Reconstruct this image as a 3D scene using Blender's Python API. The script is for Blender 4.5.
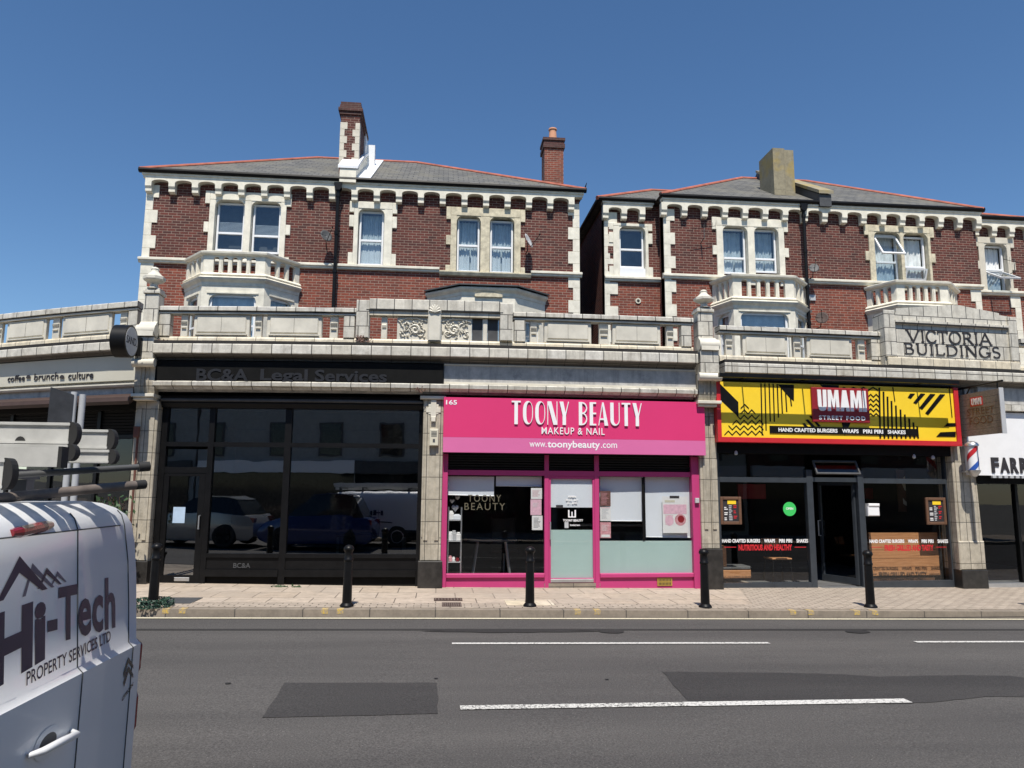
import bpy, bmesh, math, random
from mathutils import Vector
random.seed(7)
R=math.radians; PI=math.pi
S=bpy.context.scene; COL=S.collection
for o in list(bpy.data.objects): bpy.data.objects.remove(o)

# ------------------------------------------------------------------ camera
CAM_O=Vector((0,-13.2,1.85)); F=740.0
YAW,PITCH,ROLL=R(-5.6),R(8.2),R(0.4)
fw=Vector((-math.sin(YAW)*math.cos(PITCH),math.cos(YAW)*math.cos(PITCH),math.sin(PITCH)))
rt0=Vector((math.cos(YAW),math.sin(YAW),0)); up0=rt0.cross(fw)
rt=rt0*math.cos(ROLL)+up0*math.sin(ROLL); up=up0*math.cos(ROLL)-rt0*math.sin(ROLL)
cd=bpy.data.cameras.new('camera'); cam=bpy.data.objects.new('camera',cd); COL.objects.link(cam)
from mathutils import Matrix
cam.matrix_world=Matrix(((rt.x,up.x,-fw.x,CAM_O.x),(rt.y,up.y,-fw.y,CAM_O.y),(rt.z,up.z,-fw.z,CAM_O.z),(0,0,0,1)))
cd.sensor_fit='HORIZONTAL'; cd.sensor_width=36; cd.lens=36*F/1024; cd.clip_start=.05; cd.clip_end=3000
S.camera=cam
# ------------------------------------------------------------------ sky, sun, exposure
SUN_EL,SUN_AZ=R(61),R(-6)      # azimuth measured from straight behind the camera towards the right
w=bpy.data.worlds.new('World'); S.world=w; w.use_nodes=True
nt=w.node_tree; sky=nt.nodes.new('ShaderNodeTexSky'); sky.sky_type='NISHITA'; sky.sun_disc=False
sky.sun_elevation=SUN_EL; sky.sun_rotation=PI-SUN_AZ; sky.altitude=0; sky.air_density=1.0; sky.dust_density=.1; sky.ozone_density=4.5
hs=nt.nodes.new('ShaderNodeHueSaturation'); hs.inputs['Saturation'].default_value=1.12; nt.links.new(sky.outputs[0],hs.inputs['Color']); nt.links.new(hs.outputs[0],nt.nodes['Background'].inputs[0]); nt.nodes['Background'].inputs[1].default_value=.098
sl=bpy.data.lights.new('sun','SUN'); sl.energy=4.7; sl.angle=R(.5); sl.color=(1,.94,.85)
so=bpy.data.objects.new('sun',sl); COL.objects.link(so)
sd=Vector((math.sin(SUN_AZ)*math.cos(SUN_EL),-math.cos(SUN_AZ)*math.cos(SUN_EL),math.sin(SUN_EL)))
so.rotation_euler=sd.to_track_quat('Z','Y').to_euler(); so.location=(3,-20,30)
S.view_settings.view_transform='Standard'; S.view_settings.look='None'; S.view_settings.gamma=1
S.view_settings.use_curve_mapping=False; S.view_settings.exposure=0.32
S.render.engine='CYCLES'
S.cycles.max_bounces=7; S.cycles.transparent_max_bounces=12; S.cycles.glossy_bounces=4; S.cycles.diffuse_bounces=3
S.cycles.caustics_reflective=False; S.cycles.caustics_refractive=False; S.cycles.sample_clamp_indirect=6

# ------------------------------------------------------------------ measuring helpers (rays of the surveyed photograph onto real planes)
def ray(px,py): return fw+rt*((px-512)/F)+up*((384-py)/F)
def atY(px,py,Y):
    d=ray(px,py); return CAM_O+d*((Y-CAM_O.y)/d.y)
def atX(px,py,X):
    d=ray(px,py); return CAM_O+d*((X-CAM_O.x)/d.x)
GS=-.011
def g(x): return GS*x                       # the street falls gently to the right
PAV,ROAD=.18,.075
def atG(px,py,z0=ROAD):
    d=ray(px,py); t=(z0-CAM_O.z)/(d.z-GS*d.x); return CAM_O+d*t
UK=-5.3
def bend(u):                                # the terrace front is gently bowed and turns away past the left pier
    if u<UK: return .009*(UK-1.2)**2+.42*(UK-u)+.012*(UK-u)**2
    return (.009 if u<1.2 else .0045)*(u-1.2)**2
def uz(px,py,v=0.):
    Y=v
    for _ in range(12):
        P=atY(px,py,Y); Y=v+bend(P.x)
    return P.x,P.z
def U(px,py,v=0.): return uz(px,py,v)[0]
def Z(py,v=0.,px=560): return uz(px,py,v)[1]
def RC(x0,y0,x1,y1,v=0.):
    ym,xm=(y0+y1)/2,(x0+x1)/2
    return U(x0,ym,v),U(x1,ym,v),uz(xm,y1,v)[1],uz(xm,y0,v)[1]
def RH(x0,y0,x1,y1,Y):
    ym,xm=(y0+y1)/2,(x0+x1)/2
    return atY(x0,ym,Y).x,atY(x1,ym,Y).x,atY(xm,y1,Y).z,atY(xm,y0,Y).z

# ------------------------------------------------------------------ materials
def N(nt,t,**k):
    n=nt.nodes.new(t)
    for a,b in k.items(): setattr(n,a,b)
    return n
def newmat(name):
    m=bpy.data.materials.new(name); m.use_nodes=True; nt=m.node_tree
    return m,nt,nt.nodes['Principled BSDF'],nt.links
def coordbox(nt):
    """object coordinates laid onto walls (x,z)/(y,z) and flats (x,y)"""
    L=nt.links; tc=N(nt,'ShaderNodeTexCoord'); ge=N(nt,'ShaderNodeNewGeometry')
    s=N(nt,'ShaderNodeSeparateXYZ'); L.new(tc.outputs['Object'],s.inputs[0])
    n=N(nt,'ShaderNodeSeparateXYZ'); L.new(ge.outputs['True Normal'],n.inputs[0])
    def absgt(o,t):
        a=N(nt,'ShaderNodeMath',operation='ABSOLUTE'); L.new(o,a.inputs[0])
        b=N(nt,'ShaderNodeMath',operation='GREATER_THAN'); L.new(a.outputs[0],b.inputs[0]); b.inputs[1].default_value=t; return b.outputs[0]
    def mix(f,a,b):
        m=N(nt,'ShaderNodeMix'); m.data_type='FLOAT'; L.new(f,m.inputs[0]); L.new(a,m.inputs[2]); L.new(b,m.inputs[3]); return m.outputs[0]
    gx=absgt(n.outputs[0],.72); gz=absgt(n.outputs[2],.72)
    c=N(nt,'ShaderNodeCombineXYZ'); L.new(mix(gx,s.outputs[0],s.outputs[1]),c.inputs[0]); L.new(mix(gz,s.outputs[2],s.outputs[1]),c.inputs[1])
    return c.outputs[0],tc.outputs['Object']
def mixc(nt,f,a,b,mode='MIX'):
    m=N(nt,'ShaderNodeMix'); m.data_type='RGBA'; m.blend_type=mode
    for i,v in ((0,f),(6,a),(7,b)):
        if hasattr(v,'links') or hasattr(v,'is_linked'): nt.links.new(v,m.inputs[i])
        else: m.inputs[i].default_value=v if i==0 else (tuple(v)+(1,) if len(v)==3 else v)
    return m.outputs[2]
def noise(nt,vec,scale,detail=4,rough=.6,stretch=None):
    L=nt.links
    if stretch:
        mp=N(nt,'ShaderNodeMapping'); L.new(vec,mp.inputs[0]); mp.inputs['Scale'].default_value=stretch; vec=mp.outputs[0]
    n=N(nt,'ShaderNodeTexNoise'); L.new(vec,n.inputs['Vector']); n.inputs['Scale'].default_value=scale
    n.inputs['Detail'].default_value=detail; n.inputs['Roughness'].default_value=rough; return n.outputs[0]
def ramp(nt,f,a,b,c0=(0,0,0),c1=(1,1,1)):
    r=N(nt,'ShaderNodeValToRGB'); nt.links.new(f,r.inputs[0]); e=r.color_ramp.elements
    e[0].position=a; e[1].position=b; e[0].color=tuple(c0)+(1,); e[1].color=tuple(c1)+(1,); return r.outputs[0]
def bump(nt,h,strength,dist,b):
    n=N(nt,'ShaderNodeBump'); nt.links.new(h,n.inputs['Height']); n.inputs['Strength'].default_value=strength; n.inputs['Distance'].default_value=dist
    nt.links.new(n.outputs[0],b.inputs['Normal'])
def plain(name,col,rough=.6,metal=0,var=.12,scale=6,spec=.5,bumpd=0,coat=0):
    m,nt,b,L=newmat(name); _,oc=coordbox(nt)
    n=noise(nt,oc,scale,5); dark=tuple(c*(1-var) for c in col); lite=tuple(min(1,c*(1+var)) for c in col)
    L.new(ramp(nt,n,.3,.7,dark,lite),b.inputs['Base Color'])
    b.inputs['Roughness'].default_value=rough; b.inputs['Metallic'].default_value=metal; b.inputs['Specular IOR Level'].default_value=spec
    b.inputs['Coat Weight'].default_value=coat; b.inputs['Coat Roughness'].default_value=.05
    if bumpd: bump(nt,n,.5,bumpd,b)
    return m
def brickmat(name,c1,c2,mortar,bw=.228,rh=.076,ms=.006,rough=.85,stain=.35,off=.5,drip=(.25,.22,.19),dripamt=0.,patch=None,bd=.006):
    m,nt,b,L=newmat(name); wc,oc=coordbox(nt)
    t=N(nt,'ShaderNodeTexBrick'); L.new(wc,t.inputs['Vector']); t.offset=off; t.squash=1
    t.inputs['Color1'].default_value=tuple(c1)+(1,); t.inputs['Color2'].default_value=tuple(c2)+(1,); t.inputs['Mortar'].default_value=tuple(mortar)+(1,)
    t.inputs['Scale'].default_value=1; t.inputs['Mortar Size'].default_value=ms; t.inputs['Mortar Smooth'].default_value=.15
    t.inputs['Brick Width'].default_value=bw; t.inputs['Row Height'].default_value=rh; t.inputs['Bias'].default_value=-.1
    col=t.outputs[0]
    n1=ramp(nt,noise(nt,oc,.9,5,.65),.35,.72)
    col=mixc(nt,mulf(nt,n1,stain),col,tuple(c*.45 for c in c1))
    n2=ramp(nt,noise(nt,oc,7,5,.75),.3,.72,(.74,.74,.74),(1.2,1.2,1.2)); col=mixc(nt,1.,col,n2,'MULTIPLY')
    if dripamt:
        n3=ramp(nt,noise(nt,oc,1.0,5,.7,(7,7,.7)),.5,.78); col=mixc(nt,mulf(nt,n3,dripamt),col,drip)
        n4=ramp(nt,noise(nt,oc,2.3,5,.75),.58,.72); col=mixc(nt,mulf(nt,n4,dripamt*.7),col,drip)
    if patch:
        n5=ramp(nt,noise(nt,oc,1.3,3,.6),.5,.6); col=mixc(nt,mulf(nt,n5,.5),col,patch)
    L.new(col,b.inputs['Base Color']); b.inputs['Roughness'].default_value=rough
    inv=N(nt,'ShaderNodeMath',operation='SUBTRACT'); inv.inputs[0].default_value=1; L.new(t.outputs[1],inv.inputs[1])
    bump(nt,inv.outputs[0],.6,bd,b); return m
def mulf(nt,s,f):
    m=N(nt,'ShaderNodeMath',operation='MULTIPLY'); nt.links.new(s,m.inputs[0]); m.inputs[1].default_value=f; return m.outputs[0]
def glassmat(name,tint=(.55,.58,.58),base=.05,rough=.0,wob=0.):
    m,nt,b,L=newmat(name); nt.nodes.remove(b)
    tr=N(nt,'ShaderNodeBsdfTransparent'); tr.inputs[0].default_value=tuple(tint)+(1,)
    gl=N(nt,'ShaderNodeBsdfGlossy'); gl.inputs['Roughness'].default_value=rough; gl.inputs[0].default_value=(.95,.97,1,1)
    fr=N(nt,'ShaderNodeFresnel'); fr.inputs[0].default_value=1.5
    ad0=N(nt,'ShaderNodeMath',operation='ADD',use_clamp=True); L.new(fr.outputs[0],ad0.inputs[0]); ad0.inputs[1].default_value=base
    ge=N(nt,'ShaderNodeNewGeometry'); iv=N(nt,'ShaderNodeMath',operation='SUBTRACT'); iv.inputs[0].default_value=1; L.new(ge.outputs['Backfacing'],iv.inputs[1])
    ad=N(nt,'ShaderNodeMath',operation='MULTIPLY'); L.new(ad0.outputs[0],ad.inputs[0]); L.new(iv.outputs[0],ad.inputs[1])
    if wob:
        tc=N(nt,'ShaderNodeTexCoord'); n=noise(nt,tc.outputs['Object'],1.6,2)
        bm=N(nt,'ShaderNodeBump'); L.new(n,bm.inputs['Height']); bm.inputs['Strength'].default_value=wob; bm.inputs['Distance'].default_value=.02; L.new(bm.outputs[0],gl.inputs['Normal'])
    mx=N(nt,'ShaderNodeMixShader'); L.new(ad.outputs[0],mx.inputs[0]); L.new(tr.outputs[0],mx.inputs[1]); L.new(gl.outputs[0],mx.inputs[2])
    L.new(mx.outputs[0],nt.nodes['Material Output'].inputs[0]); return m
def asphalt(name,c,spk=.5):
    m,nt,b,L=newmat(name); tc=N(nt,'ShaderNodeTexCoord'); oc=tc.outputs['Object']
    a=ramp(nt,noise(nt,oc,70,3,.8),.35,.7,tuple(x*.6 for x in c),tuple(x*1.5 for x in c))
    big=ramp(nt,noise(nt,oc,.5,5,.6,(.25,1.8,1)),.3,.7,(.76,.76,.76),(1.2,1.19,1.16)); col=mixc(nt,1.,a,big,'MULTIPLY')
    v=N(nt,'ShaderNodeTexVoronoi'); L.new(oc,v.inputs['Vector']); v.inputs['Scale'].default_value=42
    sp=ramp(nt,v.outputs['Distance'],.10,.17,(1,1,1),(0,0,0)); gate=ramp(nt,noise(nt,oc,30,2),.55,.62)
    spm=mixc(nt,1.,sp,gate,'MULTIPLY'); col=mixc(nt,mulf(nt,spm,spk),col,(.3,.29,.27))
    L.new(col,b.inputs['Base Color']); b.inputs['Roughness'].default_value=.88; b.inputs['Specular IOR Level'].default_value=.3
    bump(nt,noise(nt,oc,90,2),.5,.006,b); return m
M={}
M['brick_dark']=brickmat('brick_dark',(.135,.030,.020),(.048,.014,.012),(.32,.24,.19),stain=.4,ms=.0068)
M['brick_red']=brickmat('brick_red',(.25,.056,.030),(.12,.030,.020),(.36,.27,.21),stain=.3,ms=.007)
M['brick_dull']=brickmat('brick_dull',(.10,.035,.03),(.06,.022,.02),(.16,.12,.10),stain=.5)  # darker, duller brick for chimney caps and the garden wall
M['stone']=plain('stone',(.60,.555,.46),.8,var=.09,scale=5,bumpd=.004)
M['stone_white']=plain('stone_white',(.74,.70,.585),.75,var=.15,scale=5,bumpd=.003)
M['tile']=brickmat('tile',(.60,.565,.475),(.68,.655,.59),(.06,.055,.045),bw=.345,rh=.40,ms=.008,rough=.42,stain=.1,off=0,drip=(.20,.17,.13),dripamt=.7,bd=.003)
M['tile_shade']=brickmat('tile_shade',(.15,.135,.115),(.11,.10,.085),(.03,.03,.025),bw=.345,rh=.40,ms=.0055,rough=.6,stain=.3,off=0,drip=(.09,.08,.07),dripamt=.6,bd=.003)  # darker copy of the tile, the soffit's shade put into its colour
M['tile_block']=brickmat('tile_block',(.60,.57,.49),(.68,.64,.54),(.06,.055,.05),bw=.315,rh=.27,ms=.008,rough=.4,stain=.1,off=.5,drip=(.24,.21,.16),dripamt=.6,bd=.003)
M['tile_cream']=brickmat('tile_cream',(.70,.62,.46),(.66,.61,.50),(.08,.07,.055),bw=.345,rh=.5,ms=.005,rough=.42,stain=.06,off=0,drip=(.26,.21,.15),dripamt=.45,bd=.003)
M['tile_pier']=brickmat('tile_pier',(.50,.45,.36),(.42,.38,.30),(.06,.055,.045),bw=.235,rh=.385,ms=.006,rough=.45,stain=.25,off=.0,drip=(.16,.14,.11),dripamt=.75,bd=.004)
M['panel_tile']=plain('panel_tile',(.64,.605,.51),.5,var=.16,scale=3,bumpd=.002)
M['black_stone']=plain('black_stone',(.028,.026,.024),.35,var=.5,scale=7)
M['soot']=plain('soot',(.02,.018,.016),.8,var=.4)
M['lead']=plain('lead',(.06,.062,.065),.6,var=.25)
M['slate']=brickmat('slate',(.155,.15,.135),(.09,.09,.085),(.03,.03,.03),bw=.30,rh=.21,ms=.012,rough=.7,stain=.3,patch=(.16,.15,.115))
M['ridge']=plain('ridge',(.40,.12,.075),.8,var=.3,scale=3)
M['upvc']=plain('upvc',(.80,.81,.82),.35,var=.03)
M['black_paint']=plain('black_paint',(.006,.006,.0065),.42,var=.3,spec=.22)
M['black_matt']=plain('black_matt',(.005,.005,.005),.7,var=.3,spec=.15)
M['grey_frame']=plain('grey_frame',(.040,.047,.056),.38,var=.15)
M['pink']=plain('pink',(.46,.040,.165),.5,var=.05,scale=2)
M['pink_sign']=plain('pink_sign',(.66,.030,.155),.55,var=.03,scale=1)
M['pink_light']=plain('pink_light',(.64,.14,.34),.55,var=.04,scale=1)
M['white']=plain('white',(.84,.84,.84),.5,var=.03)
M['paper']=plain('paper',(.78,.77,.76),.8,var=.05,scale=9)
M['blind']=plain('blind',(.74,.77,.82),.8,var=.03,scale=2)
M['frost']=plain('frost',(.42,.56,.53),.45,var=.04,scale=2)
M['yellow']=plain('yellow',(.93,.64,.03),.45,var=.05,scale=2)
M['red']=plain('red',(.55,.022,.03),.45,var=.08)
M['dark_red']=plain('dark_red',(.27,.012,.02),.5,var=.08)
M['steel']=plain('steel',(.55,.56,.57),.35,metal=.8,var=.1)
M['aluminium']=plain('aluminium',(.62,.62,.59),.5,metal=.35,var=.12,scale=12)
M['rust']=plain('rust',(.13,.05,.035),.8,var=.3)
M['rust_pipe']=plain('rust_pipe',(.17,.14,.12),.6,metal=.3,var=.35,scale=14)
M['rubber']=plain('rubber',(.018,.018,.018),.75,var=.3)
M['glass_dark']=glassmat('glass_dark',(.46,.50,.50),.20,wob=.04)
M['glass_shop']=glassmat('glass_shop',(.95,.96,.96),.02,wob=.03)
M['glass_sky']=glassmat('glass_sky',(.86,.90,.92),.07,wob=.10)
M['curtain']=plain('curtain',(.66,.70,.70),.9,var=.15,scale=5)
M['curtain_white']=plain('curtain_white',(.80,.81,.80),.9,var=.08,scale=5)
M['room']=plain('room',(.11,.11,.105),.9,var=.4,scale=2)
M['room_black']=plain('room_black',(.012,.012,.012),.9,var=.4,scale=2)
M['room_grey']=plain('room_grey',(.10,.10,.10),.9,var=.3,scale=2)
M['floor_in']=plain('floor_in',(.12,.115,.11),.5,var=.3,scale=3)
M['asphalt']=asphalt('asphalt',(.080,.076,.074),.7)
M['asphalt_new']=asphalt('asphalt_new',(.044,.042,.042),.25)
M['tar']=asphalt('tar',(.030,.029,.029),.2)
M['kerb']=brickmat('kerb',(.28,.235,.185),(.24,.205,.165),(.09,.08,.07),bw=.915,rh=1.,ms=.008,rough=.85,stain=.2,off=0)
M['slabs']=brickmat('slabs',(.42,.345,.27),(.47,.395,.32),(.15,.125,.10),bw=.62,rh=.62,ms=.009,rough=.88,stain=.12,off=.5,patch=(.34,.29,.24),dripamt=.15,drip=(.2,.17,.14))
M['setts']=brickmat('setts',(.43,.365,.295),(.37,.31,.25),(.12,.10,.08),bw=.21,rh=.105,ms=.008,rough=.9,stain=.2,off=.5)
M['wood']=None
def woodmat(name,a,b_):
    m,nt,b,L=newmat(name); _,oc=coordbox(nt)
    n=ramp(nt,noise(nt,oc,3,6,.7,(1,6,14)),.3,.7,a,b_); L.new(n,b.inputs['Base Color']); b.inputs['Roughness'].default_value=.6; return m
M['wood']=woodmat('wood',(.38,.16,.06),(.62,.31,.14))
M['wood_brown']=woodmat('wood_brown',(.10,.05,.028),(.16,.08,.045))
M['wood_grey']=woodmat('wood_grey',(.16,.13,.105),(.30,.25,.21))
def paintwear(name,c,base,amt):
    m,nt,b,L=newmat(name); tc=N(nt,'ShaderNodeTexCoord'); n=noise(nt,tc.outputs['Object'],38,4,.8)
    f=ramp(nt,n,amt,amt+.08); L.new(mixc(nt,f,base,c),b.inputs['Base Color']); b.inputs['Roughness'].default_value=.8; return m
M['line_white']=paintwear('line_white',(.58,.57,.54),(.14,.135,.13),.40)
M['line_worn']=paintwear('line_worn',(.60,.59,.55),(.09,.088,.085),.44)
M['line_cream']=paintwear('line_cream',(.62,.57,.42),(.30,.27,.21),.38)
M['paint_yellow']=paintwear('paint_yellow',(.62,.42,.06),(.35,.28,.19),.5)
M['leaf']=plain('leaf',(.035,.075,.025),.6,var=.4,scale=20)
M['leaf_dark']=plain('leaf_dark',(.015,.05,.03),.6,var=.4,scale=20)
M['plaster_grey']=plain('plaster_grey',(.30,.31,.30),.9,var=.1)
M['twig']=plain('twig',(.22,.13,.10),.9,var=.3)
M['van']=plain('van',(.70,.71,.72),.38,var=.03,scale=3,coat=.25)
M['navy']=plain('navy',(.012,.012,.05),.4,var=.1)
M['logo_grey']=plain('logo_grey',(.14,.13,.17),.45,var=.1)
M['lens_red']=plain('lens_red',(.20,.008,.014),.15,var=.2,coat=.8)
M['blue_car']=plain('blue_car',(.015,.04,.17),.2,metal=.3,var=.05,coat=1)
M['silver_car']=plain('silver_car',(.42,.43,.44),.25,metal=.5,var=.03,coat=1)
M['car_glass']=plain('car_glass',(.012,.014,.016),.05,var=.1)
M['lens_white']=plain('lens_white',(.7,.72,.74),.1,var=.1)
M['lime']=plain('lime',(.05,.55,.12),.5,var=.05)
M['gold']=plain('gold',(.15,.135,.09),.5,metal=.2,var=.1)
M['brass']=plain('brass',(.45,.30,.06),.45,metal=.3,var=.2)
M['blue']=plain('blue',(.03,.10,.42),.4,var=.05)
M['cream_box']=plain('cream_box',(.62,.58,.46),.5,var=.05)
M['cream_board']=plain('cream_board',(.56,.54,.45),.55,var=.06,scale=1.5)
M['maroon']=plain('maroon',(.05,.028,.022),.7,var=.2)
M['marble']=brickmat('marble',(.46,.45,.425),(.50,.49,.47),(.3,.3,.3),bw=9,rh=9,ms=.0,rough=.5,stain=.15,off=0,dripamt=.75,drip=(.16,.16,.165))
M['disc_grey']=plain('disc_grey',(.46,.47,.48),.5,var=.05)
M['pot']=plain('pot',(.55,.27,.16),.85,var=.15)
M['lichen']=brickmat('lichen',(.32,.28,.19),(.27,.24,.17),(.22,.2,.15),bw=2,rh=1.4,ms=.004,rough=.95,stain=.5,off=0,patch=(.36,.26,.06))
M['ground']=plain('ground',(.16,.15,.13),.9,var=.3,scale=.3)
M['rose']=plain('rose',(.62,.30,.33),.8,var=.35,scale=25)
M['rose_light']=plain('rose_light',(.74,.46,.55),.8,var=.15,scale=20)
M['poster_brown']=plain('poster_brown',(.16,.07,.06),.7,var=.6,scale=40)

# ------------------------------------------------------------------ mesh builder 
class MB:
    def __init__(s,T=None): s.v=[]; s.f=[]; s.T=T; s.parts=[]
    def add(s,vs,fs,T=None):
        b=len(s.v); T=T or s.T
        s.v+= [tuple(T(*p)) if T else tuple(p) for p in vs]; fb=len(s.f); s.f+=[tuple(b+i for i in f) for f in fs]; s.parts.append((b,fb,len(s.v),len(s.f))); return s
    def box(s,x0,x1,y0,y1,z0,z1,seg=None,T=None):
        n=seg or (max(1,int(abs(x1-x0)/.9)) if (s.T or T) else 1)
        vs=[];fs=[]
        for i in range(n+1):
            x=x0+(x1-x0)*i/n; vs+=[(x,y0,z0),(x,y1,z0),(x,y1,z1),(x,y0,z1)]
        for i in range(n):
            a=4*i
            for k in range(4): fs.append((a+k,a+(k+1)%4,a+4+(k+1)%4,a+4+k))
        fs+=[(3,2,1,0),(4*n,4*n+1,4*n+2,4*n+3)]
        return s.add(vs,fs,T)
    def bev(s,x0,x1,y0,y1,z0,z1,b=.01,T=None):
        """box whose front face (min y) has a chamfered edge"""
        vs=[(x0,y1,z0),(x1,y1,z0),(x1,y1,z1),(x0,y1,z1),(x0,y0+b,z0),(x1,y0+b,z0),(x1,y0+b,z1),(x0,y0+b,z1),(x0+b,y0,z0+b),(x1-b,y0,z0+b),(x1-b,y0,z1-b),(x0+b,y0,z1-b)]
        fs=[(3,2,1,0),(8,9,10,11)]
        for k in range(4): j=(k+1)%4; fs+=[(k,j,4+j,4+k),(4+k,4+j,8+j,8+k)]
        return s.add(vs,fs,T)
    def prof(s,pts,x0,x1,seg=None):
        """(y,z) outline extruded along x"""
        n=seg or (max(1,int(abs(x1-x0)/.6)) if s.T else 1); m=len(pts); vs=[];fs=[]
        for i in range(n+1):
            x=x0+(x1-x0)*i/n; vs+=[(x,y,z) for y,z in pts]
        for i in range(n):
            for k in range(m): fs.append((i*m+k,i*m+(k+1)%m,(i+1)*m+(k+1)%m,(i+1)*m+k))
        fs+=[tuple(range(m-1,-1,-1)),tuple(n*m+k for k in range(m))]
        return s.add(vs,fs)
    def prism(s,pts,y0,y1,T=None):
        """(x,z) outline extruded along y"""
        m=len(pts); vs=[(x,y0,z) for x,z in pts]+[(x,y1,z) for x,z in pts]
        fs=[tuple(range(m)),tuple(range(2*m-1,m-1,-1))]+[(k,m+k,m+(k+1)%m,(k+1)%m) for k in range(m)]
        return s.add(vs,fs,T)
    def slab(s,pts,z0,z1,T=None):
        """(x,y) outline extruded along z"""
        m=len(pts); vs=[(x,y,z0) for x,y in pts]+[(x,y,z1) for x,y in pts]
        fs=[tuple(range(m)),tuple(range(2*m-1,m-1,-1))]+[(k,m+k,m+(k+1)%m,(k+1)%m) for k in range(m)]
        return s.add(vs,fs,T)
    def tube(s,path,r,seg=8,cap=True,T=None):
        path=[Vector(p) for p in path]; vs=[];fs=[]; n=len(path); rr=r if hasattr(r,'__len__') else [r]*n
        for i,p in enumerate(path):
            d=(path[min(i+1,n-1)]-path[max(i-1,0)]).normalized()
            a=d.cross(Vector((0,0,1))) if abs(d.z)<.9 else d.cross(Vector((1,0,0))); a.normalize(); b=d.cross(a)
            for k in range(seg):
                t=2*PI*k/seg; vs.append(tuple(p+(a*math.cos(t)+b*math.sin(t))*rr[i]))
        for i in range(n-1):
            for k in range(seg): fs.append((i*seg+k,i*seg+(k+1)%seg,(i+1)*seg+(k+1)%seg,(i+1)*seg+k))
        if cap: fs+=[tuple(range(seg-1,-1,-1)),tuple((n-1)*seg+k for k in range(seg))]
        return s.add(vs,fs,T)
    def lathe(s,prof,c,seg=16,T=None,sq=False):
        """(r,z) profile round a vertical axis through c=(x,y)"""
        vs=[];fs=[];n=len(prof)
        for r,z in prof:
            for k in range(seg):
                t=2*PI*(k+.5)/seg; q=r/ math.cos(PI/4) if sq else r; vs.append((c[0]+q*math.cos(t),c[1]+q*math.sin(t),z))
        for i in range(n-1):
            for k in range(seg): fs.append((i*seg+k,i*seg+(k+1)%seg,(i+1)*seg+(k+1)%seg,(i+1)*seg+k))
        fs+=[tuple(range(seg-1,-1,-1)),tuple((n-1)*seg+k for k in range(seg))]
        return s.add(vs,fs,T)
    def sweep(s,path,prof,closed_ends=True):
        """(out,z) profile swept along a plan polyline with mitred corners; 'out' is to the right of travel"""
        n=len(path); m=len(prof); vs=[];fs=[]
        P=[Vector((p[0],p[1])) for p in path]
        for i in range(n):
            dirs=[]
            if i>0: dirs.append((P[i]-P[i-1]).normalized())
            if i<n-1: dirs.append((P[i+1]-P[i]).normalized())
            nn=[Vector((d.y,-d.x)) for d in dirs]
            if len(nn)==2: q=(nn[0]+nn[1]); q=q/(q.length_squared/2) if q.length>1e-6 else nn[0]
            else: q=nn[0]
            for o,z in prof: vs.append((P[i].x+q.x*o,P[i].y+q.y*o,z))
        for i in range(n-1):
            for k in range(m): fs.append((i*m+k,i*m+(k+1)%m,(i+1)*m+(k+1)%m,(i+1)*m+k))
        if closed_ends: fs+=[tuple(range(m-1,-1,-1)),tuple((n-1)*m+k for k in range(m))]
        return s.add(vs,fs)
    def grid(s,fn,nu,nv):
        vs=[fn(i/nu,j/nv) for j in range(nv+1) for i in range(nu+1)]
        fs=[(j*(nu+1)+i,j*(nu+1)+i+1,(j+1)*(nu+1)+i+1,(j+1)*(nu+1)+i) for j in range(nv) for i in range(nu)]
        return s.add(vs,fs)
    def leaves(s,n,fn,size):
        for _ in range(n):
            p=Vector(fn()); a=Vector([random.gauss(0,1) for _ in range(3)]).normalized(); b=a.orthogonal().normalized()
            q=size*random.uniform(.6,1.3); s.add([p-a*q,p-b*q*.5,p+a*q,p+b*q*.5],[(0,1,2,3)])
        return s
    def build_each(s,name,mat,parent=None,**k):
        """every added shape becomes an object of its own"""
        for (va,fa,vb,fb) in s.parts:
            m=MB(); m.v=s.v[va:vb]; m.f=[tuple(i-va for i in f) for f in s.f[fa:fb]]; o=m.build(name,mat,parent,**k)
        return o
    def build(s,name,mat,parent=None,smooth=False,label=None,fix=True):
        me=bpy.data.meshes.new(name); off=Vector(parent['_w']) if parent is not None and '_w' in parent.keys() else Vector((0,0,0))
        me.from_pydata([tuple(Vector(p)-off) for p in s.v],[],s.f); me.validate()
        if fix:
            bm=bmesh.new(); bm.from_mesh(me); bmesh.ops.recalc_face_normals(bm,faces=bm.faces); bm.to_mesh(me); bm.free()
        me.materials.append(M[mat] if isinstance(mat,str) else mat)
        if smooth:
            for p in me.polygons: p.use_smooth=True
            try: me.set_sharp_from_angle(angle=R(40))
            except Exception: pass
        o=bpy.data.objects.new(name,me); COL.objects.link(o)
        if parent is not None: o.parent=parent; o['_w']=tuple(off)
        if label: o['label']=label
        return o
def BT(x,y,z): return (x,y+bend(x),z)      # flat shop-front coordinates -> bowed front
def BM(): return MB(BT)
def thing(name,label,cat,loc=(0,0,0),group=None):
    o=bpy.data.objects.new(name,None); COL.objects.link(o); o.location=loc; o.empty_display_size=.2
    o['label']=label; o['category']=cat; o['_w']=tuple(loc)
    if group: o['group']=group
    return o
def solo(o,label,cat,group=None):
    o['label']=label; o['category']=cat
    if group: o['group']=group
    # origin at the base of the thing
    me=o.data; n=len(me.vertices)
    if n:
        xs=[v.co.x for v in me.vertices]; ys=[v.co.y for v in me.vertices]; zs=[v.co.z for v in me.vertices]
        c=Vector(((min(xs)+max(xs))/2,(min(ys)+max(ys))/2,min(zs)))
        for v in me.vertices: v.co-=c
        o.location=c
    return o
def struct(o): o['kind']='structure'; return o
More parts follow.
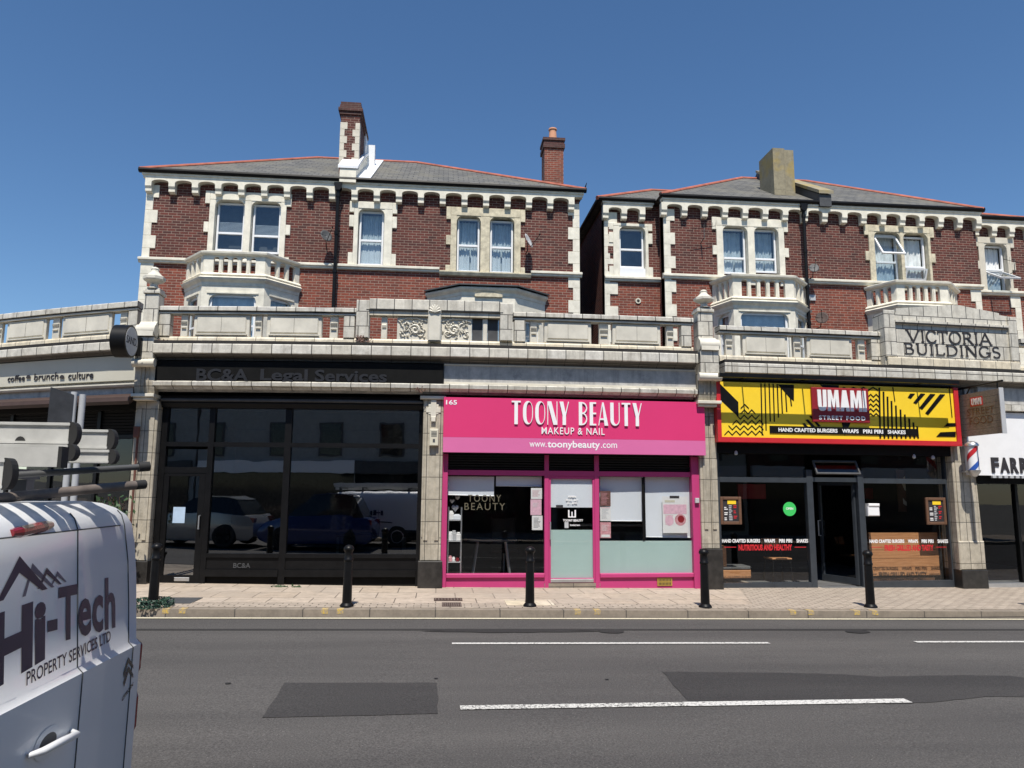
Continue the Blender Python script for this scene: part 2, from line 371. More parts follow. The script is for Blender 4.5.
def copy_tree(o,parent=None):
    c=o.copy(); COL.objects.link(c)
    if parent: c.parent=parent
    for ch in list(o.children): copy_tree(ch,c)
    return c
_tc={}
def textdata(s,bold=0.,space=1.,shear=0.):
    k=(s,bold,space,shear)
    if k in _tc: return _tc[k]
    cu=bpy.data.curves.new('t','FONT'); cu.body=s; cu.size=1; cu.offset=bold; cu.space_character=space; cu.resolution_u=3; cu.shear=shear
    ob=bpy.data.objects.new('t',cu); COL.objects.link(ob)
    dg=bpy.context.evaluated_depsgraph_get(); dg.update(); me=bpy.data.meshes.new_from_object(ob.evaluated_get(dg))
    vs=[(v.co.x,v.co.y) for v in me.vertices]; fs=[tuple(p.vertices) for p in me.polygons]
    bpy.data.objects.remove(ob); bpy.data.curves.remove(cu); bpy.data.meshes.remove(me)
    x0=min(v[0] for v in vs);x1=max(v[0] for v in vs);y0=min(v[1] for v in vs);y1=max(v[1] for v in vs)
    vs=[((a-x0)/(x1-x0),(b-y0)/(y1-y0)) for a,b in vs]; _tc[k]=(vs,fs); return _tc[k]
def text(s,x0,x1,z0,z1,y,depth,mat,name='lettering',parent=None,bold=0.,space=1.,T=BT,shear=0.,mirror=False):
    """raised lettering filling the rectangle; T maps (x,y,z) to the world"""
    vs,fs=textdata(s,bold,space,shear); n=len(vs)
    q=[(x0+(x1-x0)*a,z0+(z1-z0)*b) for a,b in vs]
    V=[(a,y-depth,b) for a,b in q]+[(a,y,b) for a,b in q]
    ed={}
    for f in fs:
        for i in range(len(f)):
            e=(f[i],f[(i+1)%len(f)]); ed[e]=1
    fc=[f for f in fs]+[tuple(n+i for i in reversed(f)) for f in fs]
    fc+=[(a,b,n+b,n+a) for (a,b) in ed if (b,a) not in ed]
    m=MB(T); m.add(V,fc); return m.build(name,mat,parent)
def prc(px_rect,v): return RC(*px_rect,v)
# ================================================================== GROUND
def TG(x,y,z): return (x,y,z+GS*x)
def sheet(name,mat,pts,z,T=TG):
    m=MB(T); m.add([(x,y,z) for x,y in pts],[tuple(range(len(pts)))]); return struct(m.build(name,mat))
KY=-2.36; NK=-12.1
sheet('ground','ground',[(-400,-400),(400,-400),(400,900),(-400,900)],-.06)
m=MB(TG); m.box(-70,70,NK,KY,-.05,ROAD); struct(m.build('road','asphalt'))
m=MB(TG); m.box(-70,70,KY,KY+.15,-.05,PAV-.003); struct(m.build('kerb','kerb'))
m=MB(TG); m.box(-70,70,KY+.153,12,-.05,PAV); struct(m.build('far_pavement','slabs'))
sheet('pavement_setts','setts',[(-70,KY+.16),(70,KY+.16),(70,KY+.60),(-70,KY+.60)],PAV+.004)
sheet('pavement_small_blocks','setts',[(4.9,KY+.60),(70,KY+.60),(70,2.5),(6.2,2.5)],PAV+.004)
m=MB(TG); m.box(-70,70,NK-.15,NK,-.05,PAV-.003); struct(m.build('near_kerb','kerb'))
m=MB(TG); m.box(-70,70,-17,NK-.153,-.05,PAV); struct(m.build('near_pavement','slabs'))
def gpoly(pxs,z0=ROAD): return [tuple(atG(a,b,z0))[:2] for a,b in pxs]
def jag(pts,n=10,a=.02):
    out=[]
    for i,p in enumerate(pts):
        q=pts[(i+1)%len(pts)]
        for k in range(n):
            t=k/n; out.append((p[0]+(q[0]-p[0])*t+(random.uniform(-a,a) if k else 0),p[1]+(q[1]-p[1])*t+(random.uniform(-a,a) if k else 0)))
    return out
sheet('road_patch','asphalt_new',jag(gpoly([(285,683),(437,683),(438,714),(262,718)]),8,.008),ROAD+.004)
sheet('road_patch','asphalt_new',jag(gpoly([(662,672),(770,673),(840,674.5),(880,677),(960,675.5),(1010,676),(1060,683),(1060,697),(985,697),(940,702),(905,704),(800,703.5),(690,703)]),6,.01),ROAD+.004)
def strip(name,mat,a,b,wd,z=ROAD+.008):
    A=Vector(a);B=Vector(b); n=(B-A).normalized(); n=Vector((-n.y,n.x))*wd/2
    return sheet(name,mat,[tuple(A+n),tuple(B+n),tuple(B-n),tuple(A-n)],z)
strip('lane_marking','line_white',(.2,-4.19),(4.05,-4.19),.085)
strip('lane_marking','line_white',(5.97,-4.14),(9.8,-4.14),.085)
strip('centre_marking','line_worn',(.22,-6.78),(2.14,-6.74),.115)
strip('centre_marking','line_white',(2.14,-6.74),(4.18,-6.70),.125)
strip('edge_line','line_cream',(-70,KY-.12),(70,KY-.12),.085)
strip('tar_seam','tar',(-70,-3.34),(70,-3.26),.10,ROAD+.004)
for a,b,w_ in ((-.2,2.2,.20),):
    pts=[]; n=14
    for i in range(n+1): pts.append((a+(b-a)*i/n,-3.42+w_*.5*math.sin(PI*i/n)*random.uniform(.6,1.2)))
    for i in range(n,-1,-1): pts.append((a+(b-a)*i/n,-3.42-w_*.5*math.sin(PI*i/n)*random.uniform(.6,1.2)))
    sheet('tar_spill','tar',pts,ROAD+.0065)
def ellipse(c,rx,ry,n=14,j=.0): return [(c[0]+rx*math.cos(2*PI*k/n)*(1+random.uniform(-j,j)),c[1]+ry*math.sin(2*PI*k/n)*(1+random.uniform(-j,j))) for k in range(n)]
for px,py,rx in ((612,632,.17),(857,632,.17),(436,679,.022),(607,680,.022),(228,684,.03)):
    c=atG(px,py); sheet('tar_spot','tar',ellipse((c.x,c.y),rx,rx*.7,14,.12),ROAD+.0085)
for px in (159,176,322,338,580,600,797,815,861,879):
    c=atG(px,612,PAV); x=c.x
    m=MB(TG); m.box(x-.045,x+.045,KY-.003,KY+.13,PAV-.06,PAV+.0015); struct(m.build('yellow_kerb_mark','paint_yellow'))
for (a,b,c_,d,mt,z) in ((434,598.5,462,601,'maroon',1),(442,603,461,607,'maroon',2),(507,600.5,550,605.5,'tile_cream',3),(170,598,190,604,'lead',4)):
    p=gpoly([(a,b),(c_,b),(c_,d),(a,d)],PAV)
    xs=[q[0] for q in p]; ys=[q[1] for q in p]
    m=MB(TG); m.box(min(xs),max(xs),min(ys),max(ys),PAV-.01,PAV+.008)
    o=m.build('drain_cover' if mt!='tile_cream' else 'paving_slab',mt)
    if z<3: 
        m2=MB(TG)
        for k in range(9):
            x=min(xs)+(max(xs)-min(xs))*(k+.5)/9; m2.box(x-.008,x+.008,min(ys)+.02,max(ys)-.02,PAV+.008,PAV+.014)
    if mt=='tile_cream': struct(o)
    else:
        solo(o,{1:'long rusty slotted drain cover in the pavement before the pink shop',2:'short rusty drain cover nearest the kerb before the pink shop',4:'grey metal inspection cover in the pavement by the leftmost bollard'}[z],'drain cover')
        if z<3:
            m2.build('grating','rust_pipe',None).name='grating'
            gr=bpy.context.scene.collection.objects[-1] if False else bpy.data.objects['grating']
            gr.parent=o; 
            for v in gr.data.vertices: v.co-=o.location
            gr.name='slot_bar'

# ================================================================== THE TILED SHOP PARADE
A=thing('shop_parade','long single-storey parade faced in weathered cream glazed tiles with open parapet, piers and inscribed pediment','building',(1.2,0,.15))
ZB={'L':Z(359.3,-.3),'R':uz(820,375,-.3)[1],'W':None}
zW=uz(65,351.5,-.3)[1]
ZB['W']=zW
def zz(sec,py,v):   # height of a feature seen at py (reference columns of each section)
    return {'L':lambda:uz(560,py,v)[1],'R':lambda:uz(800,py,v)[1],'W':lambda:uz(65,py,v)[1]}[sec]()
SEC={'L':(U(157,340),U(692,340)),'R':(U(718,340),14.5),'W':(-11.,U(138,330))}
PYS={'L':dict(cap0=313.2,cap1=318.5,b0=343.,b1=348.,tr0=349.8,tr1=359.3,s1=366),
     'R':dict(cap0=328.2,cap1=333.5,b0=357.5,b1=362.5,tr0=364.6,tr1=374.6,s1=381),
     'W':dict(cap0=307.2,cap1=313.5,b0=337.5,b1=343,tr0=344.8,tr1=353,s1=358)}
HT={}
for s,(u0,u1) in SEC.items():
    p=PYS[s]; h=HT[s]=dict(cap0=zz(s,p['cap0'],-.1),cap1=zz(s,p['cap1'],-.1),b0=zz(s,p['b0'],-.06),tr0=zz(s,p['tr0'],-.3),tr1=zz(s,p['tr1'],-.3),s1=zz(s,p['s1'],-.12))
    t0,t1,s1=h['tr0'],h['tr1'],h['s1']
    m=BM(); m.prof([(-.285,t1),(-.30,t1+.012),(-.30,t0-.015),(-.288,t0),(.10,t0),(.10,t1)],u0,u1); co=m.build('cornice','tile',A)
    m=BM(); m.prof([(-.27,t1-.002),(.10,t1-.002),(.10,s1),(-.10,s1),(-.11,s1+.04),(-.17,s1+.05),(-.19,s1+.08),(-.25,t1-.02)],u0,u1); m.build('soffit_moulding','tile_shade',co)
    m=BM(); m.box(u0,u1,-.286,.1,t0+.001,t0+.058); m.build('lead_flashing','soot',A)
    m=BM(); m.prof([(-.12,t0+.059),(-.06,t0+.07),(-.06,h['b0']-.03),(-.04,h['b0']),(.12,h['b0']),(.12,t0+.059)],u0,u1); m.build('parapet_base','tile_cream',A)
    segs=[(u0,u1)]
    if s=='L': segs=[(u0,U(357,315)),(U(513,315),u1)]
    if s=='R': segs=[(u0,U(884,328)),(U(1017,345),u1)]
    m=BM()
    for a,b in segs: m.prof([(-.10,h['cap1']+.012),(-.115,h['cap1']+.02),(-.115,h['cap0']-.018),(-.09,h['cap0']),(.16,h['cap0']),(.16,h['cap1']+.012)],a,b)
    m.build_each('coping','tile',A)
    m=BM()
    for a,b in segs: m.box(a,b,-.085,.13,h['cap1']-.035,h['cap1']-.006)
    m.build_each('coping_bed','panel_tile',A)
    m=BM()
    for a,b in segs: m.box(a,b,-.10,.12,h['cap1']-.0055,h['cap1']+.011)
    m.build_each('coping_joint','soot',A)
    m=BM(); m.box(u0,u1,.0,.1,3.55 if s!='W' else 3.4,t0); m.build('wall','marble',A)
def panel(px0,px1,sec,py=328,v=-.03):
    h=HT[sec]; a,b=U(px0,py),U(px1,py); z0,z1=h['b0']+.002,h['cap1']-.037
    m=BM(); m.bev(a,b,v,.08,z0,z1,.012)
    m.bev(a+.06,b-.06,v-.022,v-.001,z0+.075,z1-.045,.015)
    m.box(a+.04,b-.04,v-.03,v-.002,z0+.035,z0+.055)
    m.build('parapet_panel','panel_tile',A)
    m=BM(); m.box((a+b)/2-.002,(a+b)/2+.002,v-.0235,v-.022,z0+.08,z1-.05); m.build('tile_joint','soot',A)
def post(px0,px1,sec,py=328):
    h=HT[sec]; a,b=U(px0,py),U(px1,py); z0,z1=h['b0']+.002,h['cap1']-.037; zm=(z0+z1)/2
    m=BM(); m.bev(a,b,-.02,.07,z0,z1,.008)
    m.prof([(-.021,zm+.08),(-.06,zm+.07),(-.05,zm+.045),(-.03,zm+.02),(-.021,zm+.0)],a+.012,b-.012)
    m.prof([(-.021,zm-.03),(-.05,zm-.03),(-.05,zm-.045),(-.021,zm-.06)],a+.022,b-.022)
    m.build('parapet_post','panel_tile',A)
def block(px0,px1,sec,py=328,v=-.075):
    h=HT[sec]; a,b=U(px0,py),U(px1,py); m=BM(); m.bev(a,b,v,.1,h['b0']+.002,h['cap1']-.037,.01); m.build('parapet_block','tile_block',A)
for a,b in ((8,47),(63,112)): panel(a,b,'W')
for a,b in ((-2,3),(53,60),(120,127)): post(a,b,'W')
block(129,138,'W')
for a,b in ((194,250),(267,322),(544,591),(612,660)): panel(a,b,'L')
for a,b in ((181,188),(255,262),(330,338),(530,537),(599,608),(666,673)): post(a,b,'L')
for a,b in ((160,171),(344,355),(514,525),(680,690)): block(a,b,'L')
for a,b in ((742,787),(806,851)): panel(a,b,'R',342)
for a,b in ((725,732),(793,800),(857,864)): post(a,b,'R',342)
block(869,883,'R',342)
# ---- raised middle block with two scroll panels and a shell keystone
h=HT['L']; ux=lambda px:U(px,325,-.1)
zc=lambda py:uz(434,py,-.12)[1]
m=BM(); m.bev(ux(356),ux(369),-.13,.12,h['b0']+.002,zc(301.5),.01); m.bev(ux(500),ux(512.5),-.13,.12,h['b0']+.002,uz(505,303.5,-.12)[1],.01); m.build_each('pedestal','tile_block',A)
m=BM(); m.bev(ux(369)+.001,ux(500)-.001,-.13,.12,zc(310.5),zc(299.8),.012); m.build('raised_coping','tile_block',A)
m=BM(); m.box(ux(369)+.001,ux(500)-.001,-.10,.10,zc(316),zc(310.5)-.002); m.build('raised_band','tile_cream',A)
m=BM(); m.box(ux(366),ux(503),-.135,-.07,zc(310.5)-.016,zc(310.5)-.003); m.build('dark_joint','soot',A)
z0,z1=h['b0']+.002,zc(316)-.002
for a,b,sg in ((397,427.5,1),(441.5,472,-1)):
    a_,b_=ux(a),ux(b)
    m=BM(); m.box(a_,b_,-.03,.06,z0,z1); pn=m.build('scroll_panel','panel_tile',A)
    cx=(a_+b_)/2; H_=z1-z0
    m=BM()
    def sp(cx,cz,r0,r1,t0,t1,dirn,n=26,wd=.024):
        p=[]
        for i in range(n+1):
            t=t0+(t1-t0)*i/n; r=r0+(r1-r0)*i/n; p.append((cx+dirn*r*math.cos(t),-.04,cz+r*math.sin(t)))
        m.tube(p,[wd*(.55+.6*math.sin(PI*i/n)) for i in range(n+1)],6)
    sp(cx+sg*.05,z0+H_*.42,.015,.105,0,4.6*PI/2*1.35,sg)
    sp(cx-sg*.12,z0+H_*.62,.02,.13,PI*.2,PI*1.75,-sg,wd=.015)
    sp(cx+sg*.16,z0+H_*.30,.01,.075,0,PI*1.9,-sg,wd=.013)
    sp(cx-sg*.17,z0+H_*.25,.01,.06,0,PI*1.8,sg,wd=.012)
    sp(cx+sg*.14,z0+H_*.74,.01,.06,PI,PI*2.8,sg,wd=.012)
    for q_ in range(46):
        aa=random.uniform(0,2*PI); xx=random.uniform(a_+.05,b_-.05); zz_=random.uniform(z0+.04,z1-.04); L_=random.uniform(.03,.07)
        m.tube([(xx,-.03,zz_),(xx+L_*.5*math.cos(aa),-.055,zz_+L_*.5*math.sin(aa)),(xx+L_*math.cos(aa+.6),-.04,zz_+L_*math.sin(aa+.6))],[.006,.016,.004],5)
    m.tube([(a_+.02,-.045,z0+H_*.8),(cx-.08,-.05,z1-.03),(cx+.08,-.05,z1-.03),(b_-.02,-.045,z0+H_*.8)],.013,6)
    o=m.build('scroll_relief','panel_tile',pn,smooth=True)
for a in (472.6,488.2):
    m=BM(); m.box(ux(a),ux(a+10.2),.02,.05,z0,z1); m.build('louvre','lead',A)
m=BM(); m.bev(ux(483.2),ux(487.6),-.04,.06,z0,z1,.008); m.build('parapet_post','panel_tile',A)
m=BM(); m.bev(ux(381),ux(387),-.03,.06,z0,z1,.008); zm=(z0+z1)/2; m.prof([(-.031,zm+.06),(-.06,zm+.04),(-.05,zm),(-.031,zm-.02)],ux(382),ux(386)); m.build('parapet_post','panel_tile',A)
m=BM(); m.bev(ux(428),ux(441),-.19,.0,z0-.05,zc(311.5),.02); ks=m.build('keystone','panel_tile',A)
m=BM(); cxk=(ux(428)+ux(441))/2; zk=zc(313.5)
for k in range(7):
    t=PI*(.08+.84*k/6); m.tube([(cxk,-.205,zk),(cxk+.07*math.cos(t),-.215,zk+.09*math.sin(t)),(cxk+.115*math.cos(t),-.20,zk+.15*math.sin(t))],[.012,.022,.012],6)
m.build('shell_ornament','panel_tile',ks,smooth=True)
# ---- inscribed pediment
V0=-.22
pq=lambda px,py:uz(px,py,V0)
def ppoly(pts,v0,v1,mat,name,par=A):
    m=BM(); m.prism([uz(a,b,v0) for a,b in pts],v0,v1); return m.build(name,mat,par)
zb=HT['R']['tr0']+.059
ul,ur=U(884,340,V0),U(1017,345,V0)
pts=[(ul,zb),(ur,zb),(ur,pq(1016,318)[1]),(U(999,314,V0),pq(999,315)[1]),(U(999,314,V0),pq(999,313.2)[1]),(U(956,305,V0),pq(956,304.6)[1]),(U(896,308,V0),pq(896,308.3)[1]),(U(896,308,V0),pq(896,312.5)[1]),(ul,pq(884,312.5)[1])]
m=BM(); m.prism(pts,V0,.12); ped=m.build('pediment','tile_block',A)
zt_=lambda py:uz(950,py,V0)[1]
m=BM(); m.bev(ul-.0,U(894,325,V0),V0-.05,V0-.001,zt_(359.5),zt_(313.8),.012); m.bev(U(1007,325,V0),ur,V0-.05,V0-.001,zt_(359.5),zt_(314.2),.012); m.build_each('pediment_pilaster','tile_block',ped)
m=BM(); m.bev(ul+.02,ur-.02,V0-.07,V0-.0,zb+.0,zt_(360),.012); m.build('pediment_plinth','tile_cream',ped)
m=BM(); m.prof([(V0-.001,zt_(322.5)),(V0-.05,zt_(323)),(V0-.05,zt_(325)),(V0-.001,zt_(327))],U(894,325,V0)+.002,U(1007,325,V0)-.002); m.build('pediment_mould','tile_block',ped)
m=BM(); m.box(U(894,325,V0)+.01,U(1006,325,V0)-.01,V0-.052,V0-.03,zt_(326.6),zt_(325.4)); m.build('dark_joint','soot',ped)
def arc(cx,cy,rx,ry,a0,a1,n=10): return [(cx+rx*math.cos(R(a0+(a1-a0)*i/n)),cy+ry*math.sin(R(a0+(a1-a0)*i/n))) for i in range(n+1)]
GL={ # width, strokes, serif points
'V':(.95,[[(.02,1),(.48,0)],[(.48,0),(.93,1)]],[(.02,1),(.93,1)]),
'I':(.34,[[(.17,1),(.17,0)]],[(.17,1),(.17,0)]),
'C':(.82,[arc(.45,.5,.40,.5,40,320,14)],[]),
'T':(.8,[[(.4,1),(.4,0)],[(.02,.97),(.78,.97)],[(.03,.97),(.03,.82)],[(.77,.97),(.77,.82)]],[(.4,0)]),
'O':(.95,[arc(.47,.5,.43,.5,0,360,20)],[]),
'R':(.85,[[(.15,1),(.15,0)],[(.15,.97)]+arc(.42,.74,.24,.23,90,-90,8)+[(.15,.51)],[(.42,.51),(.82,0)]],[(.15,1),(.15,0),(.82,0)]),
'A':(.95,[[(.04,0),(.47,1)],[(.47,1),(.92,0)],[(.2,.34),(.75,.34)]],[(.04,0),(.92,0)]),
'B':(.78,[[(.15,1),(.15,0)],[(.15,.97)]+arc(.38,.76,.22,.21,90,-90,8)+[(.15,.55)],[(.38,.55)]+arc(.4,.28,.28,.26,90,-90,8)+[(.15,.03)]],[(.15,1),(.15,0)]),
'U':(.88,[[(.13,1),(.13,.35)]+arc(.44,.35,.31,.34,180,360,10)+[(.75,1)]],[(.13,1),(.75,1)]),
'L':(.7,[[(.15,1),(.15,.03),(.66,.03),(.66,.2)]],[(.15,1),(.15,0)]),
'D':(.92,[[(.15,1),(.15,0)],[(.15,.97)]+arc(.38,.5,.45,.47,90,-90,12)+[(.15,.03)]],[(.15,1),(.15,0)]),
'N':(.95,[[(.13,0),(.13,1)],[(.13,1),(.8,0)],[(.8,0),(.8,1)]],[(.13,0),(.13,1),(.8,1)]),
'G':(.9,[arc(.45,.5,.40,.5,42,345,14),[(.83,.42),(.83,.1)],[(.58,.42),(.92,.42)]],[]),
'S':(.66,[arc(.34,.74,.24,.24,35,250,10)[:-1]+arc(.34,.26,.26,.26,80,-145,10)],[])}
def serif_text(s,x0,x1,z0,z1,v,mat,par,th=.115,dep=.008):
    tot=sum(GL[c][0] for c in s)+.10*(len(s)-1); sx=(x1-x0)/tot; sz=z1-z0; cx=x0; m=BM(); e=.0
    def seg(p,q,w_):
        nonlocal e
        a=Vector(p);b=Vector(q); d=(b-a)
        if d.length<1e-6: return
        d.normalize(); n=Vector((-d.y,d.x))*w_/2; a=a-d*w_*.25; b=b+d*w_*.25; e+=.00003
        m.prism([tuple(a+n),tuple(b+n),tuple(b-n),tuple(a-n)],v-dep-e,v)
    for ch in s:
        wdt,st,sf=GL[ch]
        for pl in st:
            for p,q in zip(pl,pl[1:]):
                dx=abs(q[0]-p[0]);dz=abs(q[1]-p[1]); seg((cx+p[0]*sx,z0+p[1]*sz),(cx+q[0]*sx,z0+q[1]*sz),sz*th*(1.15 if dz>dx else .75))
        for p in sf: 
            zz_=z0+(.97 if p[1]>.5 else .03)*sz; seg((cx+(p[0]-.11)*sx,zz_),(cx+(p[0]+.11)*sx,zz_),sz*.06)
        cx+=(wdt+.10)*sx
    return m.build('lettering',mat,par)
M['letter_dark']=plain('letter_dark',(.025,.022,.025),.7,var=.2)
serif_text('VICTORIA',U(907,338,V0),U(991,340,V0),uz(950,343.3,V0)[1],uz(950,331.6,V0)[1],V0,'letter_dark',ped)
serif_text('BUILDINGS',U(904,350,V0),U(1000,350,V0),uz(950,355.6,V0)[1],uz(950,344.8,V0)[1],V0,'letter_dark',ped)
# ---- piers
def pier(pxl,pxr,py,ztop,batter=0,v=-.02,basepy=None,full=True):
    a,b=U(pxl,py,v),U(pxr,py,v)
    zbz=uz((pxl+pxr)/2,basepy,v-.03)[1] if basepy else .75
    m=BM()
    m.bev(a,b,v,.42,zbz,ztop,.012)
    m.box(a+.05,a+.12,v-.02,v-.001,zbz+.35,ztop-.12); m.box(b-.12,b-.05,v-.02,v-.001,zbz+.35,ztop-.12)
    p=m.build('pier','tile_pier',A)
    m=BM(); q=batter*.5
    m.bev(a-.03+q*.15,b+.03+q*.3,v-.06,.41,-.1,zbz-.001,.012); m.build('pier_base','black_stone',p)
    return a,b,p
def console(a,b,z0,z1,v=-.10,par=None):
    m=BM(); H_=z1-z0; P=[]
    for i in range(13):
        t=i/12; P.append((v-.05-.16*(t**1.6)-.035*math.sin(t*PI*2),z0+H_*t))
    m.prof(P+[(0.05,z1),(0.05,z0)],a,b,3); c=m.build('console','tile_pier',par or A)
    m=BM()
    for k in (.3,.5,.7):
        x=a+(b-a)*k; m.tube([(x,p[0]-.006,p[1]) for p in P],.012,5)
    m.build('console_rib','tile_pier',c)
    m=BM(); m.tube([(a-.02,v-.19,z1-.07),(b+.02,v-.19,z1-.07)],.075,10); m.build('scroll','panel_tile',c,smooth=True)
    return c
def finial(cx,v,z0,z1,s=1.):
    T=lambda x,y,z:(x,y,z)
    cy=bend(cx)+v; H_=z1-z0
    m=MB(); pr=[(.13*s,z0),(.13*s,z0+.04*H_),(.075*s,z0+.10*H_),(.07*s,z0+.2*H_),(.12*s,z0+.27*H_),(.20*s,z0+.34*H_),(.225*s,z0+.40*H_),(.225*s,z0+.52*H_),(.19*s,z0+.56*H_),(.13*s,z0+.66*H_),(.085*s,z0+.76*H_),(.075*s,z0+.84*H_),(.085*s,z0+.89*H_),(.06*s,z0+.96*H_),(.01,z1)]
    m.lathe(pr,(cx,cy),8); return m.build('finial','panel_tile',A)
def tower(pxc,wpx,py_top,py_ped,py_scr0,py_scr1,py_blk,py_c0,py_c1,pxcons,fw_=.21):
    """the feature over a full pier: console, block, volute, pedestal, finial"""
    vv=-.14; c=U(pxc,(py_ped+py_blk)/2,vv); zf=lambda py:uz(pxc,py,vv)[1]
    wd=wpx/2/54.
    z_top,z_ped,z_s0,z_s1,z_b,z_c0,z_c1=[zf(p) for p in (py_top,py_ped,py_scr0,py_scr1,py_blk,py_c0,py_c1)]
    m=BM(); m.bev(c-wd,c+wd,vv-.16,.12,z_c0,z_s1,.012); m.build('pier_block','tile_block',A)
    m=BM(); m.bev(c-wd*.82,c+wd*.82,vv,.12,z_s1,z_ped,.012); m.bev(c-wd*.95,c+wd*.95,vv-.03,.14,z_ped-.10,z_ped-.045,.008); m.build('pedestal','tile_block',A)
    m=BM(); P=[(vv,z_s1+.001)]
    for i in range(17):
        t=i/16*PI*1.35; r=.115-.03*i/16; P.append((vv-.12-r*math.cos(t-PI*.35)*1.0,z_s1+.13+r*math.sin(t-PI*.35)*1.05))
    m.tube([(c-wd*1.08,vv-.10,z_s1+.11),(c+wd*1.08,vv-.10,z_s1+.11)],.11,14)
    m.prof([(vv-.10,z_s1+.001),(vv-.21,z_s1+.001),(vv-.20,z_s1+.12),(vv-.10,z_s1+.22),(vv-.03,z_s0),(vv,z_s0),(vv,z_s1+.001)],c-wd*.95,c+wd*.95,1)
    m.build('volute','panel_tile',A,smooth=True)
    console(c-wd*1.12,c+wd*1.12,z_c1,z_c0-.001,vv+.06)
    m=BM(); m.bev(c-wd*1.3,c+wd*1.3,vv-.10,.2,z_c1-.06,z_c1-.001,.01); m.bev(c-wd*1.15,c+wd*1.15,vv-.05,.2,z_c1-.11,z_c1-.061,.01); m.build('capital','panel_tile',A)
    finial(c,vv+.06,z_ped,z_top,fw_/.225)
    return c,z_c1-.11
c1,zt1=tower(150,17,266,288,322,338,352,360,394,145,.19)
a,b,P1=pier(129.3,152.3,490,zt1,basepy=561)
c3,zt3=tower(706,19,289,307,338,352,366,374,401,706,.19)
a3,b3,P3=pier(701,718.5,500,zt3,basepy=549)
z2=uz(432,396,-.05)[1]
a2,b2,P2=pier(421.5,442,490,z2-.06,basepy=561)
m=BM(); m.bev(a2-.06,b2+.04,-.09,.2,z2-.06,z2,.01); m.build('capital','panel_tile',A)
m=BM(); cxp=(a2+b2)/2; zq=uz(432,411,-.05)[1]
m.bev(cxp-.05,cxp+.05,-.06,-.02,zq-.12,zq+.20,.006); m.bev(cxp-.13,cxp+.13,-.055,-.02,zq-.03,zq+.06,.006); m.bev(cxp-.09,cxp+.09,-.05,-.02,zq-.06,zq+.12,.006); m.bev(cxp-.04,cxp+.04,-.075,-.06,zq-.19,zq-.10,.006); m.build('cross_ornament','panel_tile',P2)
m=BM()
for sx in (a2+.01,b2-.03): m.box(sx,sx+.02,-.035,-.021,uz(432,537,-.02)[1],uz(432,428,-.02)[1])
m.build('pilaster_moulding','tile_pier',P2)
a4,b4,P4=pier(955,977,500,uz(962,398,-.02)[1],batter=.25,basepy=570)
m=BM(); m.bev(a4-.02,b4+.06,-.06,-.0,uz(965,570,-.02)[1],uz(965,541,-.02)[1],.02); m.build('pier_skirt','tile_pier',P4)
m=BM(); m.prism([(b4,.75),(b4+.06,.75),(b4,3.0)],-.015,.3); m.build('pier_flare','tile_pier',P4)
# frieze ledge
for s,(q0,q1,py) in {'L':(U(156,389),U(694,389),(385.5,393.5))}.items():
    za,zb_=zz('L',py[0]+.7,-.18),zz('L',py[1],-.18)
    m=BM(); m.prof([(-.0,zb_),(-.10,zb_),(-.12,zb_+.03),(-.19,zb_+.05),(-.20,za-.02),(-.17,za),(-.0,za+.01)],q0,q1); m.build('frieze_ledge','tile',A)
zl0=za
m=BM(); m.box(U(444,377),U(694,377),-.09,-.002,zl0+.012,HT['L']['s1']-.002); fp=m.build('frieze_panel','marble',A)
m=BM(); 
for z_a,z_b in ((zl0+.012,zl0+.05),(HT['L']['s1']-.03,HT['L']['s1']-.004)): m.box(U(444,377),U(694,377),-.11,-.091,z_a,z_b)
m.build('frieze_moulding','panel_tile',A)
# right end frieze past the last pier
m=BM(); m.prof([(0,uz(1000,412,-.1)[1]),(-.2,uz(1000,411,-.1)[1]),(-.2,uz(1000,405,-.1)[1]),(0,uz(1000,404,-.1)[1])],U(975,400),14.5); m.build('frieze_ledge','tile',A)
m=BM(); m.box(U(975,400),14.5,-.1,-.003,uz(1000,404,-.1)[1],HT['R']['s1']); m.build('frieze_panel','marble',A)
# flat roof, party walls
m=BM(); m.box(-10.5,14.5,.11,6.4,HT['R']['tr1']-.10,HT['R']['tr1']-.02); m.build('flat_roof','lead',A)
m=BM()
for cu in ((a+b)/2,(a2+b2)/2,(a3+b3)/2,(a4+b4)/2): m.box(cu-.09,cu+.09,.42,5.0,-.1,3.95)
m.box(-10.5,14.5,5.0,5.1,-.1,3.95); m.build('party_wall','room_grey',A)
# twiggy weeds on the ledges
def weed(px,py,v,n,hgt,mat,label,spread=.14):
    u,z=uz(px,py,v); y=v+bend(u); o=MB()
    for _ in range(n):
        dx,dy=random.uniform(-spread,spread),random.uniform(-.05,.05); h_=hgt*random.uniform(.5,1)
        p=[(u+dx*.15,y,z),(u+dx*.6,y+dy,z+h_*.5),(u+dx,y+dy,z+h_)]; o.tube(p,.0045,4)
        for k in range(5): o.leaves(1,lambda:(u+dx*random.uniform(.5,1.1),y+dy,z+h_*random.uniform(.4,1)),.02)
    solo(o.build('weed_plant',mat,fix=False),label,'plant')
weed(364,346,-.16,16,.22,'twig','dry brown weed growing on the ledge below the raised parapet block')
weed(160,345,-.14,12,.12,'twig','small dry weed on the ledge beside the left finial pier')
weed(421,392.5,-.2,9,.12,'twig','dry twiggy weed on the ledge at the end of the black sign')
weed(290,588,-.12,14,.05,'leaf','low green weeds at the foot of the black shopfront',.3)
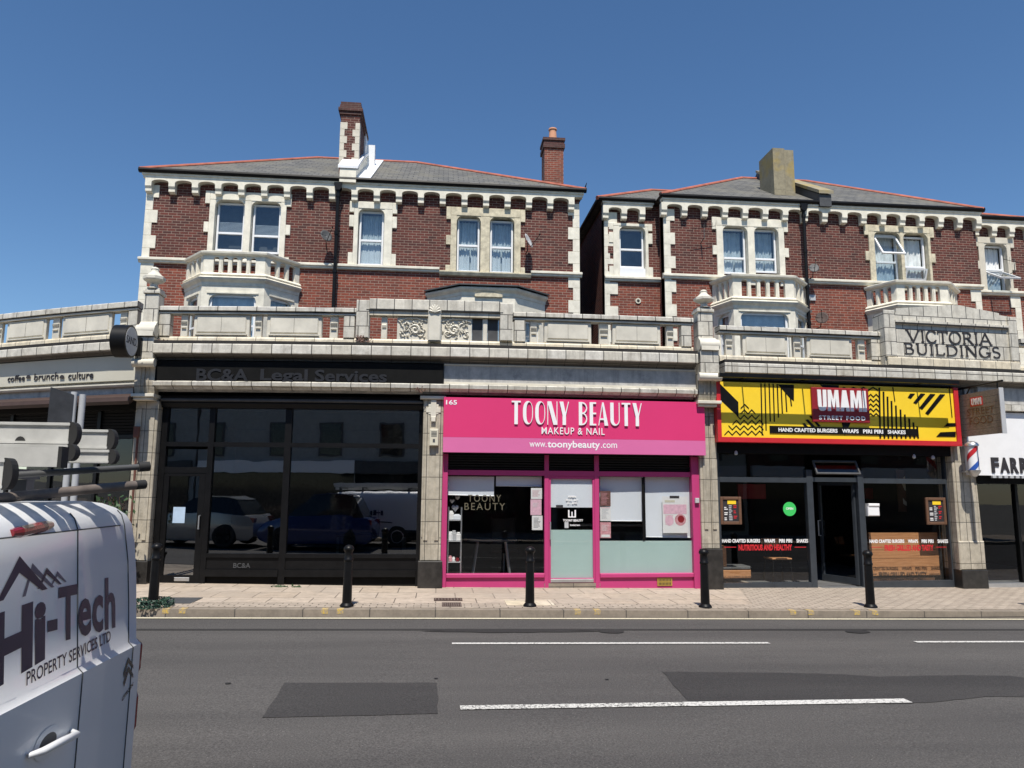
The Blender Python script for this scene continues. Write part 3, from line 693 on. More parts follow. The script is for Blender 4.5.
# ================================================================== SHOPFRONTS
def box(name,mat,par,u0,u1,v0,v1,z0,z1,bevel=.006,label=None):
    m=BM(); m.bev(u0,u1,v0,v1,z0,z1,bevel) if bevel and abs(u1-u0)<1.2 else m.box(u0,u1,v0,v1,z0,z1); return m.build(name,mat,par,label=label)
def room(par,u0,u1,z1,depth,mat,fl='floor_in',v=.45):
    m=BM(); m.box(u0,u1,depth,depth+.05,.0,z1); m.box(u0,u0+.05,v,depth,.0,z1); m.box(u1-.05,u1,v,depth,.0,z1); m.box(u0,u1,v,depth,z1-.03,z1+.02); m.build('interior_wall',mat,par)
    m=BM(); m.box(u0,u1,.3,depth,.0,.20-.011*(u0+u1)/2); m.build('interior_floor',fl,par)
def pane(par,u0,u1,z0,z1,v,mat,name='pane'):
    m=BM(); m.box(u0,u1,v,v+.006,z0,z1); return m.build(name,mat,par)
VF=.16
# ---------------------------------------------------------------- legal office (black)
zc=lambda py,v=VF:uz(330,py,v)[1]
u0,u1=b+.015,a2-.015
uA0,uA1=U(205,490,VF),U(210.5,490,VF); uB0,uB1=U(282,490,VF),U(288.5,490,VF)
SF=thing('shopfront','black framed office shopfront with dark tinted panes beside the cream tiled pier','shopfront',((u0+u1)/2,bend((u0+u1)/2)+VF,.18),'shopfronts of the parade')
m=BM()
for x0,x1 in ((u0,u0+.10),(uA0,uA1),(uB0,uB1),(u1-.06,u1)): m.box(x0,x1,VF,VF+.10,.1,zc(409))
m.box(u0+.10,uA0,VF+.004,VF+.09,zc(447.5),zc(443)); m.box(uA1,uB0,VF+.004,VF+.09,zc(447.5),zc(443)); m.box(uB1,u1-.06,VF+.004,VF+.09,zc(447.5),zc(443))
m.box(u0+.10,uA0,VF+.004,VF+.09,uz(180,473,VF)[1],uz(180,467,VF)[1])
for x0,x1 in ((uA1,uB0),(uB1,u1-.06)): m.box(x0,x1,VF-.01,VF+.08,zc(558),zc(554)); 
m.build('frame','black_paint',SF)
m=BM(); m.prof([(VF+.1,zc(409)),(VF-.06,zc(409)),(VF-.10,zc(405)),(VF-.10,zc(400)),(VF-.07,zc(397)),(VF+.1,zc(396))],u0,u1); m.build('shutter_housing','black_paint',SF)
m=BM(); m.box(u0,u1,VF+.02,VF+.12,zc(396)+.003,zl0-.0); m.build('head_board','black_matt',SF)
m=BM(); m.tube([(u0+(u1-u0)*k/8,VF-.13,zc(402)+.0) for k in range(9)],.028,8); m.build('shutter_tube','lead',SF,smooth=True)
for x0,x1,t,bz in ((uA1,uB0,444,554),(uB1,u1-.06,444,554)):
    box('stall_panel','black_paint',SF,x0,x1,VF+.02,VF+.08,zc(570),zc(558)-.002); box('kick_plate','black_matt',SF,x0,x1,VF+.04,VF+.10,.1,zc(577)); box('sill_ledge','black_paint',SF,x0,x1,VF-.03,VF+.08,zc(577)+.002,zc(570)-.002)
    pane(SF,x0,x1,zc(554),zc(447.5),VF+.05,'glass_dark')
for x0,x1 in ((u0+.10,uA0),(uA1,uB0),(uB1,u1-.06)): pane(SF,x0,x1,zc(443),zc(409),VF+.05,'glass_dark')
zl=lambda py:uz(180,py,VF)[1]
pane(SF,u0+.10,uA0,zl(467),zl(449),VF+.05,'glass_dark')
D=MB(BT); dx0,dx1,dz0,dz1=u0+.105,uA0-.005,zl(583),zl(473)-.004
D.box(dx0,dx0+.09,VF+.01,VF+.06,dz0,dz1); D.box(dx1-.11,dx1,VF+.01,VF+.06,dz0,dz1); D.box(dx0+.09,dx1-.11,VF+.01,VF+.06,dz0,dz0+.13); D.box(dx0+.09,dx1-.11,VF+.01,VF+.06,dz1-.05,dz1)
dr=D.build('door','black_paint',SF); pane(dr,dx0+.09,dx1-.11,dz0+.13,dz1-.05,VF+.035,'glass_dark')
box('letter_plate','steel',dr,dx0+.30,dx0+.56,VF-.0,VF+.01,dz0+.03,dz0+.095)
m=BM(); m.tube([(dx1-.05,VF-.0,1.15),(dx1-.05,VF-.06,1.15),(dx1-.05,VF-.06,1.38),(dx1-.05,VF-.0,1.38)],.013,6); m.build('handle','steel',dr)
m=BM(); m.box(u0+.10,uA0,VF-.02,VF+.3,.05,dz0-.004); m.build('threshold','steel',SF)
text('BC&A',U(233,567,VF),U(250,567,VF),zc(568.5),zc(563.5),VF+.0195,.004,'lead','lettering',SF,bold=.01)
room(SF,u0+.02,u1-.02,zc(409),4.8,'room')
# faint furniture inside
def desk(x,y,z0,label):
    t=thing('desk',label,'desk',(x,y,z0)); m=MB(); m.box(x-.7,x+.7,y-.35,y+.35,z0+.70,z0+.74); m.build('desk_top','wood_brown',t)
    for sx in(-.64,.64):
        for sy in (-.3,.3): m=MB(); m.box(x+sx-.025,x+sx+.025,y+sy-.025,y+sy+.025,z0,z0+.70); m.build('leg','steel',t)
desk(-1.3,bend(-1.3)+2.2,.22,'dark office desk behind the tinted window of the black shopfront')
x0,x1,z0,z1=RC(173,507,185,523,VF+.03); m=BM(); m.box(x0,x1,VF+.026,VF+.029,z0,z1); n_=solo(m.build('door_notice','paper'),'pale blue and white notice taped inside the black office door','notice')
n_.data.materials[0]=plain('notice_blue',(.42,.55,.70),.8)
# sign over it
VZ=-.17
q0,q1=U(154,374,VZ),U(443,374,VZ); z0,z1=zl0+.013,zz('L',367.0,VZ)
t=thing('fascia_sign','long black fascia sign with dim grey raised BC&A Legal Services letters','sign',((q0+q1)/2,bend((q0+q1)/2)-.06,z0),'fascia signs over the shops')
m=BM(); m.box(q0,q1,VZ,-.003,z0,z1); m.build('sign_board','black_matt',t)
M['letter_grey']=plain('letter_grey',(.022,.022,.024),.3,var=.15)
zt0,zt1=uz(290,381.3,VZ)[1],uz(290,369.3,VZ)[1]
text('BC&A',U(198.5,375,-.06),U(250,375,-.06),zt0-.01,zt1,VZ-.0005,.010,'letter_grey',parent=t,bold=.025)
text('Legal',U(262,375,-.06),U(309,375,-.06),zt0-.05,zt1+.0,VZ-.0005,.010,'letter_grey',parent=t,bold=.025)
text('Services',U(316,375,-.06),U(387.5,375,-.06),zt0,zt1+.0,VZ-.0005,.010,'letter_grey',parent=t,bold=.025)

# ---------------------------------------------------------------- beauty salon (pink)
VP=.10
zc=lambda py,v=VP,px=570:uz(px,py,v)[1]
uL0,uL1=U(441,520,VP),U(447,520,VP); uD0,uD1=U(544.5,530,VP),U(549,530,VP); uE0,uE1=U(595,530,VP),U(599.7,530,VP); uR0,uR1=U(692,520,VP),U(700,520,VP)
SP=thing('shopfront','bright pink framed beauty salon shopfront with roller blinds and frosted glass','shopfront',((uL0+uR1)/2,bend((uL0+uR1)/2)+VP,.17),'shopfronts of the parade')
m=BM()
for x0,x1,v in ((uL0,uL1,VP-.05),(uD0,uD1,VP),(uE0,uE1,VP),(uR0,uR1,VP-.05)): m.bev(x0,x1,v,VP+.10,.10,zc(455),.008)
m.box(uL1,uR0,VP+.003,VP+.09,zc(476),zc(471))
m.bev(uL1,uD0,VP-.03,VP+.08,zc(577.5),zc(573.3),.01); m.bev(uE1,uR0,VP-.03,VP+.08,zc(577.5,VP,645),zc(573.3,VP,645),.01)
m.build('frame','pink',SP)
m=BM(); m.box(uL1,uD0,VP+.01,VP+.09,.1,zc(577.5)-.002); m.box(uE1,uR0,VP+.01,VP+.09,.1,zc(577.5,VP,645)-.002); m.build_each('stall_riser','pink',SP)
m=BM()
for k in range(7):
    z_=zc(470.5)+k*.045; m.prof([(VP+.07,z_),(VP+.04,z_+.01),(VP+.035,z_+.035),(VP+.07,z_+.043)],uL1,uR0)
m.build('black_slats','black_paint',SP)  # slats of the salon's roller shutter
m=BM(); m.box(uL1,uR0,VP+.04,VP+.12,zc(456)-.09,zl0-.01+.0); m.build('shutter_box','black_matt',SP)
# door
m=BM(); dz0,dz1=zc(583),zc(476)-.003
m.box(uD1+.002,uD1+.035,VP+.012,VP+.06,dz0,dz1); m.box(uE0-.035,uE0-.002,VP+.012,VP+.06,dz0,dz1); m.box(uD1+.035,uE0-.035,VP+.012,VP+.06,dz0,zc(578.3)); m.box(uD1+.035,uE0-.035,VP+.012,VP+.06,dz1-.05,dz1)
dr=m.build('door','pink',SP)
gx0,gx1=uD1+.035,uE0-.035
pane(dr,gx0,gx1,zc(578.3),dz1-.05,VP+.045,'glass_shop')
m=BM(); m.box(gx0,gx1,VP+.056,VP+.06,zc(507.5),dz1-.05); m.build('frosted_film','blind',dr)
m=BM(); m.box(gx0,gx1,VP+.056,VP+.06,zc(578.3),zc(530)); m.build('frosted_film','frost',dr)
box('kick_plate','steel',dr,uD1+.03,uE0-.03,VP+.002,VP+.011,zc(582.5),zc(579))
m=BM(); m.tube([(uD1+.02,VP+.01,1.0),(uD1+.02,VP-.05,1.0),(uD1+.02,VP-.05,1.3),(uD1+.02,VP+.01,1.3)],.01,6); m.build('handle','steel',dr)
def txt(s,a,b_,c,d,v,mat,par,bold=0.,space=1.,dep=.003,name='lettering'):
    x0,x1,z0,z1=RC(a,b_,c,d,v); return text(s,x0,x1,z0,z1,v,dep,mat,name,par,bold,space)
txt('OPEN',568,495.5,576,497.5,VP+.04,'paper',dr,.03); txt('MON - SAT',566,499,578,501,VP+.04,'paper',dr,.02); txt('10 - 6PM',567,502,577,504,VP+.04,'paper',dr,.02)
txt('TOONY BEAUTY',563,519.2,583,521.6,VP+.04,'white',dr,.03)
x0,x1,z0,z1=RC(567,510,577,517.5,VP+.04); m=BM(); m.box(x0+.02,x1-.02,VP+.036,VP+.039,z0,z0+.02); m.box(x0+.02,x0+.045,VP+.036,VP+.039,z0,z1); m.box(x1-.045,x1-.02,VP+.036,VP+.039,z0,z1); m.box((x0+x1)/2-.01,(x0+x1)/2+.01,VP+.036,VP+.039,z0+.02,z1-.03); m.build('door_emblem','white',dr)
txt('Instagram',570,524,580,526.5,VP+.04,'white',dr,.02)
x0,x1,z0,z1=RC(564.5,522,568.5,528,VP+.04); m=BM(); m.box(x0,x1,VP+.037,VP+.039,z0,z1); m.build('small_sticker','disc_grey',dr)
x0,x1,z0,z1=RC(556,505,563,508,VP+.04); m=BM(); m.box(x0,x1,VP+.037,VP+.039,z0,z1); m.build('small_sticker','letter_dark',dr)
x0,x1,z0,z1=RC(550,517,559,520.5,VP+.3); m=BM(); m.box(x0,x1,VP+.5,VP+.52,z0,z1)
m=BM(); m.box(uD0,uE1,VP-.0,VP+.3,.05,dz0-.004); m.build('threshold','kerb',SP)
pane(SP,uL1,uD0,zc(573.3),zc(476),VP+.05,'glass_shop'); pane(SP,uE1,uR0,zc(573.3),zc(476),VP+.05,'glass_shop')
# frosted lower film of right window
z0f,z1f=zc(573.3,VP,645),uz(645,540.8,VP+.06)[1]
m=BM(); m.box(uE1+.01,uR0,VP+.058,VP+.062,z0f,z1f); m.build('frosted_film','frost',SP)
m=BM(); m.box(U(643,500,VP),U(645.2,500,VP),VP+.05,VP+.075,z1f,zc(477)); m.build('glazing_bar','black_matt',SP)
room(SP,uL0,uR1,3.1,4.8,'room')
x0,x1,z0,z1=RC(657.3,577.8,672.2,585.8,VP); t=thing('vent_grille','small brass vent grille in the pink panel below the frosted window','vent',((x0+x1)/2,bend((x0+x1)/2)+VP,z0))
m=BM(); m.box(x0,x1,VP-.003,VP+.009,z0,z1); m.build('plate','brass',t)
m=BM()
for r_ in range(2):
    for k in range(9): x=x0+.02+(x1-x0-.04)*(k+.5)/9; zz0=z0+(z1-z0)*(.12+.46*r_); m.box(x-.006,x+.006,VP-.006,VP-.0035,zz0,zz0+(z1-z0)*.3)
m.build('slot','soot',t)
# blinds
BL=[((447.5,476.5,494,495.4),'short white roller blind at the far left of the salon window'),((496,476.5,541.8,486),'shortest white roller blind, beside the salon door'),((599.8,477,643,521),'white roller blind half down behind the three small posters'),((645.5,477.2,691.3,537.3),'longest white roller blind, behind the large nail poster')]
for (r4),lab in BL:
    x0,x1,z0,z1=RC(*r4,VP+.13); t=thing('roller_blind',lab,'blind',((x0+x1)/2,bend((x0+x1)/2)+VP+.13,z1),'white roller blinds in the pink salon')
    m=BM(); sk=random.uniform(-.02,.02)
    m.grid(lambda s,q:(x0+(x1-x0)*s,VP+.13+.008*math.sin(q*3+s*2),z0+(z1-z0)*q+(sk*(s-.5)*(1-q))),10,6); o=m.build('fabric','blind',t,smooth=True,fix=False)
    m=BM(); m.tube([(x0+(x1-x0)*k/3,VP+.135,z0+sk*(k/3-.5)) for k in range(4)],.010,6); m.build('bottom_bar','white',t)
# posters
def poster(r4,mat,label,v=VP+.075,marks=None,name='poster'):
    x0,x1,z0,z1=RC(*r4,v); m=BM(); m.box(x0,x1,v,v+.003,z0,z1,seg=2); o=m.build(name,mat); o['_w']=(0,0,0)
    W,H_=x1-x0,z1-z0
    if marks:
        for kind,a,b_,c,d,mt in marks:
            X0,X1,Z0,Z1=x0+W*a,x0+W*c,z1-H_*d,z1-H_*b_
            if kind=='t:': pass
            if kind.startswith('t:'): text(kind[2:],X0,X1,Z0,Z1,v-.0005,.001,mt,'lettering',o,.02)
            elif kind=='o': m=BM(); m.prism([(X0+(X1-X0)*(.5+.5*math.cos(q*PI/8)),Z0+(Z1-Z0)*(.5+.5*math.sin(q*PI/8))) for q in range(16)],v-.002,v-.0006); m.build('picture',mt,o)
            elif kind=='w': 
                m=BM(); n=9
                for k in range(n): 
                    zq=Z0+(Z1-Z0)*(k+.3)/n; m.box(X0,X0+(X1-X0)*random.uniform(.55,1),v-.0012,v-.0004,zq,zq+(Z1-Z0)/n*.3)
                m.build('small_print',mt,o)
            else: m=BM(); m.box(X0,X1,v-.0025,v-.0006,Z0,Z1); m.build('picture',mt,o)
    c=solo(o,label,'poster' if name=='poster' else name.split('_')[-1])
    for ch in o.children:
        for vv in ch.data.vertices: vv.co-=o.location
    return o
VQ=VP+.0565
poster((531,488,542,499),'paper','white poster with red script taped to the glass, topmost beside the salon door',marks=[('w',.12,.2,.9,.8,'rose')])
poster((530.5,499.5,541.5,515),'rose_light','plain pink poster between two white ones left of the salon door',marks=[('w',.2,.2,.8,.5,'paper')])
poster((532,515.6,542.5,530),'paper','white printed notice, lowest of three left of the salon door',marks=[('w',.15,.12,.85,.85,'lead')])
poster((600.2,491,610.6,506),'poster_brown','small dark brown price poster right of the salon door',marks=[('w',.1,.1,.9,.9,'rose')])
poster((600.2,507,610.8,521),'paper','white notice with thin grey lettering under the brown poster',marks=[('w',.15,.12,.85,.85,'disc_grey'),('b',.08,.04,.92,.07,'rose')])
poster((600.2,522.3,610.8,538),'rose','pink and red poster, lowest beside the salon door',marks=[('w',.12,.15,.88,.55,'paper'),('b',.1,.78,.9,.95,'paper')])
poster((662.5,496.5,687.6,533),'paper','large pale nail treatment poster hanging on the long white blind',marks=[('b',.10,.10,.50,.16,'cream_box'),('b',.04,.22,.96,.48,'rose_light'),('o',.48,.48,.93,.80,'rose'),('o',.60,.52,.86,.72,'dark_red'),('o',.10,.52,.44,.80,'rose_light'),('w',.1,.5,.45,.78,'rose'),('b',.30,-.02,.68,.05,'letter_dark'),('t:NAILS',.30,.26,.7,.33,'paper')])
# gold lettering in window
tw=thing('window_lettering','dull gold TOONY BEAUTY lettering on the left salon window','lettering',(U(485,502,VP+.05),bend(1)+VP,1.7))
txt('TOONY',468,494.8,501,501.8,VP+.048,'gold',tw,-.005,1.25); txt('BEAUTY',464.5,503,505,510,VP+.048,'gold',tw,-.005,1.25)
# display shelves at the left of the window
x0,x1=U(448,540,VP+.3),U(461,540,VP+.3); y0=VP+.2
t=thing('display_shelf','narrow glass display shelf with small products inside the salon window','shelf',((x0+x1)/2,bend(x0)+y0,.3))
m=BM()
for xx in (x0,x1): m.box(xx-.01,xx+.01,y0,y0+.02,.18,1.55); m.box(xx-.01,xx+.01,y0+.3,y0+.32,.18,1.55)
m.build('shelf_frame','steel',t)
zs=[uz(455,p,y0)[1] for p in (562,541,520)]
for z_ in zs: m=BM(); m.box(x0,x1,y0,y0+.32,z_-.012,z_); m.build('shelf_board','disc_grey',t)
k=0
for zi,items in ((2,[(.2,.10,.16,'white'),(.65,.16,.10,'blind')]),(1,[(.18,.10,.16,'white'),(.45,.10,.18,'disc_grey'),(.8,.09,.15,'paper')]),(0,[(.2,.06,.10,'rose'),(.45,.05,.08,'paper'),(.75,.06,.07,'lens_red')])):
    for fx,w_,h_,mt in items:
        xx=x0+(x1-x0)*fx; m=BM(); 
        m.bev(xx-w_/2,xx+w_/2,y0+.04,y0+.14,zs[zi]+.001,zs[zi]+h_*.8,.01); m.bev(xx-w_*.3,xx+w_*.3,y0+.06,y0+.12,zs[zi]+h_*.8,zs[zi]+h_,.008)
        nm=['top','middle','lowest'][2-zi]; pos={.2:'left end',.18:'left end',.65:'right end',.45:'centre',.8:'right end',.75:'right end'}[fx]
        o=solo(m.build('product_box',mt),f'small packaged product at the {pos} of the {nm} display shelf','product','products on the salon display shelf')
for k,(px,py,nm) in enumerate(((457.5,497.5,'highest'),(452,501,'leftmost and smallest'),(455,508,'largest and lowest'))):
    u,z=uz(px,py,VP+.35); y=bend(u)+VP+.35; r=.05 if k!=2 else .075
    t=thing('heart_balloon',f'white heart shaped balloon, {nm} of three in the salon window','balloon',(u,y,z-r),'heart balloons in the salon window')
    m=MB(); 
    def hb(s,q):
        th=2*PI*s; ph=PI*q; hx=.9*math.sin(th)**3; hz=(13*math.cos(th)-5*math.cos(2*th)-2*math.cos(3*th)-math.cos(4*th))/16
        return (u+r*hx*math.sin(ph),y-r*.45*math.cos(ph),z+r*hz*math.sin(ph))
    m.grid(hb,24,8); m.build('balloon_body','white',t,smooth=True)
    m=MB(); m.tube([(u,y,z+r*.3),(u+.005,y,z+.45)],.0015,4); m.build('string','disc_grey',t)
# treatment table, stool and lamp seen dimly inside
def table_in(x,y,label,mt='room_grey'):
    t=thing('nail_table',label,'table',(x,y,.2)); m=MB(); m.slab([(x+.5*math.cos(q*PI/8),y+.3*math.sin(q*PI/8)) for q in range(16)],.90,.94); m.build('table_top',mt,t)
    for s1,s2 in ((-.33,-.12),(.33,-.12),(-.33,.14),(.33,.14)): m=MB(); m.tube([(x+s1*.8,y+s2,.9),(x+s1*1.1,y+s2,.2)],.02,6); m.build('leg','steel',t)
table_in(U(492,560,1.0),1.15,'grey nail table with splayed metal legs inside the salon window')
t=thing('salon_chair','dark padded chair behind the grey nail table','chair',(1.35,2.0,.2)); m=MB(); m.bev(1.08,1.62,1.75,2.2,.62,.72,.03); m.build('seat','maroon',t); m=MB(); m.bev(1.1,1.6,2.2,2.27,.75,1.3,.03); m.build('backrest','room_grey',t); m=MB(); m.tube([(1.35,2,.2),(1.35,2,.62)],.03,8); m.build('leg','steel',t)
t=thing('work_counter','dim reception counter with boxes seen under the right roller blind','counter',(3.6,2.0,.2)); m=MB(); m.bev(2.9,4.3,1.8,2.4,.2,1.15,.02); m.build('counter_body','room_grey',t); m=MB(); m.box(2.85,4.35,1.75,2.45,1.152,1.19); m.build('counter_top','paper',t)
# salon sign
VS=-.14
q0,q1=U(443.3,428,VS),U(705,428,VS); zc2=lambda py:uz(574,py,VS)[1]
t=thing('fascia_sign','bright pink fascia sign with white TOONY BEAUTY lettering','sign',((q0+q1)/2,bend((q0+q1)/2)+VS,zc2(453)),'fascia signs over the shops')
m=BM(); m.box(q0,q1,VS,-.03,zc2(438.7),zc2(399.5)); m.build('sign_board','pink_sign',t)
m=BM(); m.box(q0,q1,VS-.002,-.03,zc2(453.6),zc2(438.7)-.002); m.build('sign_lower_band','pink_light',t)
def tfit(s,a,b_,c,d,v,mat,par,**k): # a..c at px level; heights from centre column
    x0,x1=U(a,(b_+d)/2,v),U(c,(b_+d)/2,v); return text(s,x0,x1,uz(574,d,v)[1],uz(574,b_,v)[1],v,k.pop('dep',.03),mat,'lettering',par,**k)
def deco(s,a,b_,c,d,v,mat,par,dep):
    """tall narrow art-deco capitals with one fat and one thin side"""
    x0,x1=U(a,(b_+d)/2,v),U(c,(b_+d)/2,v); z0,z1=uz(574,d,v)[1],uz(574,b_,v)[1]; H_=z1-z0
    W={'T':.9,'O':1.,'N':1.0,'Y':.95,'B':.88,'E':.66,'A':1.0,'U':.95,' ':.55}
    gap=.22; tot=sum(W[k] for k in s)+gap*(len(s)-1); sx=(x1-x0)/tot; cx=x0; m=BM(); e=[0]
    def pr(pts):
        e[0]+=.00004; m.prism([(cx+p*sx,z0+q*H_) for p,q in pts],v-dep-e[0],v)
    fa,th=.34,.075
    def ring(x,w,y0,y1,fl):
        n=14; o=[];i=[]
        for k in range(n+1):
            t_=-PI/2+PI*k/n
        O=[(x+w/2+w/2*math.cos(2*PI*k/24),(y0+y1)/2+(y1-y0)/2*math.copysign(abs(math.sin(2*PI*k/24))**.75,math.sin(2*PI*k/24))) for k in range(24)]
        cxn=x+fl+(w-fl-th)/2; I=[(cxn+(w-fl-th)/2*math.cos(2*PI*k/24),(y0+y1)/2+((y1-y0)/2-.05)*math.copysign(abs(math.sin(2*PI*k/24))**.75,math.sin(2*PI*k/24))) for k in range(24)]
        for k in range(24): j=(k+1)%24; pr([O[k],O[j],I[j],I[k]])
    for ch in s:
        w_=W[ch]
        if ch=='T': pr([(.28,0),(.28+fa,0),(.28+fa,1),(.28,1)]); pr([(0,.93),(w_,.93),(w_,1),(0,1)])
        if ch=='O': ring(0,w_,0,1,fa)
        if ch=='N': pr([(0,0),(th,0),(th,1),(0,1)]); pr([(w_-th,0),(w_,0),(w_,1),(w_-th,1)]); pr([(0,1),(fa+.06,1),(w_,0),(w_-fa-.06,0)])
        if ch=='Y': pr([(w_*.5-fa/2,0),(w_*.5+fa/2,0),(w_*.5+fa/2,.42),(w_*.5-fa/2,.42)]); pr([(0,1),(fa+.04,1),(w_*.5+fa/2,.42),(w_*.5-fa/2,.42)]); pr([(w_-th,1),(w_,1),(w_*.5+fa/2,.42),(w_*.5+fa/2-th*1.3,.42)])
        if ch=='B':
            pr([(0,0),(fa,0),(fa,1),(0,1)])
            for y0_,y1_ in ((.48,1),(0,.55)):
                for k in range(8):
                    a0,a1=PI/2-PI*k/8,PI/2-PI*(k+1)/8; cy_=(y0_+y1_)/2; ry=(y1_-y0_)/2; rx=w_-fa-.02
                    f=lambda q,r1,r2:(fa-.01+r1*math.cos(q),cy_+r2*math.sin(q)); pr([f(a0,rx,ry),f(a1,rx,ry),f(a1,rx-.11,ry-.06),f(a0,rx-.11,ry-.06)])
        if ch=='E': pr([(0,0),(fa,0),(fa,1),(0,1)]); [pr([(fa,y),(w_,y),(w_,y+.07),(fa,y+.07)]) for y in (0,.48,.93)]
        if ch=='A': pr([(0,0),(th,0),(w_*.42+.04,.98),(w_*.40,1)]); pr([(w_-fa-.04,0),(w_,0),(w_*.55,1),(w_*.38,1)]); pr([(.16,.24),(.62,.24),(.60,.31),(.18,.31)])
        if ch=='U':
            pr([(0,.25),(fa,.25),(fa,1),(0,1)]); pr([(w_-th,.25),(w_,.25),(w_,1),(w_-th,1)])
            for k in range(8):
                a0,a1=PI+PI*k/8,PI+PI*(k+1)/8; ci=(fa+w_-th)/2; ri=(w_-fa-th)/2
                pr([(w_/2+w_/2*math.cos(a0),.25+.25*math.sin(a0)),(w_/2+w_/2*math.cos(a1),.25+.25*math.sin(a1)),(ci+ri*math.cos(a1),.25+.19*math.sin(a1)),(ci+ri*math.cos(a0),.25+.19*math.sin(a0))])
        cx+=(w_+gap)*sx
    return m.build('lettering',mat,par)
deco('TOONY BEAUTY',511.5,402.0,641.5,425.2,VS,'white',t,.022)
tfit('MAKEUP & NAIL',541.5,427.7,604.5,434.6,VS,'white',t,dep=.015,space=1.15,bold=.004)
tfit('www.',529.5,443,546.5,447.6,VS-.002,'white',t,dep=.003,bold=.004); tfit('toonybeauty',547.5,440.8,600,450,VS-.002,'white',t,dep=.003,bold=.02); tfit('.com',601,443,617,447.6,VS-.002,'white',t,dep=.003,bold=.004)
x0,x1=U(446,402,VS),U(457,402,VS); text('165',x0,x1,uz(451,404.6,VS)[1],uz(451,400,VS)[1],VS,.003,'white','lettering',t,bold=.02)

# ---------------------------------------------------------------- burger shop (dark grey)
VU=.14
zc=lambda py,v=VU,px=840:uz(px,py,v)[1]
uJ0,uJ1=b3+.01,U(721,510,VU); uK0,uK1=U(808.2,510,VU),U(814.3,510,VU); uM0,uM1=U(860,520,VU),U(866,520,VU); uN0,uN1=U(949,520,VU),a4-.01
SU=thing('shopfront','dark grey framed burger shopfront with an open door and wooden bench board','shopfront',((uJ0+uN1)/2,bend((uJ0+uN1)/2)+VU,.1),'shopfronts of the parade')
ztr0,ztr1=zc(483),zc(478); zbt=zc(582); ztop=zc(441)
m=BM()
for x0,x1 in ((uJ0,uJ1),(uN0,uN1)): m.box(x0,x1,VU+.02,VU+.12,.0,ztop)
for x0,x1 in ((uK0,uK1),(uM0,uM1)): m.bev(x0,x1,VU,VU+.12,.0,zc(470),.008)
for x0,x1 in ((uJ1,uK0),(uM1,uN0)): m.box(x0,x1,VU+.01,VU+.11,ztr0,ztr1); m.box(x0,x1,VU+.0,VU+.11,.0,zbt)
m.box(uK1,uM0,VU+.01,VU+.11,zc(482),zc(477.5)); m.build('frame','grey_frame',SU)
for x0,x1 in ((uJ1,uK0),(uM1,uN0)): pane(SU,x0,x1,zbt,ztr0,VU+.06,'glass_shop'); pane(SU,x0,x1,ztr1,zc(453),VU+.06,'glass_shop')
m=BM(); m.box(uJ0,uN1,VU+.05,VU+.11,zc(455),ztop+.1); m.build('head_board','black_matt',SU)
# vent light open above the door
def T_open(x,y,z,hz,ang,hy):   # rotate about a horizontal hinge at (hy,hz)
    dy,dz=y-hy,z-hz; c,s=math.cos(ang),math.sin(ang); return (x,hy+dy*c+dz*s,hz-dy*s+dz*c)
hx0,hx1,hz0,hz1=uK1+.01,uM0-.01,zc(476),zc(460.5)
m=MB(lambda x,y,z:BT(*T_open(x,y,z,hz1,R(30),VU))); m.box(hx0,hx1,VU-.0,VU+.04,hz0,hz0+.03); m.box(hx0,hx1,VU,VU+.04,hz1-.03,hz1); m.box(hx0,hx0+.03,VU,VU+.04,hz0+.03,hz1-.03); m.box(hx1-.03,hx1,VU,VU+.04,hz0+.03,hz1-.03); vl=m.build('open_vent_light','lead',SU)
m=MB(lambda x,y,z:BT(*T_open(x,y,z,hz1,R(30),VU))); m.box(hx0+.03,hx1-.03,VU+.018,VU+.022,hz0+.03,hz1-.03); m.build('pane','glass_shop',vl)
# door, swung inwards, hinged on the left post... seen edge-on at the right
ang=R(72)
def T_door(x,y,z):
    dx,dy=x-(uM0-.01),y-(VU+.10); c,s=math.cos(ang),math.sin(ang); return BT((uM0-.01)+dx*c+dy*s,(VU+.10)-dx*s+dy*c,z)
dw=uM0-uK1-.03; dz0,dz1=zc(586),zc(482)-.005; X0,X1=uM0-.01-dw,uM0-.01
m=MB(T_door)
m.box(X0,X0+.06,VU+.06,VU+.10,dz0,dz1,seg=1); m.box(X1-.06,X1,VU+.06,VU+.10,dz0,dz1,seg=1); m.box(X0+.06,X1-.06,VU+.06,VU+.10,dz0,dz0+.12,seg=1); m.box(X0+.06,X1-.06,VU+.06,VU+.10,dz1-.06,dz1,seg=1); dr=m.build('door','grey_frame',SU)
m=MB(T_door); m.box(X0+.06,X1-.06,VU+.078,VU+.082,dz0+.12,dz1-.06,seg=1); m.build('pane','glass_shop',dr)
m=MB(T_door); m.tube([(X0+.03,VU+.06,1.0),(X0+.03,VU-.0,1.0),(X0+.03,VU-.0,1.3),(X0+.03,VU+.06,1.3)],.012,6); m.build('handle','steel',dr)
m=BM(); m.box(uK1,uM0,VU-.02,VU+.3,.0,zc(587.5)); m.build('threshold','steel',SU)
room(SU,uJ0,uN1,3.15,4.8,'room_black','room_grey')
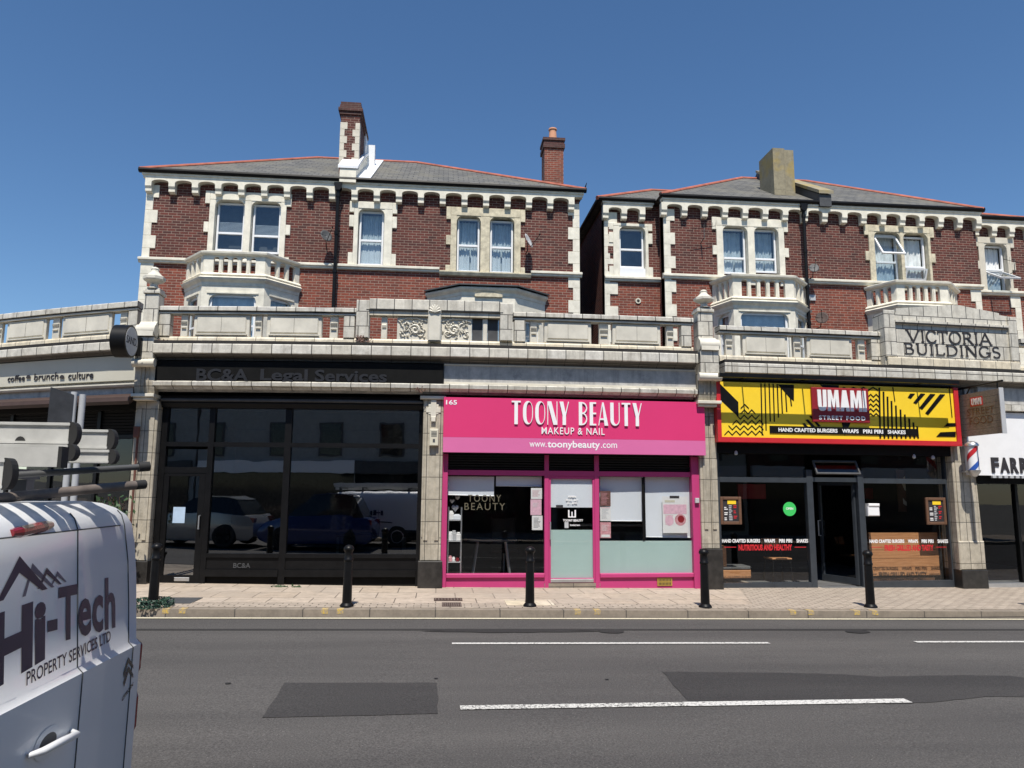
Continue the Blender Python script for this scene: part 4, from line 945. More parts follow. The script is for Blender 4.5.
# window text
def wtext(s,a,b_,c,d,mat,par,bold=.02,v=None,space=1.):
    v=VU+.058 if v is None else v; x0,x1=U(a,(b_+d)/2,v),U(c,(b_+d)/2,v); xm=(a+c)/2; return text(s,x0,x1,uz(xm,d,v)[1],uz(xm,b_,v)[1],v,.003,mat,'lettering',par,bold,space)
for side,(A0,A1) in (('left',(722,808)),('right',(869.5,948))):
    t=thing('window_lettering',f'white menu words over a line of red lettering on the {side} burger shop window','lettering',(U((A0+A1)/2,545,VU),bend(7)+VU,1.0),'lettering on the burger shop windows')
    sc=(A1-A0)/86.; px=lambda q:A0+q*sc
    ty=539.0 if side=='left' else 539.4
    wtext('HAND CRAFTED BURGERS',px(0),ty,px(38),ty+3.6,'white',t,.035); wtext('WRAPS',px(42),ty,px(53),ty+3.6,'white',t,.035); wtext('PIRI PIRI',px(57),ty,px(70),ty+3.6,'white',t,.035); wtext('SHAKES',px(74.5),ty,px(86),ty+3.6,'white',t,.035)
    wtext('NUTRITIOUS AND HEALTHY' if side=='left' else 'FRESH GRILLED AND TASTY',px(16.5),ty+5.4,px(70),ty+11.5,'red',t,.05)
    m=BM()
    for p0,p1 in ((2,14),(72.5,84)): 
        x0,x1=U(px(p0),546.5,VU+.058),U(px(p1),546.5,VU+.058); z_=uz(px(p0),547.5,VU+.058)[1]; m.box(x0,x1,VU+.055,VU+.058,z_,z_+.012)
    m.build('rule','red',t)
# green disc
x0,x1,z0,z1=RC(783,502.5,796,515.5,VU+.056); r=(x1-x0)/2; m=BM(); cx,cz=(x0+x1)/2,(z0+z1)/2
m.prism([(cx+r*math.cos(q*PI/14),cz+r*math.sin(q*PI/14)) for q in range(28)],VU+.052,VU+.056); o=m.build('window_sticker','lime'); o['_w']=(0,0,0)
text('OPEN',cx-r*.55,cx+r*.55,cz-.015,cz+.03,VU+.0515,.001,'white','lettering',o,.02)
sl_=solo(o,'round bright green sticker on the left burger shop window','sticker')
for ch in o.children:
    for vv in ch.data.vertices: vv.co-=o.location
# framed menus
for r4,lab in (((720.8,496.8,742,524.6),'framed menu with yellow heading in the left burger shop window'),((927,497.6,947,524.8),'framed menu with yellow heading in the right burger shop window')):
    v=VU+.0; x0,x1,z0,z1=RC(*r4,v); t=thing('menu_board',lab,'menu',((x0+x1)/2,bend((x0+x1)/2)+v,z0),'framed menus in the burger shop windows')
    m=BM(); w_=.055
    v=VU+.012
    for q in ((x0,x0+w_,z0,z1),(x1-w_,x1,z0,z1),(x0+w_,x1-w_,z0,z0+w_),(x0+w_,x1-w_,z1-w_,z1)): m.bev(q[0],q[1],v,v+.04,q[2],q[3],.008)
    m.build('frame','wood_brown',t); m=BM(); m.box(x0+w_,x1-w_,v+.02,v+.04,z0+w_,z1-w_); m.build('menu_sheet','letter_dark',t)
    W=x1-x0-2*w_; H_=z1-z0-2*w_; ax,az=x0+w_,z0+w_
    m=BM(); m.box(ax+W*.30,ax+W*.85,v+.016,v+.0195,az+H_*.80,az+H_*.98); m.build('menu_heading','yellow',t)
    for col,mt in ((0,'paper'),(1,'disc_grey'),(2,'red')):
        m=BM()
        for k in range(9):
            if (k+col)%3==2 and col!=1: continue
            zq=az+H_*(.06+.08*k); xq=ax+W*(.08+.30*col); m.box(xq,xq+W*random.uniform(.12,.24),v+.0175,v+.0195,zq,zq+H_*.045)
        m.build('small_print',mt,t)
# bench board in the right window
v=VU+.35; x0,x1,z0,z1=RC(870,532.5,947.5,575.5,v); t=thing('wooden_screen','planked wooden screen standing behind the right burger shop window','screen',((x0+x1)/2,bend((x0+x1)/2)+v,z0))
m=BM(); n=5
for k in range(n): zq0=z0+(z1-z0)*k/n; m.bev(x0,x1,v+random.uniform(0,.006),v+.03,zq0+.002,zq0+(z1-z0)/n-.002,.003) if False else m.box(x0,x1,v+.002*(k%2),v+.03,zq0+.003,zq0+(z1-z0)/n-.003)
m.build('plank_panel','wood',t)
m=BM(); m.box(x0,x1-.3,v+.03,v+.06,z0-.12,z0-.03); m.build('lower_rail','wood_brown',t)
for xx in (x0+.1,x1-.1): m=BM(); m.box(xx-.03,xx+.03,v+.031,v+.08,.1,z1-.1); m.build('leg','wood_brown',t)
# chair and bench left window
def cafe_chair(u,v,label):
    z=.12; y=bend(u)+v; t=thing('cafe_chair',label,'chair',(u,y,z)); m=MB(); m.bev(u-.2,u+.2,y-.2,y+.2,z+.44,z+.47,.01); m.build('seat','wood',t)
    m=MB(); m.grid(lambda s,q:(u-.2+.4*s,y+.2-.05*math.sin(PI*s)+.06+.03*q,z+.66+.16*q),6,2); o=m.build('backrest','wood',t)
    md=o.modifiers.new('s','SOLIDIFY'); md.thickness=.012
    for sx in (-1,1):
        m=MB(); m.tube([(u+sx*.17,y-.17,z+.44),(u+sx*.2,y-.2,z)],.011,6); m.build('leg','black_paint',t); m=MB(); m.tube([(u+sx*.18,y+.22,z+.82),(u+sx*.17,y+.17,z+.44),(u+sx*.2,y+.24,z)],.011,6); m.build('leg','black_paint',t)
cafe_chair(U(777,570,1.0),.95,'wooden seated chair with thin dark legs inside the left burger shop window')
x0,x1,z0,z1=RC(722,564.5,750,578,VU+.5); t=thing('bench_seat','orange wooden bench in the corner of the left burger shop window','bench',((x0+x1)/2,bend(x0)+VU+.5,.15))
m=BM(); m.bev(x0,x1,VU+.45,VU+.9,z0,z1-.1,.01); m.build('bench_base','wood',t); m=BM(); m.bev(x0,x1,VU+.45,VU+.9,z1-.098,z1-.03,.02); m.build('seat_pad','room_grey',t); m=BM(); m.bev(x0-.05,x0+.08,VU+.45,VU+.9,z1-.03,z1+.35,.01); m.build('backrest','wood',t)
# white paper dispenser hanging by the door
x0,x1,z0,z1=RC(866.5,503.5,878,516,VU-.0); t=thing('paper_dispenser','small white dispenser fixed beside the open burger shop door','dispenser',((x0+x1)/2,bend(x0)+VU,z0)); v=VU+.0
m=BM(); m.bev(x0,x1,v-.06,v+.055,z0,z1-.06,.015); m.build('dispenser_body','white',t); m=BM(); m.bev(x0+.01,x1-.0,v-.075,v+.055,z1-.058,z1,.015); m.build('lid','paper',t)
# wall art inside, then red panels standing in for a sign's reflection
x0,x1,z0,z1=RC(898,470,918,512,1.4); t=thing('wall_picture','brown wall picture with a large pale letter S inside the burger shop','picture',((x0+x1)/2,bend(x0)+1.4,z0)); m=BM(); m.box(x0,x1,1.4,1.43,z0,z1); m.build('picture_board','wood_brown',t); text('S',x0+.1,x1-.1,z0+.12,z1-.12,1.399,.004,'cream_box','lettering',t,.0)
x0,x1,z0,z1=RC(738,484,766,499,2.6); m=BM(); m.bev(x0,x1,2.6,2.66,z0,z1,.01); solo(m.build('reflection_panel','dark_red'),'dark red panel standing in for a sign reflection in the left burger shop window','panel','red reflection stand-ins in the burger shop')
x0,x1,z0,z1=RC(866,488,893,499,2.6); m=BM(); m.bev(x0,x1,2.6,2.66,z0,z1,.01); solo(m.build('reflection_panel','dark_red'),'dark red panel standing in for a sign reflection in the right burger shop window','panel','red reflection stand-ins in the burger shop')
# security lamps under the sign
for px,py,lab in ((736,453.5,'left'),(914,457,'middle'),(933,458,'right')):
    u,z=uz(px,py,-.0); m=MB(); y=bend(u); m.lathe([(.015,z+.05),(.028,z+.03),(.032,z-.01),(.02,z-.025),(.005,z-.03)],(u,y),12); solo(m.build('spot_lamp','disc_grey',smooth=True),f'tiny white ceiling spot lamp under the yellow sign, {lab} of three','lamp','spot lamps under the yellow sign')

# ---------------------------------------------------------------- the yellow sign
VY=-.16
pz=lambda a,b_,v=VY:uz(a,b_,v)
YX=lambda cx:700+cx*.15625; YY=lambda cy:370+cy*.15625
QX=lambda cx:820+cx*.19922; QY=lambda cy:290+cy*.19922
uY0,uY1=pz(720.5,410)[0],pz(954.3,413)[0]; zY=lambda py,v=VY:uz(837,py,v)[1]
t=thing('fascia_sign','yellow fascia sign with black zigzags, red border and red UMAMI plate','sign',((uY0+uY1)/2,bend((uY0+uY1)/2)+VY,zY(439)),'fascia signs over the shops')
m=BM(); m.box(uY0,uY1,VY,-.04,zY(439),zY(385)); m.build('sign_board','yellow',t)
fr=.075
m=BM(); m.box(uY0-fr,uY0-.001,VY-.03,.0,zY(439)-.09,zY(384)); m.box(uY1+.001,uY1+fr+.02,VY-.03,.0,zY(439)-.09,zY(384)); m.box(uY0-.001,uY1+.001,VY-.03,.0,zY(439)-.09,zY(439)-.001); m.build('sign_border','red',t)
EP=[0]
def yp(pts,conv,par=t,mat='black_paint',name='pattern_stripe'):
    EP[0]+=.00006; P=[]
    for a,b_ in pts:
        x,y=conv(a,b_); P.append(pz(x,y))
    P=[(min(max(x,uY0+.002),uY1-.002),min(max(z,zY(439)+.002),zY(385)-.002)) for x,z in P]
    PM.prism(P,VY-.003-EP[0],VY+.001)
PM=BM(); c10=lambda a,b_:(YX(a),YY(b_)); c9=lambda a,b_:(QX(a),QY(b_))
yp([(128,88),(245,205),(247,302),(130,192)],c10)
def ln(x,t0,b0,w_=7,conv=c10,sl=0.): yp([(x-w_/2,t0),(x+w_/2,t0),(x+w_/2+sl,b0),(x-w_/2+sl,b0)],conv)
for x,tp,bt in ((390,86,418),(415,86,388),(442,86,330),(468,88,332),(494,90,305),(519,105,280),(547,140,268),(577,165,232)): ln(x,tp,bt,8,sl=8)
yp([(498,92),(601,95),(601,200),(575,180)],c10)
yp([(765,92),(888,98),(888,120),(800,122)],c10)
def zig(x0,x1,y,amp,per,conv,w_=9):
    ph=round(x0/(per/2))%2
    n=max(1,round((x1-x0)/(per/2))); pts=[]
    for i in range(n+1): pts.append((x0+(x1-x0)*i/n,y-(amp if (i+ph)%2 else 0)))
    for p,q in zip(pts,pts[1:]): yp([(p[0],p[1]),(q[0],q[1]),(q[0],q[1]+w_),(p[0],p[1]+w_)],conv)
for k,(a_,b_) in enumerate(((156,406),(182,406),(208,406),(234,380),(260,354),(260,312))): zig(a_,b_,412-34*k,26,52,c10)
for x in (245,): 
    for k in range(5): zig(x-5,x+50,520+24*k,-14,28,c9,7)
zig(95,290,500,14,48,c9,7)
for x,tp in ((297,490),(318,510),(338,535),(358,557),(380,580),(403,600),(425,625),(447,645),(468,665),(487,685)): ln(x,tp,745,8,c9,sl=5)
ln(365,488,560,4,c9,sl=10); ln(648,492,640,4,c9,sl=14)
for p in ([(440,540),(452,520),(476,520),(455,545)],[(468,566),(505,519),(527,521),(482,572)],[(497,592),(553,521),(578,523),(512,600)],[(528,618),(602,523),(627,524),(542,627)]): yp(p,c9)
yp([(622,686),(640,668),(680,668),(680,684)],c9); yp([(584,736),(604,714),(680,711),(680,737)],c9)
for p in ([(655,343),(668,340),(700,372),(685,380)],[(674,320),(690,316),(735,362),(720,368)],[(700,297),(712,295),(772,360),(756,362)]): yp(p,c10)
yp([(905,330),(965,332),(925,420)],c10)
PM.build('pattern_stripe','black_paint',t)
EP[0]+=.004
x0,x1=pz(769.5,430)[0],pz(917,432)[0]; m=BM(); m.box(x0,x1,VY-.016,VY-.004-EP[0]*0,zY(434.4),zY(427.2)); m.build('word_strip','black_matt',t)
def ytext(s,a,b_,c,d,mat,v,bold,dep,space=1.): x0,x1=U(a,(b_+d)/2,v),U(c,(b_+d)/2,v); return text(s,x0,x1,zY(d,v),zY(b_,v),v,dep,mat,'lettering',t,bold,space)
ytext('HAND CRAFTED BURGERS',778.5,428.9,837.5,432.8,'white',VY-.016,.03,.003); ytext('WRAPS',842,428.9,858.5,432.8,'white',VY-.016,.03,.003); ytext('PIRI PIRI',863,428.9,883,432.8,'white',VY-.016,.03,.003); ytext('SHAKES',887.5,428.9,905.5,432.8,'white',VY-.016,.03,.003)
VL=VY-.055
x0,x1=U(812.3,405,VL),U(869.4,405,VL); m=BM(); m.bev(x0,x1,VL,VY-.018,zY(422.3,VL),zY(387.8,VL),.012); m.build('logo_plate','dark_red',t)
def fat(s,a,b_,c,d,v,dep):
    """very heavy slab capitals U M A M I with slit counters"""
    x0,x1=U(a,(b_+d)/2,v),U(c,(b_+d)/2,v); z0,z1=zY(d,v),zY(b_,v); W={'U':1.,'M':1.3,'A':1.05,'I':.42}; gap=.09; sx=(x1-x0)/(sum(W[k] for k in s)+gap*(len(s)-1)); cx=x0; m=BM(); e=[0]
    def pr(P): e[0]+=.0001; m.prism([(cx+p*sx,z0+q*(z1-z0)) for p,q in P],v-dep-e[0],v)
    for ch in s:
        w_=W[ch]
        if ch=='U': pr([(0,1),(.40,1),(.43,.2),(.57,.2),(.60,1),(1,1),(.97,.25),(.85,.05),(.65,0),(.35,0),(.15,.05),(.03,.25)])
        if ch=='M': pr([(0,0),(.36,0),(.38,.62),(.58,.12),(.74,.12),(.92,.62),(.94,0),(1.3,0),(1.24,1),(.86,1),(.66,.52),(.44,1),(.06,1)])
        if ch=='A': pr([(0,0),(.38,0),(.43,.17),(.62,.17),(.67,0),(1.05,0),(.74,1),(.31,1)])
        if ch=='I': pr([(0,0),(.42,0),(.40,1),(.02,1)])
        cx+=(w_+gap)*sx
    return m.build('lettering','white',t)
fat('UMAMI',817.2,390.2,865.8,411.2,VL,.02)
ytext('STREET FOOD',819,415.8,865.2,420.,'white',VL,.02,.01,1.25)
# trough light above
uA_,uB_=U(717,379,-.5),U(966,384,-.5); vt=VY-.40
zt=uz(840,378.6,vt)[1]
tl=thing('trough_light','long black trough light standing out above the yellow sign','light',((uA_+uB_)/2,bend((uA_+uB_)/2)+vt,zt))
m=BM(); m.box(U(719,379,vt),U(958,384,vt),vt-.035,vt+.035,zt-.035,zt+.035); m.build('housing','black_paint',tl)
for k in range(4):
    x=U(719,379,vt)+(U(958,384,vt)-U(719,379,vt))*(k+.5)/4; m=BM(); m.box(x-.012,x+.012,vt+.036,-.05,zt-.01,zt+.01); m.build('bracket','black_paint',tl)
m=BM(); m.box(b3+.01,a4,-.14,-.001,zY(384,-.1)+.004,HT['R']['s1']-.004); m.build('fascia_backing','black_matt',SU)
m=BM(); m.box(b3+.0,a4+.1,.0,.13,zc(455),zY(384,-.1)+.1); m.build('soffit','black_matt',SU)

# ---------------------------------------------------------------- barber shop at the right end
VB=-.12
uB0=U(966,450,VB)
SB=thing('shopfront','dark barber shopfront with a black frame at the right end','shopfront',(U(1000,500,.1),bend(11),.05),'shopfronts of the parade')
v=.16
m=BM(); m.box(b4+.02,14.4,v,v+.1,uz(1000,484,v)[1],uz(1000,479,v)[1]); x=U(1018.5,530,v); m.box(x,x+.06,v,v+.1,.0,uz(1000,484,v)[1]); m.box(14.3,14.4,v,v+.1,0,3); m.build('frame','black_paint',SB)
pane(SB,b4+.03,x,.0+.12,uz(1000,484,v)[1],v+.05,'glass_shop'); pane(SB,x+.06,14.3,.12,uz(1000,484,v)[1],v+.05,'glass_shop')
m=BM(); m.box(b4+.02,14.4,v-.06,v+.4,-.1,uz(1000,583,v)[1]); m.build('threshold','steel',SB)
room(SB,b4+.02,14.4,3.1,4.8,'room_black','room_grey')
m=BM(); m.box(b4+.02,14.4,-.02,.16,uz(1000,484,v)[1]+.002,uz(1000,475,v)[1]); m.build('soffit','black_matt',SB)
zw=lambda py:uz(1000,py,VB)[1]
t=thing('fascia_sign','plain white fascia sign with thick black letters, cut off by the right picture edge','sign',(12.5,bend(12.5)+VB,zw(475)),'fascia signs over the shops')
m=BM(); m.box(U(967,440,VB),14.4,VB,-.0,zw(475.5),zw(412.5)); m.build('sign_board','white',t)
for s_,p0,p1 in (('F',991,998.6),('A',999.6,1009),('R',1010,1018),('R',1019.3,1027.5)):
    text(s_,U(p0,465,VB),U(p1,465,VB),zw(473),zw(457.5),VB,.015,'letter_dark','lettering',t,.05)
m=BM()
for k in range(9): xx=U(991,477,VB)+k*.13; m.box(xx,xx+.08,VB-.05,VB-.0,zw(475.5)-.05,zw(475.5)-.002)
m.build('light_clip','disc_grey',t)

# ---------------------------------------------------------------- cafe at the left end
zw=lambda py,v=-.08:uz(65,py,v)[1]
SC=thing('shopfront','cafe shopfront with a folded brown awning on the curving left end','shopfront',(-7,bend(-7),.25),'shopfronts of the parade')
m=BM(); m.prof([(.0,zw(389.6)),(-.07,zw(389.3)),(-.10,zw(387.5)),(-.10,zw(386.2)),(-.02,zw(385.5)),(0,zw(385.2))],-11,a-.0); m.build('fascia_moulding','panel_tile',SC)
m=BM(); m.prof([(-.02,zw(396)),(-.30,zw(401)),(-.32,zw(405)),(-.28,zw(408)),(-.0,zw(402))],-11,a-.02); m.build('awning','maroon',SC)
m=BM(); m.box(-11,a-.01,.02,.14,zw(412,.1),zw(389,.02)); m.build('head_board','black_matt',SC)
m=BM(); v=.15
for x in (-10.4,-9.2,-8.2,-7.2,-6.2,a-.09): m.box(x,x+.07,v,v+.08,.1,zw(412,.1))
m.box(-11,a-.02,v+.01,v+.07,zw(440,v),zw(436,v)); m.box(-11,a-.02,v,v+.1,.1,.8); m.build('frame','black_paint',SC)
pane(SC,-11,a-.02,.8,zw(440,v),v+.04,'glass_shop')
m=BM()
for k in range(8): zq=zw(436,v)+(zw(412,v)-zw(436,v))*k/8; m.prof([(v+.08,zq),(v+.04,zq+.006),(v+.03,zq+.05),(v+.08,zq+.055)],-11,a-.02)
m.build('black_slats','black_matt',SC)  # black slats added in place of upper panes that mirrored the sky
m=BM(); m.box(-11,a-.2,4.8,4.85,0,3.4); m.box(-11,a-.2,.4,4.8,3.3,3.35); m.build('interior_wall','room_black',SC)
t=thing('fascia_sign','cream curved cafe fascia with small black coffee, brunch, culture words','sign',(-7,bend(-7)-.05,zw(383)),'fascia signs over the shops')
m=BM(); m.prof([(-.003,zw(384)+.012),(-.09,zw(384)+.012),(-.11,zw(359.5)),(-.003,zw(359.5))],-11,a+.06); m.build('sign_board','cream_board',t)
def wtx(s,p0,p1,y0,y1,bold=.0):
    xm=(p0+p1)/2; v=-.099; x0,x1=U(p0,(y0+y1)/2,v),U(p1,(y0+y1)/2,v); za,zb_=uz(xm,y1,v)[1],uz(xm,y0,v)[1]; text(s,x0,x1,za,zb_,v,.012,'letter_dark','lettering',t,bold)
wtx('coffee',8,25,375.3,381.3,.005); wtx('brunch',34.5,58.5,373,379.8,.005); wtx('culture',68.5,93.5,371.8,378.8,.005)
m=BM()
for p in (29.5,63): u_,z_=uz(p,378.5,-.07); m.prism([(u_+.05*math.cos(PI*k/8),z_-.0+.06*math.sin(PI*k/8)) for k in range(9)],-.125,-.10)
m.build('divider_dot','letter_dark',t)
# leafy plant seen above the van roof by the pier
u_,z_=uz(112,505,-.6); t=thing('potted_shrub','small green shrub in a dark pot in front of the left tiled pier','plant',(u_,bend(u_)-.6,.24))
m=MB(); cx,cy=u_,bend(u_)-.6; m.lathe([(.17,.24),(.23,.62),(.25,.64),(.25,.68),(.2,.68)],(cx,cy),14); m.build('pot','black_matt',t)
m=MB(); 
for k in range(9): m.tube([(cx,cy,.66),(cx+random.uniform(-.12,.12),cy+random.uniform(-.1,.1),1.2),(cx+random.uniform(-.25,.25),cy+random.uniform(-.2,.2),1.7)],[.012,.009,.003],5)
m.build('stem','wood_brown',t); m=MB()
m.leaves(380,lambda:(cx+random.gauss(0,.13),cy+random.gauss(0,.13),1.3+random.gauss(0,.2)),.045); m.build('foliage','leaf',t,fix=False)
# ================================================================== THE HOUSES BEHIND
YH=7.3
def holes_wall(x0,x1,z0,z1,Y,holes,depth,mat,par,name='wall'):
    xs=sorted(set([x0,x1]+[q for h in holes for q in h[:2]])); zs=sorted(set([z0,z1]+[q for h in holes for q in h[2:4]])); m=MB()
    for i in range(len(xs)-1):
        for j in range(len(zs)-1):
            cx,cz=(xs[i]+xs[i+1])/2,(zs[j]+zs[j+1])/2
            if any(h[0]<cx<h[1] and h[2]<cz<h[3] for h in holes): continue
            m.add([(xs[i],Y,zs[j]),(xs[i+1],Y,zs[j]),(xs[i+1],Y,zs[j+1]),(xs[i],Y,zs[j+1])],[(0,1,2,3)])
    for h in holes:
        a,b_,c,d=h
        m.add([(a,Y,c),(b_,Y,c),(b_,Y,d),(a,Y,d),(a,Y+depth,c),(b_,Y+depth,c),(b_,Y+depth,d),(a,Y+depth,d)],[(0,1,5,4),(1,2,6,5),(2,3,7,6),(3,0,4,7)])
    return m.build(name,mat,par,fix=False)
def wavy(x0,x1,y,z0,z1,mat,par,amp=.02,nw=7,name='curtain',drape=None):
    m=MB(); p1,p2=random.uniform(0,6),random.uniform(0,6); nw=nw*random.uniform(.75,1.25)
    if drape: drape*=random.uniform(.55,1.05)
    def fn(s,q):
        x=x0+(x1-x0)*s; z=z0+(z1-z0)*q
        if drape: z=z0+(z1-z0)*(q+(1-q)*drape*math.sin(PI*s)**.8)
        return (x,y+amp*math.sin(s*nw*2*PI+p1)+amp*.7*math.sin(s*nw*3.7+p2),z)
    m.grid(fn,48,3); return m.build(name,mat,par,smooth=True,fix=False)
def window(par,r4,Y,ty,curt='curtain',blind=None,open_=None):
    """white sash window: r4 pixel rect of frame on plane Y, ty transom"""
    x0,x1,z0,z1=RH(*r4,Y); tz=atY((r4[0]+r4[2])/2,ty,Y).z; f=.055
    m=MB()
    m.bev(x0,x0+f,Y,Y+.07,z0,z1,.008); m.bev(x1-f,x1,Y,Y+.07,z0,z1,.008); m.bev(x0+f+.001,x1-f-.001,Y+.001,Y+.07,z0,z0+f+.01,.008); m.bev(x0+f+.001,x1-f-.001,Y+.001,Y+.07,z1-f,z1,.008)
    m.bev(x0+f+.001,x1-f-.001,Y-.008,Y+.06,tz-.03,tz+.035,.008)
    w_=m.build('window','upvc',par)
    m=MB(); m.box(x0+f,x1-f,Y+.03,Y+.035,z0+f,tz-.03); 
    if open_ is None: m.box(x0+f,x1-f,Y+.02,Y+.025,tz+.03,z1-f)
    m.build('pane','glass_sky',w_)
    if curt=='nets':
        wavy(x0+f,x1-f,Y+.20,tz-.05,z1-f,'curtain',w_,.012,9); wavy(x0+f,x1-f,Y+.12,z0+f,tz+.02,'curtain_white',w_,.010,8)
    elif curt=='split':
        wavy(x0+f,x1-f,Y+.21,z0+f,z1-f,'curtain',w_,.018,6); q_=random.uniform(.35,.6); wavy(x0+f,x0+f+(x1-x0-2*f)*q_,Y+.12,z0+f,tz+.04,'curtain_white',w_,.012,4); wavy(x0+f+(x1-x0-2*f)*(q_+.08),x1-f,Y+.12,z0+f,tz+.04,'curtain_white',w_,.012,4)
    elif curt: wavy(x0+f,x1-f,Y+.14,z0+f,z1-f,curt,w_,.02,7)
    if blind:
        m=MB(); zb0=tz+.05; 
        for k in range(9): zq=zb0+k*.035; m.box(x0+f,x1-f,Y+.08,Y+.095,zq,zq+.018)
        m.build('slat_blind','disc_grey',w_)
    m=MB(); m.box(x0+.01,x1-.01,Y+.45,Y+.5,z0,z1); m.box(x0,x0+.01,Y+.08,Y+.5,z0,z1); m.box(x1-.01,x1,Y+.08,Y+.5,z0,z1); m.build('room_backing','room',w_)
    if open_:
        zz0,zz1,ang,hinge=(tz,z1,R(open_[1]),'top') if open_[0]=='top' else (z0,tz,R(open_[1]),'bot')
        hz=zz1-f if open_[2]=='t' else zz0+.02
        T=lambda x,y,z:T_open(x,y,z,hz,ang if open_[2]=='t' else -ang,Y-.02)
        m=MB(T); a_,b_=x0+f*.5,x1-f*.5; c_,d_=zz0+.02,zz1-f
        m.box(a_,a_+.05,Y-.02,Y+.03,c_,d_); m.box(b_-.05,b_,Y-.02,Y+.03,c_,d_); m.box(a_+.05,b_-.05,Y-.02,Y+.03,c_,c_+.05); m.box(a_+.05,b_-.05,Y-.02,Y+.03,d_-.05,d_); m.build('open_sash','upvc',w_)
        m=MB(T); m.box(a_+.05,b_-.05,Y,Y+.005,c_+.05,d_-.05); m.build('sash_pane','glass_sky',w_)
    return (x0,x1,z0,z1)
def surround(par,outer,openings,Y,sill=True,quoin=True,mat='stone_white',proud=.05):
    """stone dressing round window openings with quoined edges and shouldered heads"""
    X0,X1,Z0,Z1=outer; ops=sorted(openings); yf=Y-proud; m=MB(); yb=Y+.20
    edges=[X0]+[q for o in ops for q in o[:2]]+[X1]
    zt=max(o[3] for o in ops)
    for i in range(0,len(edges),2): m.bev(edges[i],edges[i+1],yf,yb,Z0,zt,.008)
    m.bev(X0-.0,X1+.0,yf-.004,yb,zt+.001,Z1,.01)
    for o in ops:
        c=.075
        for (xa,sg) in ((o[0],1),(o[1],-1)): 
            m.prism([(xa+sg*.001,zt),(xa+sg*(c*1.8),zt),(xa+sg*c*1.1,zt-c*.35),(xa+sg*c*.35,zt-c),(xa+sg*.001,zt-c*2)],yf+.012,yb)
    if quoin:
        n=int((zt-Z0)/.42); hq=(zt-Z0)/max(1,n)
        for k in range(n):
            if k%2==0: 
                m.bev(X0-.13,X0-.001,yf,yb,Z0+k*hq,Z0+(k+.62)*hq,.008); m.bev(X1+.001,X1+.13,yf,yb,Z0+k*hq,Z0+(k+.62)*hq,.008)
        m.bev(X0-.13,X0-.001,yf-.004,yb,zt-.12,Z1,.008); m.bev(X1+.001,X1+.13,yf-.004,yb,zt-.12,Z1,.008)
    return m.build('window_surround',mat,par)
def strcourse(par,x0,x1,Y,z,mat='stone_white',ret=None):
    m=MB(); path=[(x1,Y),(x0,Y)] ; m=MB()
    m.prof([(Y,z-.09),(Y-.07,z-.075),(Y-.075,z-.03),(Y-.12,z-.01),(Y-.12,z+.045),(Y,z+.09)],x0,x1); return m.build('string_course',mat,par)
def eaves(par,x0,x1,Y,zt,first,sp,mat='stone_white',end=False):
    """white corbel table with little segmental arches; zt=top"""
    m=MB(); band=.13; hh=.13; yf=Y-.20
    m.box(x0-.05,x1+.05,yf-.03,Y+.02,zt-band*.55,zt)
    m.box(x0-.02,x1+.02,yf,Y+.02,zt-band-.02,zt-band*.55-.001)
    xs=[]; x=first
    while x<x1+.01: xs.append(x); x+=sp
    cw=.085; zb=zt-band-.021
    pts_edges=[x0-.02]+xs+[x1+.02]
    for i in range(len(xs)-1):
        a_,b_=xs[i]+cw,xs[i+1]-cw; n=8; c=(a_+b_)/2; rx=(b_-a_)/2
        P=[(a_,zb)]+[(b_,zb)]+[(b_,zb-hh)]+[(c+rx*math.cos(PI*k/n),zb-hh+(hh-.045)*math.sin(PI*k/n)**.8) for k in range(1,n)]+[(a_,zb-hh)]
        m.prism(P,yf,Y-.001)
    m.build('corbel_band',mat,par)
    m=MB()
    for x in xs:
        m.prof([(yf,zb),(yf,zb-hh-.10),(yf+.04,zb-hh-.16),(yf+.04,zb-hh-.24),(yf+.12,zb-hh-.27),(Y,zb-hh-.27),(Y,zb)],x-cw+.001,x+cw-.001)
    return m.build_each('corbel',mat,par)
def quoins(par,x,Y,z0,z1,side,mat='stone_white',wide=.34,narrow=.2,Yside=None):
    m=MB(); n=int((z1-z0)/.36); h_=(z1-z0)/n
    for k in range(n):
        w_=wide if k%2 else narrow
        a_,b_=(x,x+w_) if side<0 else (x-w_,x); m.bev(a_,b_,Y-.03,Y+.3,z0+k*h_+.0015,z0+(k+1)*h_-.0015,.006)
    return m.build('corner_stone',mat,par)
def gutter(par,x0,x1,Y,z):
    m=MB(); m.prof([(Y,z),(Y-.11,z),(Y-.12,z-.05),(Y-.08,z-.11),(Y,z-.11)],x0,x1); m.build('gutter','black_paint',par)
def ridge(par,pts,mat='ridge',r=.075):
    m=MB(); m.tube(pts,r,8); m.build('ridge_tile',mat,par,smooth=True)
